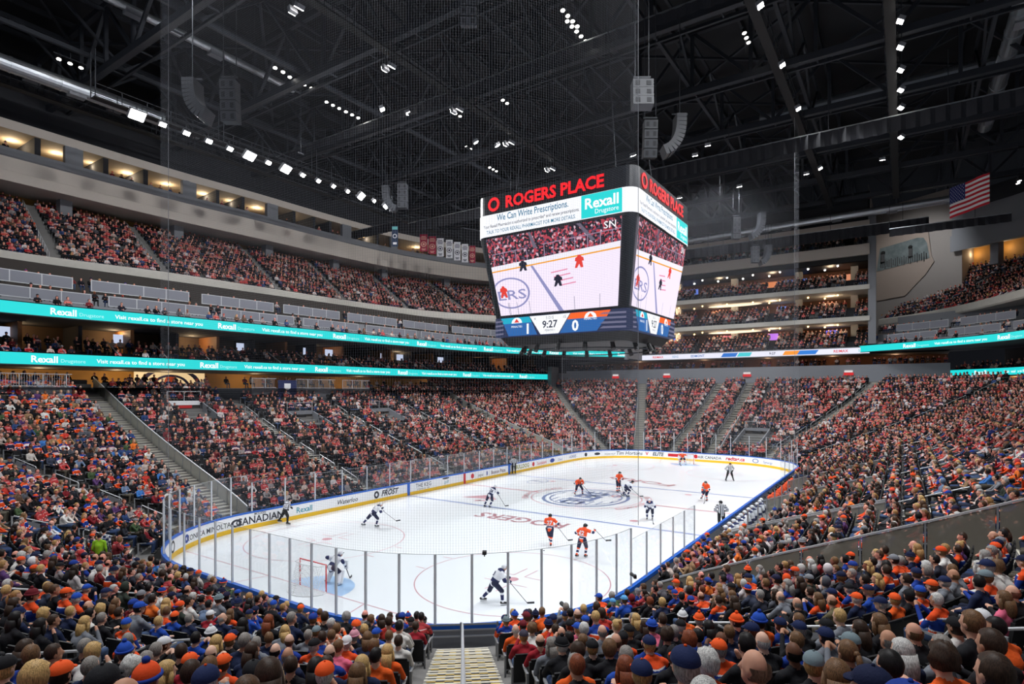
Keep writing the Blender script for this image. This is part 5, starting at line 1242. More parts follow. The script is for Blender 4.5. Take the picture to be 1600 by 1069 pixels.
# ---- the rest of the crowd: one object per stand, instanced by geometry nodes
def instancer(name, pts, coll, label, cat, single=None):
    """pts: list of (x, y, z, yaw, scale, index, colours dict)"""
    me = bpy.data.meshes.new(name); me.from_pydata([p[:3] for p in pts], [], []); n = len(pts)
    a = me.attributes.new('yaw', 'FLOAT', 'POINT'); a.data.foreach_set('value', [p[3] for p in pts])
    a = me.attributes.new('size', 'FLOAT', 'POINT'); a.data.foreach_set('value', [p[4] for p in pts])
    a = me.attributes.new('which', 'INT', 'POINT'); a.data.foreach_set('value', [p[5] for p in pts])
    if pts[0][6]:
        for k in AT:
            a = me.attributes.new(k, 'FLOAT_COLOR', 'POINT'); a.data.foreach_set('color', [c for p in pts for c in (*S(p[6][k]), 1)])
    o = bpy.data.objects.new(name, me); COL.objects.link(o); tag(o, label, cat, None, 'stuff')
    g = bpy.data.node_groups.new(name, 'GeometryNodeTree'); g.interface.new_socket('Geometry', in_out='INPUT', socket_type='NodeSocketGeometry'); g.interface.new_socket('Geometry', in_out='OUTPUT', socket_type='NodeSocketGeometry')
    N = g.nodes.new; L = g.links.new; gi = N('NodeGroupInput'); go = N('NodeGroupOutput'); ip = N('GeometryNodeInstanceOnPoints'); ci = N('GeometryNodeCollectionInfo')
    ci.inputs['Collection'].default_value = coll; ci.inputs['Separate Children'].default_value = True; ci.inputs['Reset Children'].default_value = True
    L(gi.outputs[0], ip.inputs['Points']); L(ci.outputs[0], ip.inputs['Instance']); ip.inputs['Pick Instance'].default_value = True
    def named(nm, ty):
        q = N('GeometryNodeInputNamedAttribute'); q.data_type = ty; q.inputs['Name'].default_value = nm; return q.outputs['Attribute']
    L(named('which', 'INT'), ip.inputs['Instance Index']); cx = N('ShaderNodeCombineXYZ'); L(named('yaw', 'FLOAT'), cx.inputs[2])
    er = N('FunctionNodeEulerToRotation'); L(cx.outputs[0], er.inputs[0]); L(er.outputs[0], ip.inputs['Rotation']); L(named('size', 'FLOAT'), ip.inputs['Scale']); L(ip.outputs[0], go.inputs[0])
    md = o.modifiers.new('instances', 'NODES'); md.node_group = g; return o
JI = [i for i, c in enumerate(combos) if c[1] == 'jersey']; PI_ = [i for i, c in enumerate(combos) if c[1] == 'plain']
BYL = {}
for i, c in enumerate(combos): BYL.setdefault((c[1], c[3]), []).append(i)
def mass_pts(L, zone, r):
    out = []
    for (x, y, z, yaw) in L:
        c = look_of(zone, r); out.append((x, y, z, yaw, 1+r.uniform(-.07, .05), r.choice(BYL[c['cl'], c['look']]), c))
    return out
r5 = random.Random(5)
instancer('crowd', mass_pts([m[:4] for m in MASS if m[4] == 'near'], 'near', r5), pcol, 'seated crowd in orange and blue filling the near and right lower rows', 'crowd')
instancer('crowd', mass_pts([m[:4] for m in MASS if m[4] == 'far'], 'far', r5), pcol, 'distant seated crowd in red and dark clothes around the lower bowl', 'crowd')
UP = [(p[0], p[1], p[2], p[3]-(math.pi/2)) for p in PPL if p[4] == 'upper' and rng.random() < .93 and -150 < pix(*p[:3])[0] < 1750 and pix(*p[:3])[2] > 3]
instancer('crowd', mass_pts(UP, 'far', r5), pcol, 'seated crowd of the steep upper bowl', 'crowd')
MI = [(p[0], p[1], p[2], p[3]-(math.pi/2)) for p in PPL if p[4] != 'upper' and rng.random() < .93 and -150 < pix(*p[:3])[0] < 1750 and pix(*p[:3])[2] > 3]
instancer('crowd', mass_pts(MI, 'dim', r5), pcol, 'people in the suites, loges and far end galleries', 'crowd')
# ---- seats
m = MB(); m.box((0, -.2, .62), (.46, .05, .5), M=Matrix.Rotation(.14, 3, 'X')); m.box((0, -.235, .86), (.4, .03, .1), M=Matrix.Rotation(.14, 3, 'X'))
SB = mb_mesh(m, 'seat_back', [M_seat]); m = MB(); m.box((0, .03, .43), (.44, .4, .06)); SP = mb_mesh(m, 'seat_pan', [M_seat])
m = MB(); 
for s in (-.25, .25): m.box((s, .02, .62), (.04, .34, .035)); m.box((s, -.16, .35), (.04, .06, .6))
m.box((0, -.16, .36), (.5, .05, .05))
SF = mb_mesh(m, 'seat_arms', [mat('seat_frame_grey', (150, 152, 156), .45)])
for me in (SB, SP, SF): me.polygons.foreach_set('use_smooth', [False]*len(me.polygons))
scol = bpy.data.collections.new('seat_kinds'); mm = MB()
for me in (SB, SP): mm.add([tuple(v.co) for v in me.vertices], [tuple(p.vertices) for p in me.polygons], 0)
mm.add([tuple(v.co) for v in SF.vertices], [tuple(p.vertices) for p in SF.polygons], 1)
ob = bpy.data.objects.new('seat_kind', mb_mesh(mm, 'seat_kind', [M_seat, MATS['seat_frame_grey']])); scol.objects.link(ob); ob.data.polygons.foreach_set('use_smooth', [False]*len(ob.data.polygons))
allseat = sorted([(p['d'], p['x'], p['y'], p['z'], p['yaw']) for p in IND]+[(m_[5], *m_[:4]) for m_ in MASS]+[(pix(*e[:3])[2], *e) for e in EMPTYSEATS], key=lambda a: a[0])
for i, (d, x, y, z, yaw) in enumerate(allseat[:300]):
    r = empty('stadium_seat', (x, y, z), 'black folding stadium seat in the near rows', 'seat', 'seats of the near rows', yaw)
    for me, nm in ((SB, 'backrest'), (SP, 'seat_pan'), (SF, 'arm_frame')):
        c = bpy.data.objects.new(nm, me); COL.objects.link(c); c.parent = r
instancer('stadium_seating', [(x, y, z, yaw, 1.0, 0, None) for d, x, y, z, yaw in allseat[300:]], scol, 'rows of black folding seats under the lower bowl crowd', 'seats')
for nm, zz in (('upper', None), ('gallery', None)):
    L = [(p[0], p[1], p[2], p[3]-math.pi/2, 1.0, 0, None) for p in PPL if p[4] == nm and -150 < pix(*p[:3])[0] < 1750 and pix(*p[:3])[2] > 3]
    instancer('stadium_seating', L, scol, 'rows of black seats in the upper bowl' if nm == 'upper' else 'rows of black seats in the far end galleries', 'seats')
print('mass', len(MASS), len(UP), len(MI), 'individual', len(IND), 'empty', len(EMPTYSEATS))
# ================================================================ SCOREBOARD
def dpt(u, v, d):
    k = (u-800)/FPX*d
    return Vector((CX+FW[0]*d+RT[0]*k, CY+FW[1]*d+RT[1]*k, CZ+(HOR-v)/FPX*d))
sb = empty('scoreboard', (0, 0, 13), 'large four sided video scoreboard hanging over centre ice', 'scoreboard')
SBZ = 13.0
def rrect(hx, hy, r, z, n=6):
    P = []
    for q, (sx, sy) in enumerate(((1, 1), (-1, 1), (-1, -1), (1, -1))):
        for i in range(n+1):
            a = math.pi/2*(q+i/n); P.append((sx*(hx-r)+r*math.cos(a), sy*(hy-r)+r*math.sin(a), z-SBZ))
    return P+[P[0]]
def sring(name, prof, mt, cap=False):
    m = MB(); m.add(*loft([rrect(hx, hy, r, z) for hx, hy, r, z in prof]))
    if cap: m.poly(rrect(*prof[0][:3], prof[0][3])[:-1][::-1]); m.poly(rrect(*prof[-1][:3], prof[-1][3])[:-1])
    return m.build(name, mt, sb)
M_sbk = mat('scoreboard_shell', (34, 36, 42), .35)
sring('header_band', [(6.2, 6.82, .9, 22.98), (6.2, 6.82, .9, 24.5)], M_sbk, True)
sring('advert_band', [(6.22, 6.84, .9, 21.25), (6.22, 6.84, .9, 22.98)], emis('advert_white', (236, 238, 244), 1.0))
sring('screen_housing', [(5.0, 5.8, .3, 14.85), (5.0, 5.8, .3, 14.9), (6.1, 6.7, .6, 21.1), (6.2, 6.8, .9, 21.25)], M_sbk, True)
sring('score_band', [(4.98, 5.98, .5, 13.3), (4.98, 5.98, .5, 14.82)], emis('score_navy', (44, 52, 84), .8), True)
sring('lower_truss', [(4.4, 5.2, .8, 12.6), (4.8, 5.7, .8, 13.25)], M_black, True)
# faces: normal, reader's right
FACES = [(Vector((-1, 0, 0)), Vector((0, -1, 0)), 0), (Vector((0, -1, 0)), Vector((1, 0, 0)), 1), (Vector((1, 0, 0)), Vector((0, 1, 0)), 0), (Vector((0, 1, 0)), Vector((-1, 0, 0)), 1)]
def crowdtex():
    m = bpy.data.materials.new('screen_crowd'); m.use_nodes = True; nt = m.node_tree; N = nt.nodes.new; L = nt.links.new; b = nt.nodes['Principled BSDF']
    b.inputs['Base Color'].default_value = (0, 0, 0, 1); tc = N('ShaderNodeTexCoord'); v = N('ShaderNodeTexVoronoi'); v.inputs['Scale'].default_value = 6.5; L(tc.outputs['Object'], v.inputs['Vector'])
    sp = N('ShaderNodeSeparateColor'); L(v.outputs['Color'], sp.inputs[0]); r = N('ShaderNodeValToRGB'); e = r.color_ramp.elements
    e[0].color = (.01, .008, .015, 1); e[1].color = (.75, .5, .6, 1); e[1].position = .95
    for p, c in ((.35, (.03, .015, .03, 1)), (.5, (.5, .05, .08, 1)), (.75, (.62, .16, .2, 1)), (.85, (.1, .06, .12, 1))): q = e.new(p); q.color = c
    r.color_ramp.interpolation = 'CONSTANT'; L(sp.outputs[0], r.inputs[0]); L(r.outputs[0], b.inputs['Emission Color']); b.inputs['Emission Strength'].default_value = .8; return m
M_sc = crowdtex(); M_si = emis('screen_ice', (238, 226, 246), .95); M_sw = emis('screen_board', (240, 236, 246), .9); M_so = emis('screen_orange', (240, 160, 40), .9); M_sl = emis('screen_lilac', (150, 150, 200), .8); M_sd = emis('screen_dark', (30, 30, 50), .8); M_spk = emis('screen_pink', (236, 150, 180), .85); M_sr = emis('screen_red', (226, 60, 50), .9)
M_cy = emis('score_cyan', (20, 170, 200), .9); M_cb = emis('score_blue', (40, 100, 170), .9); M_cw = emis('score_white', (240, 242, 246), 1); M_co = emis('score_orange', (240, 96, 30), 1); M_st = emis('score_steel', (120, 120, 150), .7); M_stk = emis('score_ink', (50, 56, 80), .7)
M_txt = emis('advert_ink', (0, 120, 160), .7); M_txk = emis('advert_black', (60, 60, 80), .6); M_neon = emis('neon_red', (236, 24, 34), 1.15)
for fi, (nv, rv, kd) in enumerate(FACES):
    D = 6.2 if kd == 0 else 6.82; Wd = 6.82 if kd == 0 else 6.2
    g = lambda e: (lambda u, v, e=e: tuple(nv*(D+e)+rv*u+Vector((0, 0, v-SBZ))))
    k = Wd/6.82
    m = MB(); text_on(m, 'ROGERS PLACE', g(.06), 1.25, .35*k, 23.32, .035, width=8.4*k); m.build('sign_letters', M_neon, sb)
    m = MB(); c = (-5.0*k, 23.74)
    m.add(*loft([[g(.06)(c[0]+r*math.cos(t+.25*q), c[1]+r*math.sin(t+.25*q)) for t in [2*math.pi*i/24 for i in range(25)]] for q, r in ((0, .33), (1, .56))]))
    m.build('sign_ring', M_neon, sb)
    m = MB(); m.poly([g(.035)(u*k, v) for u, v in ((2.75, 21.3), (5.9, 21.3), (5.9, 22.96), (2.75, 22.96))]); m.build('teal_panel', TEAL, sb)
    m = MB(); text_on(m, 'Rexall', g(.05), 1.05, 4.35*k, 21.95, .025, width=2.6*k); text_on(m, 'Drugstore', g(.05), .48, 4.75*k, 21.5, 0, width=1.8*k); m.build('advert_lettering', M_lt, sb)
    m = MB(); text_on(m, 'We Can Write Prescriptions.', g(.05), .72, -1.5*k, 22.38, .01, width=6.4*k); text_on(m, 'TALK TO YOUR REXALL PHARMACIST FOR MORE DETAILS.', g(.05), .4, -1.7*k, 21.45, .008, width=8.0*k); m.build('advert_text', M_txt, sb)
    m = MB(); text_on(m, 'Your Rexall Pharmacist is authorized to prescribe* and renew prescriptions.', g(.05), .36, -1.7*k, 21.92, .008, width=8.6*k); m.build('advert_small_text', M_txk, sb)
    # tilted picture
    top, bot = (6.13, 21.05), (5.08, 15.0)
    if kd == 1: top, bot = (6.75, 21.05), (5.88, 15.0)
    wt, wb = (5.85, 5.1) if kd == 0 else (5.25, 4.6)
    def sp_(e): return lambda a, b: tuple(nv*((top[0]+(bot[0]-top[0])*b)+e)+rv*((a-.5)*2*(wt+(wb-wt)*b))+Vector((0, 0, top[1]+(bot[1]-top[1])*b-SBZ)))
    q = sp_(.03); m = MB(); m.poly([q(0, 1), q(1, 1), q(1, 0), q(0, 0)]); scr = m.build('video_screen', M_si, sb)
    def pl(nm, P, mt, e): 
        f = sp_(e); m = MB(); 
        for p in P: m.poly([f(*a) for a in p][::-1])
        return m.build(nm, mt, scr)
    pl('picture_crowd', [[(0, 0), (1, 0), (1, .27), (0, .36)]], M_sc, .04)
    pl('picture_aisle', [[(.34, 0), (.36, 0), (.40, .2), (.37, .2)], [(.70, 0), (.725, 0), (.83, .22), (.80, .22)]], emis('screen_grey', (120, 110, 130), .7), .05)
    pl('picture_glass', [[(a, .345-.08*a-.14), (a+.006, .345-.08*a-.14), (a+.006, .36-.09*a), (a, .36-.09*a)] for a in (.03, .12, .22, .31, .45, .52, .6, .68, .77, .86, .94)]+[[(.44, .165), (1, .125), (1, .135), (.44, .175)], [(.03, .2), (.31, .18), (.31, .19), (.03, .21)]], emis('screen_glass', (190, 160, 190), .6), .05)
    pl('picture_board', [[(0, .36), (1, .27), (1, .335), (0, .42)]], M_sw, .05); pl('picture_kick', [[(0, .42), (1, .335), (1, .352), (0, .437)]], M_so, .055)
    pl('picture_line', [[(.33, .41), (.35, .41), (.57, 1), (.53, 1)]], M_sl, .05)
    f = sp_(.055); m = MB(); A = [(.13+.17*r*math.cos(t), .72+.2*r*math.sin(t)) for r in (.9, 1) for t in [2*math.pi*i/30 for i in range(31)]]
    A = [(max(.0, a), b) for a, b in A]; m.add([f(*a) for a in A], [(i, i+1, 31+i+1, 31+i) for i in range(30)]); text_on(m, 'ERS', lambda u, v: f(.14+u, .8-v), .17, 0, 0, .01); m.build('picture_emblem', M_sl, scr)
    pl('picture_marks', [[(.49+.02*i, .52+.055*i), (.62+.02*i, .50+.055*i), (.62+.02*i, .515+.055*i), (.49+.02*i, .535+.055*i)] for i in range(4)], M_spk, .055)
    for (a, b, h, mt) in ((.07, .62, .15, M_sr), (.71, .36, .15, M_sr), (.27, .33, .13, M_sd), (.54, .56, .14, M_sd)):
        pl('picture_player', [[(a-.01, b), (a+.01, b), (a+.014, b+h*.12), (a+.032, b+h*.25), (a+.036, b+h*.5), (a+.022, b+h*.5), (a+.03, b+h), (a+.01, b+h), (a, b+h*.7), (a-.016, b+h), (a-.034, b+h), (a-.02, b+h*.5), (a-.032, b+h*.45), (a-.028, b+h*.22), (a-.012, b+h*.12)]], mt, .06)
    pl('picture_posts', [[(x, .84), (x+.004, .84), (x+.004, 1), (x, 1)] for x in (.09, .1, .17, .28, .66, .86)], emis('screen_grey2', (150, 150, 170), .7), .06)
    m = MB(); text_on(m, 'SN', lambda u, v: f(.925+u, .11-v*1.6), .07, 0, 0, .004); m.build('picture_caption', M_cw, scr)
    # score band graphics
    D2 = 5.0 if kd == 0 else 6.0; kk = 1.0 if kd == 0 else .8
    h = lambda e: (lambda u, v, e=e: tuple(nv*(D2+e)+rv*u*kk+Vector((0, 0, 13.32+v-SBZ))))
    def sg(nm, P, mt, e=.03):
        m = MB(); f2 = h(e); [m.poly([f2(*a) for a in p]) for p in P]; return m.build(nm, mt, sb)
    sg('score_left', [[(-4.4, 0), (-1.7, 0), (-2.2, 1), (-4.9, 1)]], M_cb); sg('score_left_top', [[(-4.9, 1), (-2.2, 1), (-2.45, 1.46), (-5.15, 1.46)]], M_cy)
    sg('score_clock', [[(-1.4, 0), (.2, 0), (1.2, 1.46), (-2.4, 1.46)]], M_cw, .035); sg('score_right', [[(.3, 0), (3.4, 0), (4.2, 1), (.95, 1)]], M_cb); sg('score_right_top', [[(.95, 1), (4.2, 1), (4.5, 1.46), (1.25, 1.46)]], M_co)
    sg('score_photo', [[(3.6, .15+.34*i), (5.7, .1+.34*i), (5.7, .25+.34*i), (3.9, .3+.34*i)] for i in range(4)]+[[(-5.7, .1+.34*i), (-4.9, .15+.34*i), (-4.9, .28+.34*i), (-5.7, .25+.34*i)] for i in range(4)], M_st)
    m = MB(); text_on(m, '1', h(.08), 1.1, -2.55, .12, .03); text_on(m, '0', h(.08), 1.1, 1.65, .12, .03); text_on(m, 'PENALTIES', h(.06), .22, -3.6, .65, 0); text_on(m, 'PENALTIES', h(.06), .22, 2.9, .85, 0); m.build('score_digits', M_lt, sb)
    m = MB(); text_on(m, '9:27', h(.06), .78, -.55, .48, .02); text_on(m, 'PERIOD 1', h(.06), .22, -.55, .2, 0); text_on(m, 'S.O.G', h(.06), .28, -.55, 1.15, 0); text_on(m, '4', h(.06), .3, -1.9, 1.12, 0); text_on(m, '15', h(.06), .3, .75, 1.12, 0); m.build('score_clock_digits', M_stk, sb)
    for u0, mt in ((-3.6, M_sr), (2.9, M_co)):
        m = MB(); f2 = h(.05); m.poly([f2(u0+.5*math.cos(t), 1.0+.44*math.sin(t)) for t in [math.pi*i/12 for i in range(13)]]); m.build('team_disc', M_cw, sb)
        m = MB(); f2 = h(.07); m.poly([f2(u0-.25, 1.05), f2(u0+.25, 1.05), f2(u0, 1.35)]); m.build('team_mark', mt, sb)
for i in range(16):
    a = 2*math.pi*i/16; m = MB(); m.tube([(4.6*math.cos(a)*1.0, 5.4*math.sin(a), -.35), (4.9*math.cos(a), 5.7*math.sin(a), -.95)], [.16, .2], 8); m.build('spot_can', M_black, sb)
    m = MB(); m.bar((4.6*math.cos(a), 5.4*math.sin(a), -.8), (4.6*math.cos(a+.39), 5.4*math.sin(a+.39), -.8), .08); m.build('ring_tube', M_steel, sb)
for x in (-4, 4):
    for y in (-4.5, 4.5): m = MB(); m.tube([(x, y, 11.4), (x*.7, y*.7, 25.5)], .05, 6); m.build('hanging_cable', M_steel, sb)
# ================================================================ ROOF
m = MB(); m.add(*loft([[(-60, y, 44.8+.0*y) for y in (-75, 75)], [(95, y, 44.8) for y in (-75, 75)]])); tag(m.build('ceiling', M_deck), kind='structure')
m = MB(); m.add(*loft([[(96, -75, z) for z in (9, 45)], [(96, 75, z) for z in (9, 45)]])); m.add(*loft([[(-60, 60, z) for z in (5, 45)], [(96, 60, z) for z in (5, 45)]])); tag(m.build('wall_outer_far', M_dark), kind='structure')
M_decks = mat('deck_rib', (44, 46, 52), .7)
for i in range(20):
    y = -57+i*6
    m = MB(); m.bar((-60, y, 44.4), (95, y, 44.4), .25, .5); tag(m.build('ceiling_purlin', M_decks), kind='structure')
TX = [-32, -21, -10, 1, 12, 23, 34, 45, 56]
for ti, x in enumerate(TX):
    m = MB(); zb = 37.6; zt = 43.2; n = 22; y0, y1 = -58, 58; dy = (y1-y0)/n
    m.bar((0, y0, 0), (0, y1, 0), .55, .6); m.bar((0, y0, zt-zb), (0, y1, zt-zb), .45, .5)
    m.bar((1.6, y0, .1), (1.6, y1, .1), .22, .25)
    for j in range(n+1):
        y = y0+dy*j; m.bar((0, y, 0), (0, y, zt-zb), .3)
        if j < n: m.bar((0, y, 0 if j % 2 else zt-zb), (0, y+dy, zt-zb if j % 2 else 0), .28)
        m.bar((0, y, .1), (1.6, y, .1), .12)
    o = m.build('roof_truss', M_steel); o.location = (x, 0, zb); tag(o, 'deep dark steel roof truss spanning across the arena', 'roof truss', 'dark steel roof trusses')
for y in (-46, -37, -28, -14, -5, 5, 14, 24, 37, 45):
    m = MB(); L = 116
    m.bar((0, 0, 0), (L, 0, 0), .3, .35)
    for j in range(int(L/5.5)): m.bar((j*5.5, 0, 0 if j % 2 else 4.6), (j*5.5+5.5, 0, 4.6 if j % 2 else 0), .2)
    m.bar((0, 0, 4.6), (L, 0, 4.6), .25)
    o = m.build('roof_brace', M_steel); o.location = (-36, y, 38.2); tag(o, 'long dark steel bracing running the length of the roof', 'roof brace', 'long roof braces')
# flat bracing under the deck
for ti in range(len(TX)-1):
    m = MB(); a, b = TX[ti], TX[ti+1]
    for j, y in enumerate((-46, -30, -15, 0, 15, 30, 45)): m.bar((a, y, 42.8), (b, y+15 if y < 45 else y, 42.8), .22); m.bar((a, y+15 if y < 45 else y, 42.6), (b, y, 42.6), .22)
    tag(m.build('roof_cross_brace', M_steel), 'dark diagonal cross bracing between two roof trusses', 'roof brace', 'diagonal braces between the trusses')
# catwalks
M_cw2 = mat('catwalk_steel', (30, 31, 35), .6)
def catwalk(x0, y0, x1, y1, z, label, wd=.9):
    d = Vector((x1-x0, y1-y0, 0)); L = d.length; d /= L; n = Vector((-d.y, d.x, 0))*wd/2
    r = empty('catwalk', (x0, y0, z), label, 'catwalk'); m = MB(); m.bar((0, 0, 0), tuple(d*L), wd*.8, .12); m.build('deck', M_black, r)
    m = MB()
    for s in (-1, 1):
        for zz in (.5, 1.05): m.bar(tuple(n*s+Vector((0, 0, zz))), tuple(d*L+n*s+Vector((0, 0, zz))), .05)
        for j in range(int(L/2)+1): m.bar(tuple(d*j*2+n*s), tuple(d*j*2+n*s+Vector((0, 0, 1.05))), .05)
    m.build('guard_rail', M_steel, r); m = MB()
    for j in range(int(L/11)+1): 
        for s in (-1, 1): m.bar(tuple(d*j*11+n*s), tuple(d*j*11+n*s+Vector((0, 0, 37.4-z))), .07)
    m.build('hanger', M_steel, r)
catwalk(-23, 34.2, 12, 34.2, 33.5, 'long catwalk carrying the bright flood lights over the left side'); catwalk(-32, -21.2, 56, -21.2, 36.6, 'catwalk with lights over the right side')
catwalk(-32, 12.9, 56, 12.9, 36.6, 'high catwalk left of the scoreboard'); catwalk(-32, -13, 56, -13, 36.6, 'high catwalk right of the scoreboard')
catwalk(-32, 43.5, 56, 43.5, 35.8, 'catwalk under the silver duct at the left roof edge', 1.0)
# drapes hung on pipes
M_drape = mat('black_drape', (34, 35, 42), .75, noise=.3, nscale=4)
def drape(x, y0, y1, z, h, label):
    r = empty('drape_track', (x, y0, z), label, 'drape'); L = y1-y0; n = int(abs(L)/.35); m = MB()
    P = [(.07*math.sin(i*2.1)+.04*math.sin(i*.7), L*i/n) for i in range(n+1)]
    m.add(*loft([[(a, b, 0) for a, b in P], [(a*1.6, b, -h) for a, b in P]])); m.build('cloth', M_drape, r)
    m = MB(); m.bar((0, 0, .05), (0, L, .05), .12, .1); m.build('track', M_alu, r); m = MB()
    for j in range(int(abs(L)/9)+1): m.bar((0, math.copysign(j*9, L), 0), (0, math.copysign(j*9, L), 38-z), .05)
    m.build('hanger', M_steel, r)
drape(18, 50, 39.2, 34.0, 1.3, 'short black drape hanging at the far left under the roof'); drape(18, 37.8, -38, 33.3, 1.35, 'long black drape crossing behind the scoreboard under the roof')
drape(55, 14, -25, 33.0, 1.6, 'dark drape over the far galleries'); drape(49, -20.5, -33, 30.6, 1.0, 'short dark drape below the flag on the right')
drape(-2, 40, -30, 36.8, .8, 'lit lavender grey fabric strip high above the ice')
# ducts
def duct(P, r, label):
    o = empty('air_duct', P[0], label, 'duct'); P = [Vector(p)-Vector(P[0]) for p in P]; m = MB(); m.tube(P, r, 18); m.build('pipe', M_duct, o, smooth=False)
    L = (P[-1]-P[0]).length; d = (P[-1]-P[0]).normalized()
    for j in range(1, int(L/3.5)): 
        m = MB(); c = d*j*3.5; m.tube([c-d*.07, c+d*.07], r*1.07, 18); m.build('flange', M_duct, o)
        if j % 2: m = MB(); m.box(tuple(c+d*1.2+Vector((0, 0, -r*.8))), (1.3, .7, .5) if abs(d.x) > .5 else (.7, 1.3, .5)); m.build('outlet', M_grayp, o)
duct([(-34, 39.5, 36.0), (-15, 39.5, 36.0)], .62, 'silver round duct at the upper left under the roof'); duct([(-26, 31, 40.5), (-6, 31, 40.5)], .35, 'silver duct above the flood light catwalk')
duct([(57, 12, 35.0), (57, -31, 35.6)], .55, 'silver round duct with outlets above the far galleries'); duct([(-28, 47, 39), (2, 47, 39)], .45, 'thin silver duct near the left roof edge')
duct([(30, -8, 41), (30, -34, 41)], .8, 'wide grey duct in the upper right roof')
duct([(8, -30, 40), (44, -30, 40)], .7, 'grey duct running along the right side of the roof')
# flood lights
for i, (loc, tgt, e) in enumerate(FLOOD):
    p = pix(*loc)
    big = abs(loc[1]-33.4) < .1
    d = (Vector(tgt)-Vector(loc)).normalized(); R = d.to_track_quat('-Z', 'Y').to_matrix()
    kx = i//2 % 7; w2 = ((1.3, .9) if kx in (0, 5) else (.62, .4)) if big else (.6, .45)
    o = empty('flood_light', loc, ('bright flood light in the row over the left side stand' if big else 'flood light hanging in the dark roof'), 'light', 'flood lights of the left row' if big else 'flood lights in the roof')
    m = MB(); m.box((0, 0, -.0), (w2[0], w2[1], .3), M=R); m.build('housing', M_grayp, o); m = MB(); m.box(tuple(R @ Vector((0, 0, -.17))), (w2[0]*.9, w2[1]*.9, .03), M=R); m.build('lamp_face', M_lamp, o)
    m = MB(); m.bar((0, 0, .1), (0, 0, .7 if loc[2] < 34 else 37.4-loc[2]), .07); m.build('bracket', M_steel, o)
# small spot clusters hung on pipes
for i, (u, v, d, n) in enumerate(((436, 110, 52, 2), (110, 100, 50, 3), (520, 165, 60, 3), (470, 130, 55, 4), (785, 157, 60, 3), (900, 50, 48, 5), (890, 30, 46, 4), (550, 180, 60, 3), (738, 235, 72, 4), (770, 265, 80, 3), (1240, 240, 80, 3), (1590, 285, 60, 2), (715, 180, 66, 2), (1165, 60, 50, 3))):
    c = dpt(u, v, d); o = empty('spot_cluster', c, ['pair of small lamps', 'three small round lamps', 'row of small lamps'][min(2, n-2)]+' on a short pipe in the dark roof', 'stage light', 'small lamp clusters in the roof')
    m = MB(); m.bar((-n*.4, 0, .45), (n*.4, 0, .45), .07); m.bar((0, 0, .45), (0, 0, 38-c.z), .05); m.build('pipe', M_steel, o)
    for j in range(n):
        x = (j-(n-1)/2)*.8; m = MB(); m.tube([(x, 0, .35), (x-.05, -.08, 0)], [.14, .19], 10); m.build('can', M_black, o)
        m = MB(); m.tube([(x-.05, -.08, -.01), (x-.052, -.084, -.03)], .17, 10); m.build('lens', M_lampd, o)
# loudspeaker arrays
M_spk2 = mat('speaker_grey', (64, 66, 72), .5); M_grl = mat('speaker_grille', (40, 41, 46), .7)
def array(u, v, d, n, curve, label, hpx, wd=1.15, yaw=None):
    """line array: n cabinets hanging below pixel (u, v) at depth d"""
    c = dpt(u, v, d); H = hpx*d/FPX/n; o = empty('speaker_array', c, label, 'loudspeaker array', rz=yaw if yaw is not None else YAW-math.pi/2)
    m = MB(); m.bar((-.5, 0, .25), (.5, 0, .25), .12); 
    for s in (-.4, .4): m.bar((s, 0, .2), (s, 0, 37.5-c.z), .04)
    m.build('rigging', M_steel, o); y = 0; z = 0; a = 0
    for i in range(n):
        a += curve; M = Matrix.Rotation(a, 3, 'X'); q = Vector((0, y, z))+M @ Vector((0, 0, -H/2)); m = MB(); m.box(q, (wd, .75, H*.94), M=M)
        y, z = (Vector((0, y, z))+M @ Vector((0, 0, -H)))[1:]; cb = m.build('cabinet', M_spk2, o)
        m = MB()
        for s in (-1, 1): m.box(q+M @ Vector((s*wd*.27, -.38, 0)), (wd*.22, .02, H*.5), M=M)
        m.build('horn', M_grl, cb)
def jarray(u, v, d, hpx, flip, label):
    """curved array seen from the side"""
    c = dpt(u, v, d); o = empty('speaker_array', c, label, 'loudspeaker array', rz=YAW-math.pi/2); n = 11; H = hpx*d/FPX/n*1.25; a = 0; x = z = 0
    m = MB(); m.bar((0, 0, .2), (0, 0, 37.5-c.z), .05); m.bar((-.6, 0, .15), (.6, 0, .15), .1); m.build('rigging', M_steel, o)
    for i in range(n):
        a += .022*i; M = Matrix.Rotation(-a*flip, 3, 'Y'); q = Vector((x, 0, z))+M @ Vector((0, 0, -H/2)); m = MB(); m.box(q, (.75, 1.2, H*.93), M=M); m.build('cabinet', M_spk2, o)
        p = Vector((x, 0, z))+M @ Vector((0, 0, -H)); x, z = p.x, p.z
jarray(301, 128, 36, 52, 1, 'curved grey loudspeaker array hanging at the upper left'); array(359, 127, 36, 4, .03, 'straight grey loudspeaker stack beside the curved array at the upper left', 64, .95)
array(732, 0, 34, 3, .12, 'grey loudspeaker hanging at the top middle of the roof', 38, .95); array(1003, 128, 34, 3, -.04, 'pair of grey loudspeakers hung on long cables right of the scoreboard top', 42, 1.2)
array(1016, 190, 42, 4, .05, 'dark loudspeaker stack just right of the scoreboard top', 56, .95); jarray(1062, 182, 44, 54, -1, 'curved grey loudspeaker array right of the scoreboard top')
array(1150, 340, 78, 4, 0, 'distant loudspeaker stack over the far galleries', 34, 1.0); jarray(1190, 333, 80, 36, -1, 'distant curved loudspeaker array over the far galleries')
array(1180, 385, 84, 4, 0, 'lower distant loudspeaker stack in front of the beige band', 26, 1.0); jarray(1200, 384, 85, 26, -1, 'lower distant curved loudspeaker array in front of the beige band')
array(629, 288, 66, 4, 0, 'grey loudspeaker stack left of the scoreboard', 38, 1.1); jarray(603, 292, 66, 34, 1, 'curved loudspeaker array beside the brightest flood light')
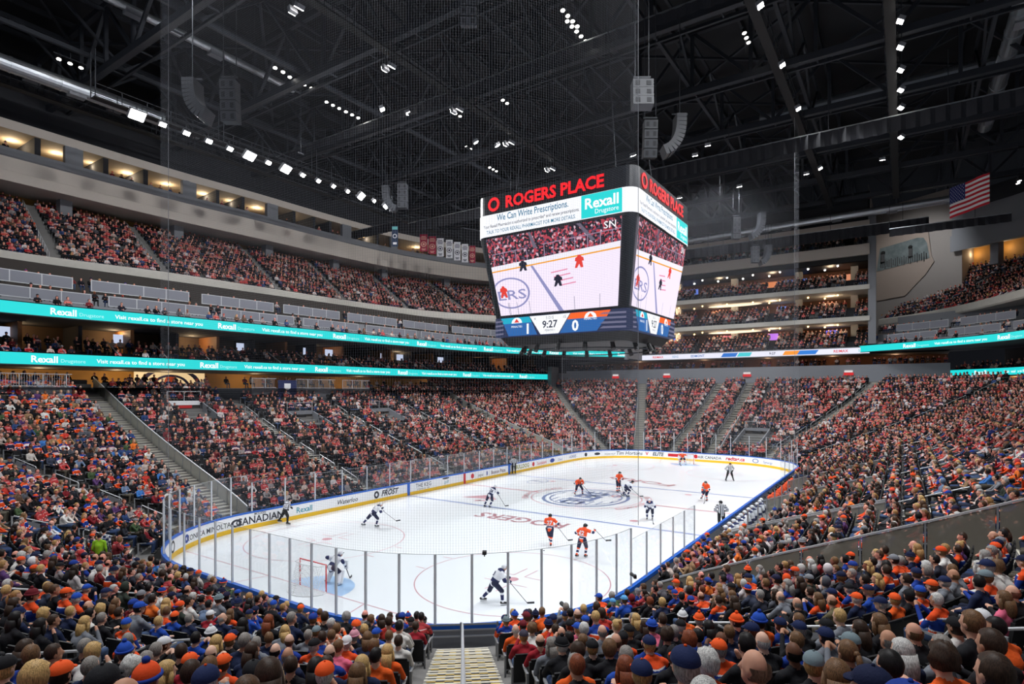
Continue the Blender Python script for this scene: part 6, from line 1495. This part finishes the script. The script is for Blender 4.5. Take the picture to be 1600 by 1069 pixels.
# flag and banners
fl = empty('national_flag', dpt(1514, 342, 69), 'large United States flag hanging at the upper right', 'flag'); P = [dpt(1484, 342, 71.5), dpt(1546, 318, 67.5), dpt(1546, 269, 67.5), dpt(1484, 295, 71.5)]; P = [p-fl.location for p in P]
ff = lambda a, b, e=0: P[0].lerp(P[1], a).lerp(P[3].lerp(P[2], a), b)+Vector((-.8, -.5, 0))*e+Vector((0, 0, .03*math.sin(a*9)))
nrm = (P[1]-P[0]).cross(P[3]-P[0]).normalized(); nrm = nrm if nrm.dot(Vector((CX, CY, CZ))-fl.location) > 0 else -nrm
ff2 = lambda a, b, e: tuple(P[0].lerp(P[1], a).lerp(P[3].lerp(P[2], a), b)+nrm*(e+.07*math.sin(a*10)))
for i in range(13):
    m = MB(); b0, b1 = i/13, (i+1)/13; n = 12; A = [ff2(j/n, b0, .012) for j in range(n+1)]; B = [ff2(j/n, b1, .012) for j in range(n+1)]; A2 = [ff2(j/n, b0, -.012) for j in range(n+1)]; B2 = [ff2(j/n, b1, -.012) for j in range(n+1)]
    m.add(*loft([A, B])); m.add(*loft([B2, A2])); m.build('stripe', mat('flag_red', (196, 24, 44), .8) if i % 2 == 0 else mat('flag_white', (240, 238, 236), .8), fl)
m = MB(); n = 6; m.add(*loft([[ff2(.4*j/n, 6/13, .03) for j in range(n+1)], [ff2(.4*j/n, 1, .03) for j in range(n+1)]])); m.build('canton', mat('flag_blue', (30, 40, 100), .8), fl); m = MB()
for r in range(9):
    for c in range(6 - r % 2):
        a, b = .4*(c+.5+.5*(r % 2))/6.2+.005, 6/13+(7/13)*(r+.6)/9.2; S5 = [ff2(a+.011*(1 if q % 2 == 0 else .45)*math.sin(q*math.pi/5), b+.017*(1 if q % 2 == 0 else .45)*math.cos(q*math.pi/5), .04) for q in range(10)]; m.poly(S5)
m.build('stars', MATS['flag_white'], fl); m = MB(); m.bar(P[3], P[2], .08)
for q in (P[3], P[2]): m.bar(q, q+Vector((0, 0, 37.5-(fl.location.z+q.z))), .05)
m.build('hanging_bar', M_steel, fl)
for i, (u, v0, v1, w_, c) in enumerate(((662, 366, 393, 11.5, 'r'), (675.5, 369, 397, 11.5, 'r'), (688, 372, 401, 10.5, 'w'), (702, 374.5, 403.5, 10.5, 'w'), (714.5, 378, 407, 10, 'w'), (726.5, 381, 410, 10, 'w'), (738, 384, 411, 9.5, 'r'))):
    d = 86+i*1.2; c0 = dpt(u, v1, d); h = (v1-v0)*d/FPX; w2 = w_*d/FPX
    o = empty('championship_banner', c0, ['first', 'second', 'third', 'fourth', 'fifth', 'sixth', 'seventh'][i]+' from the left of the hanging banners, '+('maroon with pale emblem' if c == 'r' else 'white with dark emblem'), 'banner', 'row of hanging banners', YAW-math.pi/2)
    m = MB(); m.box((0, 0, h/2), (w2, .05, h)); m.build('cloth', mat('banner_maroon', (150, 30, 60), .8) if c == 'r' else mat('banner_white', (226, 226, 230), .8), o)
    ink = mat('banner_pale_ink', (220, 170, 150), .8) if c == 'r' else mat('banner_dark_ink', (50, 50, 70), .8)
    m = MB(); f = lambda r, t: (r*w2*.38*math.cos(t), -.04, h*.42+r*w2*.36*math.sin(t)); m.add(*loft([[f(r, 2*math.pi*j/20) for j in range(21)] for r in (.75, 1)])); m.add(*loft([[f(r, 2*math.pi*j/12) for j in range(13)] for r in (.0, .4)])); m.build('emblem', ink, o)
    m = MB(); 
    for z, k in ((.86, .6), (.78, .8), (.7, .7), (.14, .6), (.08, .4)): m.box((0, -.04, h*z), (w2*k, .02, h*.035))
    m.build('lines', ink, o); m = MB()
    for s in (-1, 1): m.bar((s*w2*.45, 0, h), (s*w2*.45, 0, 37.5-c0.z), .04)
    m.bar((-w2/2, 0, h), (w2/2, 0, h), .07); m.build('hanging_bar', M_steel, o)
c0 = dpt(617, 385, 80); o = empty('vertical_sign', c0, 'narrow navy and teal vertical banner left of the championship banners', 'banner', rz=YAW-math.pi/2)
m = MB(); m.box((0, 0, 1.4), (.85, .06, 2.8)); m.build('cloth', mat('sign_navy', (30, 50, 80), .7), o); m = MB(); m.box((0, -.05, 2.5), (.75, .02, .4)); m.build('teal_patch', mat('sign_teal', (110, 190, 190), .7), o); m = MB(); m.add(*loft([[(r*math.cos(t), -.05, 1.4+r*math.sin(t)) for t in [2*math.pi*j/16 for j in range(17)]] for r in (.2, .3)])); m.box((0, -.05, .4), (.5, .02, .3)); m.build('emblem', M_white, o)
m = MB(); m.bar((0, 0, 2.8), (0, 0, 37.5-c0.z), .04); m.build('hanging_wire', M_steel, o)
# thin rigging cables
for i, (u, v, d, L) in enumerate(((1240, 330, 85, 10), (1130, 400, 80, 10), (1125, 320, 70, 9), (1205, 375, 82, 8), (470, 240, 55, 12), (612, 330, 70, 6))):
    p = dpt(u, v, d); m = MB(); m.bar((0, 0, 0), (0, 0, 37.5-p.z), .035); m.bar((-.3, 0, 0), (.3, 0, 0), .12); o = m.build('rigging_cable', M_steel); o.location = p; tag(o, 'thin vertical rigging cable hanging from the dark roof', 'cable', 'thin rigging cables')
# ================================================================ PLAYERS AND OFFICIALS
def atz(u, v, z=0.0):
    d = FPX*(CZ-z)/(v-HOR); return dpt(u, v, d)
M_jo = mat('jersey_orange', (244, 84, 30), .8); M_jn = mat('jersey_navy', (26, 36, 84), .8); M_jw = mat('jersey_white', (232, 234, 240), .8); M_sk = mat('player_skin', (222, 170, 146), .6)
M_glv = mat('glove_navy', (24, 32, 70), .6); M_pn = mat('hockey_pants_navy', (22, 30, 62), .8); M_hb = mat('helmet_black', (24, 26, 32), .25); M_hw = mat('helmet_white', (228, 230, 236), .25); M_bl = mat('skate_boot', (22, 22, 26), .4)
M_pad = mat('goalie_pad_white', (226, 228, 232), .6); M_stk2 = mat('stick_dark', (40, 40, 46), .5); M_stripe = mat('referee_black', (22, 22, 24), .8)
TEAM = {'orange': (M_jo, M_jn, M_jw, M_pn, M_jo, M_glv, M_sk, M_bl), 'white': (M_jw, M_jn, M_jn, M_pn, M_jw, M_glv, M_sk, M_bl), 'ref': (M_jw, M_stripe, M_stripe, M_stripe, M_stripe, M_stripe, M_sk, M_bl)}
def v3(*a): return tuple(a)
def skeleton(p):
    """p: pelvis height, lean (rad), side lean, left/right ankle positions, hands"""
    H, ln, sd = p['h'], p['lean'], p.get('side', 0)
    up = Vector((math.sin(sd), math.sin(ln)*math.cos(sd), math.cos(ln)*math.cos(sd))); rt = Vector((math.cos(sd), 0, -math.sin(sd)))
    pel = Vector((0, 0, H)); ch = pel+up*.34; sh = pel+up*.5; hd = pel+up*.66+Vector((0, .05+.05*math.sin(ln), .03))
    J = dict(pel=pel, ch=ch, sh=sh, hd=hd, up=up, rt=rt)
    for s, n in ((-1, 'L'), (1, 'R')):
        hip = pel+rt*.12*s; an = Vector(p['a'+n]); mid = (hip+an)/2; ext = (an-hip).length; L = .88; k = math.sqrt(max(0, (L/2)**2-(ext/2)**2)); dr = Vector((.15*s, 1, .1)); ax = (an-hip).normalized(); dr = (dr-ax*dr.dot(ax)).normalized()
        J['hip'+n] = hip; J['kn'+n] = mid+dr*k; J['an'+n] = an
        S_ = sh+rt*.23*s; hnd = pel+Vector(p['h'+n]); e = hnd-S_; L2 = .64; k = math.sqrt(max(0, (L2/2)**2-(min(e.length, .63)/2)**2)); dr = Vector((.9*s, -.6, -.2)); ax = e.normalized(); dr = (dr-ax*dr.dot(ax)).normalized()
        if e.length > .63: hnd = S_+ax*.63
        J['s'+n] = S_; J['e'+n] = (S_+hnd)/2+dr*k; J['h'+n] = hnd
    return J
def skater(team, p, loc, ang, label, stick=None, num=None, helmet=None, goalie=False):
    J = skeleton(p); T = tuple
    P = [(T(J['pel']), None, (.2, .17, .17), 0, 'pants'), (T(J['pel']), T(J['ch']), .18, .2, 'torso'), (T(J['ch']), T(J['sh']), .2, .17, 'torso'), (T(J['sh']-J['rt']*.17), T(J['sh']+J['rt']*.17), .11, .11, 'shoulder'),
         (T(J['sh']), T(J['hd']-Vector((0, 0, .06))), .07, .06, 'skin'), (T(J['hd']), None, (.085, .1, .12), 0, 'skin'), (T(J['hd']+Vector((0, .1, -.01))), T(J['hd']+Vector((0, .115, -.04))), .014, .017, 'skin')]
    for n in 'LR':
        f = J['an'+n]; fw = Vector((0, .2, 0)) if goalie or p.get('ff', 1) else Vector((0, .2, 0))
        P += [(T(J['hip'+n]), T(J['kn'+n]), .125, .1, 'pants'), (T(J['kn'+n]), T(f), .085 if not goalie else .11, .06 if not goalie else .1, 'sock'), (T(f-Vector((0, .05, .02))), T(f+Vector((0, .17, -.05))), .06, .045, 'boot'),
              (T(J['s'+n]), T(J['e'+n]), .1, .08, 'sleeve'), (T(J['e'+n]), T(J['h'+n]), .08, .06, 'sleeve'), (T(J['h'+n]), T(J['h'+n]+(J['h'+n]-J['e'+n]).normalized()*.1), .065, .055, 'glove')]
    ks = {n: (J['kn'+n], J['an'+n]) for n in 'LR'}
    def reg(r, c):
        q = Vector(c)
        if r in ('torso', 'shoulder'):
            t = (q-J['pel']).dot(J['up'])
            if team == 'ref': return 0 if int((q.dot(J['rt'])+1)/.055) % 2 else 1
            if t < .0: return 0
            if t < .05 or .13 < t < .17: return 2 if team == 'orange' else 1
            if t < .13: return 1
            return 1 if t > .52 and team == 'white' else 0
        if r == 'sleeve':
            if team == 'ref': return 0 if int((q.z+1)/.06) % 2 else 1
            d = min((q-J['e'+n]).length for n in 'LR'); return 1 if d < .09 else (2 if d < .13 else 0)
        if r == 'pants': return 3
        if r == 'sock':
            if goalie: return 4
            d = min((q-(ks[n][0]*.45+ks[n][1]*.55)).length for n in 'LR'); return 1 if d < .09 else (2 if d < .13 else 4)
        return {'glove': 5, 'skin': 6, 'boot': 7}[r]
    me = remesh_body(P, .024, list(TEAM[team]), reg, 'hockey_player'); o = bpy.data.objects.new('hockey_player' if team != 'ref' else 'referee', me); COL.objects.link(o)
    dz = -min(J['anL'].z, J['anR'].z)+.145
    o.location = (loc[0], loc[1], (loc[2] if len(loc) > 2 else 0)+dz); o.rotation_euler = (0, 0, math.radians(ang)-math.pi/2); tag(o, label, 'person')
    m = MB(); c = J['hd']; dome(m, T(c+Vector((0, -.01, .03))), (.115, .135, .125), 0, .09, .02, zmin=-.05, nu=16, nv=10); m.bar(T(c+Vector((-.1, .1, .05))), T(c+Vector((.1, .1, .05))), .02, .05)
    for q in m.m: pass
    m.m = [0]*len(m.f); m.build('helmet', helmet or (M_hb if team != 'white' else M_hw), o, True)
    for n in 'LR':
        f = J['an'+n]; m = MB(); m.box(T(f+Vector((0, .06, -.12))), (.012, .28, .05)); m.build('skate_blade', M_alu, o)
    if goalie:
        for n in 'LR':
            a, b = J['kn'+n]+Vector((0, .05, .08)), J['an'+n]+Vector((0, .05, -.06)); m = MB(); m.bar(T(a), T(b), .28, .14); m.build('leg_pad', M_pad, o)
        m = MB(); m.box(T(J['hR']+Vector((0, .08, 0))), (.2, .06, .38)); m.build('blocker', M_pad, o); m = MB(); m.sphere(T(J['hL']+Vector((0, .06, .02))), (.14, .07, .16)); m.build('catch_glove', M_pad, o)
    if stick:
        top, bl = Vector(stick[0]), Vector(stick[1]); top = J['h'+stick[2]]+(J['h'+stick[2]]-Vector((bl.x, bl.y, -dz+.03))).normalized()*(.0 if stick[2] == 'x' else .12); bl = Vector((bl.x, bl.y, bl.z-dz+.03 if len(stick) < 4 else bl.z))
        m = MB(); m.bar(T(top), T(bl), .03, .022); d = (bl-top); d.z = 0; d = d.normalized() if d.length > .01 else Vector((0, 1, 0)); m.bar(T(bl), T(bl+d*.3+Vector((0, 0, .01))), .02, .08 if not goalie else .1); m.build('hockey_stick', M_stk2, o)
    if num:
        u = J['up']; bk = (Vector((0, -1, 0))-u*Vector((0, -1, 0)).dot(u)).normalized(); c = J['pel']+u*.27+bk*.225
        m = MB(); text_on(m, num, lambda a, b: T(c+J['rt']*a+u*b-bk*abs(a)*.25), .3, 0, -.05, .03); m.build('back_number', M_jw if team == 'orange' else M_jn, o)
    return o
A0 = dict(h=.86, lean=.5, aL=(-.2, .05, 0), aR=(.22, -.05, 0), hL=(-.12, .5, .18), hR=(.18, .42, .05))
def ps(**k): d = dict(A0); d.update(k); return d
def at(u, v): p = atz(u, v); return (p.x, p.y)
skater('white', ps(h=.78, lean=.75, aL=(-.25, -.62, .1), aR=(.18, .15, 0), hL=(-.05, .62, .25), hR=(.15, .6, .1)), at(583, 824), -28, 'hockey player in white skating right at full stride on the left of the ice', ((0, 0, 0), (.1, 1.5, .25), 'R'), '5', M_hw)
skater('white', ps(h=.8, lean=.45, side=.35, aL=(-.45, -.1, 0), aR=(.0, -.1, 0), hL=(.1, .5, .2), hR=(.45, .35, .1)), at(766, 793), 5, 'hockey player in white with number 26 leaning right near the near blue line', ((0, 0, 0), (.8, .9, 0), 'R'), '26', M_hw)
skater('orange', ps(h=.72, lean=.7, aL=(-.34, .0, 0), aR=(.34, 0, 0), hL=(-.15, .42, .1), hR=(.18, .42, .08)), at(904, 773), 225, 'hockey player in orange crouching and facing the camera at centre ice', ((0, 0, 0), (-.9, 1.0, 0), 'L'))
skater('orange', ps(h=.86, lean=.25, aL=(-.15, -.1, 0), aR=(.2, .1, 0)), at(966, 769), 240, 'hockey player in orange standing behind a bent opponent at centre ice', ((0, 0, 0), (.2, 1.1, 0), 'R'))
skater('white', ps(h=.66, lean=1.0, aL=(-.3, -.2, 0), aR=(.25, .1, 0), hL=(.0, .5, -.1), hR=(.2, .5, -.15)), at(977, 776), -50, 'hockey player in white and navy bending low beside the orange player', ((0, 0, 0), (.2, 1.2, 0), 'R'), None, M_hb)
skater('orange', ps(h=.84, lean=.3, aL=(.05, .1, 0), aR=(.1, -.45, .05), hL=(-.05, .5, .2), hR=(.35, .4, .1)), at(859, 853), 25, 'hockey player in orange with number 27 seen from behind with stick to the right', ((0, 0, 0), (1.0, .7, .15), 'R'), '27')
skater('orange', ps(h=.84, lean=.35, aL=(-.05, -.5, .12), aR=(.12, .1, 0), hL=(-.3, .3, .1), hR=(.45, .5, .45)), at(910, 872), -5, 'hockey player in orange with number 22 holding his stick up to the right', ((0, 0, 0), (.9, .9, .75), 'R', 1), '22')
skater('white', ps(h=.76, lean=.6, aL=(-.3, -.45, .05), aR=(.25, .3, 0), hL=(-.05, .6, .15), hR=(.2, .6, .05)), at(772, 944), -42, 'hockey player in white and navy skating in front of the near glass', ((0, 0, 0), (.3, 1.35, 0), 'R'), '3', M_hw)
skater('white', ps(h=.74, lean=.75, aL=(-.15, 0, 0), aR=(.2, .1, 0), hL=(-.1, .5, .0), hR=(.1, .5, -.1)), at(1016, 812), 195, 'hockey player in white and navy crouching near the right end of centre ice', ((0, 0, 0), (-.3, 1.2, 0), 'L'), None, M_hw)
skater('orange', ps(h=.78, lean=.5, side=-.2, aL=(-.1, .1, 0), aR=(.55, -.2, .05), hL=(-.2, .5, -.05), hR=(.1, .5, -.1)), at(1104, 783), 165, 'hockey player in orange striding left near the right boards', ((0, 0, 0), (-.4, 1.0, 0), 'L'))
skater('ref', ps(h=.84, lean=.35, aL=(-.3, -.5, .1), aR=(.1, .15, 0), hL=(-.3, .3, .1), hR=(.3, .2, .1)), at(446, 820), -50, 'linesman in striped shirt skating by the left boards')
skater('ref', ps(h=.9, lean=.05, aL=(-.14, 0, 0), aR=(.14, 0, 0), hL=(-.2, .12, .1), hR=(.2, .12, .1)), at(803, 741), 225, 'linesman in striped shirt standing at the far blue line by the boards')
skater('ref', ps(h=.84, lean=.15, aL=(-.38, 0, 0), aR=(.38, 0, 0), hL=(-.25, .12, .05), hR=(.25, .12, .05)), at(1140, 752), 215, 'referee standing with legs apart in the far right of the ice')
skater('ref', ps(h=.88, lean=.1, aL=(-.16, 0, 0), aR=(.16, 0, 0), hL=(-.2, .2, .1), hR=(.2, .2, .1)), at(1127, 828), 30, 'linesman in striped shirt standing by the players bench')
skater('white', ps(h=.66, lean=.85, aL=(-.38, .05, 0), aR=(.38, .05, 0), hL=(-.42, .4, .15), hR=(.42, .42, .05)), (-26.3, -.25), 5, 'goaltender in white pads crouching in front of the near goal', ((0, 0, 0), (.1, 1.05, 0), 'R'), None, M_hw, True)
skater('orange', ps(h=.7, lean=.6, aL=(-.36, .05, 0), aR=(.36, .05, 0), hL=(-.42, .35, .1), hR=(.42, .35, .05)), (26.2, .1), 185, 'distant goaltender in orange standing in the far goal', ((0, 0, 0), (.1, .9, 0), 'R'), None, M_hw, True)
pu = atz(850, 860, .03); bpy.data.objects['hockey_puck'].location = (pu.x+14.6, pu.y+5.9, 0)
# players bench on the right side
bx0, bx1, by = -12.6, 11.5, -HY-1.35
b = empty('players_bench', (bx0, by, 0), 'long players bench behind the right side boards', 'bench'); L = bx1-bx0; m = MB(); m.box((L/2, -.15, .55), (L, .4, .08)); m.build('seat_board', M_wood, b); m = MB(); m.box((L/2, -.25, .15), (L, 2.0, .3)); m.build('platform', M_grayp, b)
for j in range(9): m = MB(); m.box((1+j*(L-2)/8, -.15, .42), (.08, .35, .24)); m.build('leg', M_steel, b)
pb = bpy.data.objects['hockey_player']
benchw = skater('white', ps(h=.5, lean=.3, aL=(-.14, .42, 0), aR=(.14, .42, 0), hL=(-.2, .3, .1), hR=(.2, .3, .1)), (-11, by-.1, .3), 95, None, ((0, 0, 0), (.3, .6, .9), 'R', 1)); bencho = skater('orange', ps(h=.5, lean=.4, aL=(-.14, .42, 0), aR=(.14, .42, 0), hL=(-.2, .35, .1), hR=(.2, .35, .1)), (2, by-.1, .3), 80, None, ((0, 0, 0), (.2, .7, .8), 'R', 1))
def copytree(o):
    c = o.copy(); COL.objects.link(c)
    for ch in o.children: k = ch.copy(); COL.objects.link(k); k.parent = c
    return c
for base, x0, n, lab, grp in ((benchw, -11.9, 11, 'player in white jersey and helmet sitting at the near half of the players bench', 'players in white on the bench'), (bencho, .6, 11, 'player in orange jersey and dark helmet sitting at the far half of the players bench', 'players in orange on the bench')):
    for j in range(n):
        o = base if j == 0 else copytree(base); o.location.x = x0+j*.95+rn.uniform(-.1, .1); o.location.y = by-.1; o.rotation_euler.z += rn.uniform(-.5, .5); tag(o, lab, 'person', grp)
# glass screens behind the bench
for j in range(10):
    x = bx0+j*2.5; o = empty('bench_glass', (x, -HY-2.5, .9), 'clear glass screen with metal posts behind the players bench', 'glass pane', 'glass screens behind the bench')
    m = MB(); m.box((1.2, 0, 1.0), (2.36, .02, 1.6)); m.build('pane', M_glass, o); m = MB(); m.bar((0, 0, 0), (0, 0, 1.85), .06); m.build('post', M_alu, o)
# camera box clipped to the glass top, photographers' cameras
x, y, nx, ny, _ = bp(s_ang(222)+0, .0); p = atz(757, 866, 3.4)
o = empty('glass_camera', (p.x, p.y, 3.42), 'small black camera clipped on top of the near glass', 'camera'); m = MB(); m.box((0, 0, .03), (.22, .14, .1), rz=YAW); m.build('body', M_black, o); m = MB(); m.tube([(0, 0, -.1), (0, 0, 0)], .02); m.build('clamp', M_steel, o)
for (u, v, z, lab) in ((882, 948, 2.15, 'camera with long lens held up by the photographer by the near glass'), (992, 901, 2.2, 'camera held by the photographer at the right end of the near glass')):
    p = atz(u, v, z); o = empty('photo_camera', p, lab, 'camera'); m = MB(); m.box((0, 0, 0), (.16, .1, .12), rz=.6); m.build('body', M_black, o); m = MB(); m.tube([(0, 0, 0), (.2, .22, .0)], [.05, .07], 10); m.build('lens', M_black, o)
p = atz(1003, 915, 1.9); 
# small white doorway boxes (vomitories)
for (s, o0, o1, w_), lab in zip(VOM, ('white framed vomitory opening with red sign beside the left crowd', 'small concrete vomitory in the middle of the left crowd', 'second small concrete vomitory in the left crowd', 'dark doorway opening in the far end crowd beside the pale wall')):
    x, y, nx, ny, _ = bp(s, o0); M = Matrix(((-ny, nx, 0), (nx, ny, 0), (0, 0, 1))); o = empty('vomitory', (x, y, zrow(o0)-.3), lab, 'entrance'); d = o1-o0; hz = zrow(o1)-zrow(o0)+1.0
    for t in (-1, 1): m = MB(); m.bar((-ny*w_*t, nx*w_*t, .35), (nx*d-ny*w_*t, ny*d+nx*w_*t, .35+zrow(o1)-zrow(o0)), .12, 1.3); m.build('side_wall', M_grayp, o)
    m = MB(); m.box((nx*d, ny*d, hz*.5), (2*w_, .15, hz*1.05), M=M); m.build('rear_wall', mat('door_dark', (52, 44, 36), .7), o)
    m = MB(); m.box((nx*(d-.12), ny*(d-.12), hz-.15), (2*w_, .08, .4), M=M); m.build('header', M_white if 'white' in lab else M_grayp, o); m = MB(); m.box((nx*(d-.2), ny*(d-.2), hz-.5), (w_*.8, .05, .25), M=M); m.build('sign', M_red if 'sign' in lab else M_black, o)
    m = MB(); m.bar((nx*d-ny*w_, ny*d+nx*w_, hz+.9), (nx*d+ny*w_, ny*d-nx*w_, hz+.9), .05)
    for t in (-1, 0, 1): m.bar((nx*d-ny*w_*t, ny*d+nx*w_*t, hz), (nx*d-ny*w_*t, ny*d+nx*w_*t, hz+.9), .05)
    m.build('guard_rail', M_rail, o)
# ================================================================ base of every group at its own place
bpy.context.view_layer.update()
for o in list(COL.objects):
    if o.type == 'EMPTY' and o.parent is None and o.location.length < .01 and o.children and o.name != 'scoreboard':
        lo = Vector((1e9,)*3); hi = Vector((-1e9,)*3)
        for c in o.children:
            for q in list(c.data.vertices)[::7]: lo = Vector(map(min, lo, q.co)); hi = Vector(map(max, hi, q.co))
        b_ = Vector(((lo.x+hi.x)/2, (lo.y+hi.y)/2, lo.z)); o.location = b_
        for c in o.children: c.data.transform(Matrix.Translation(-b_))
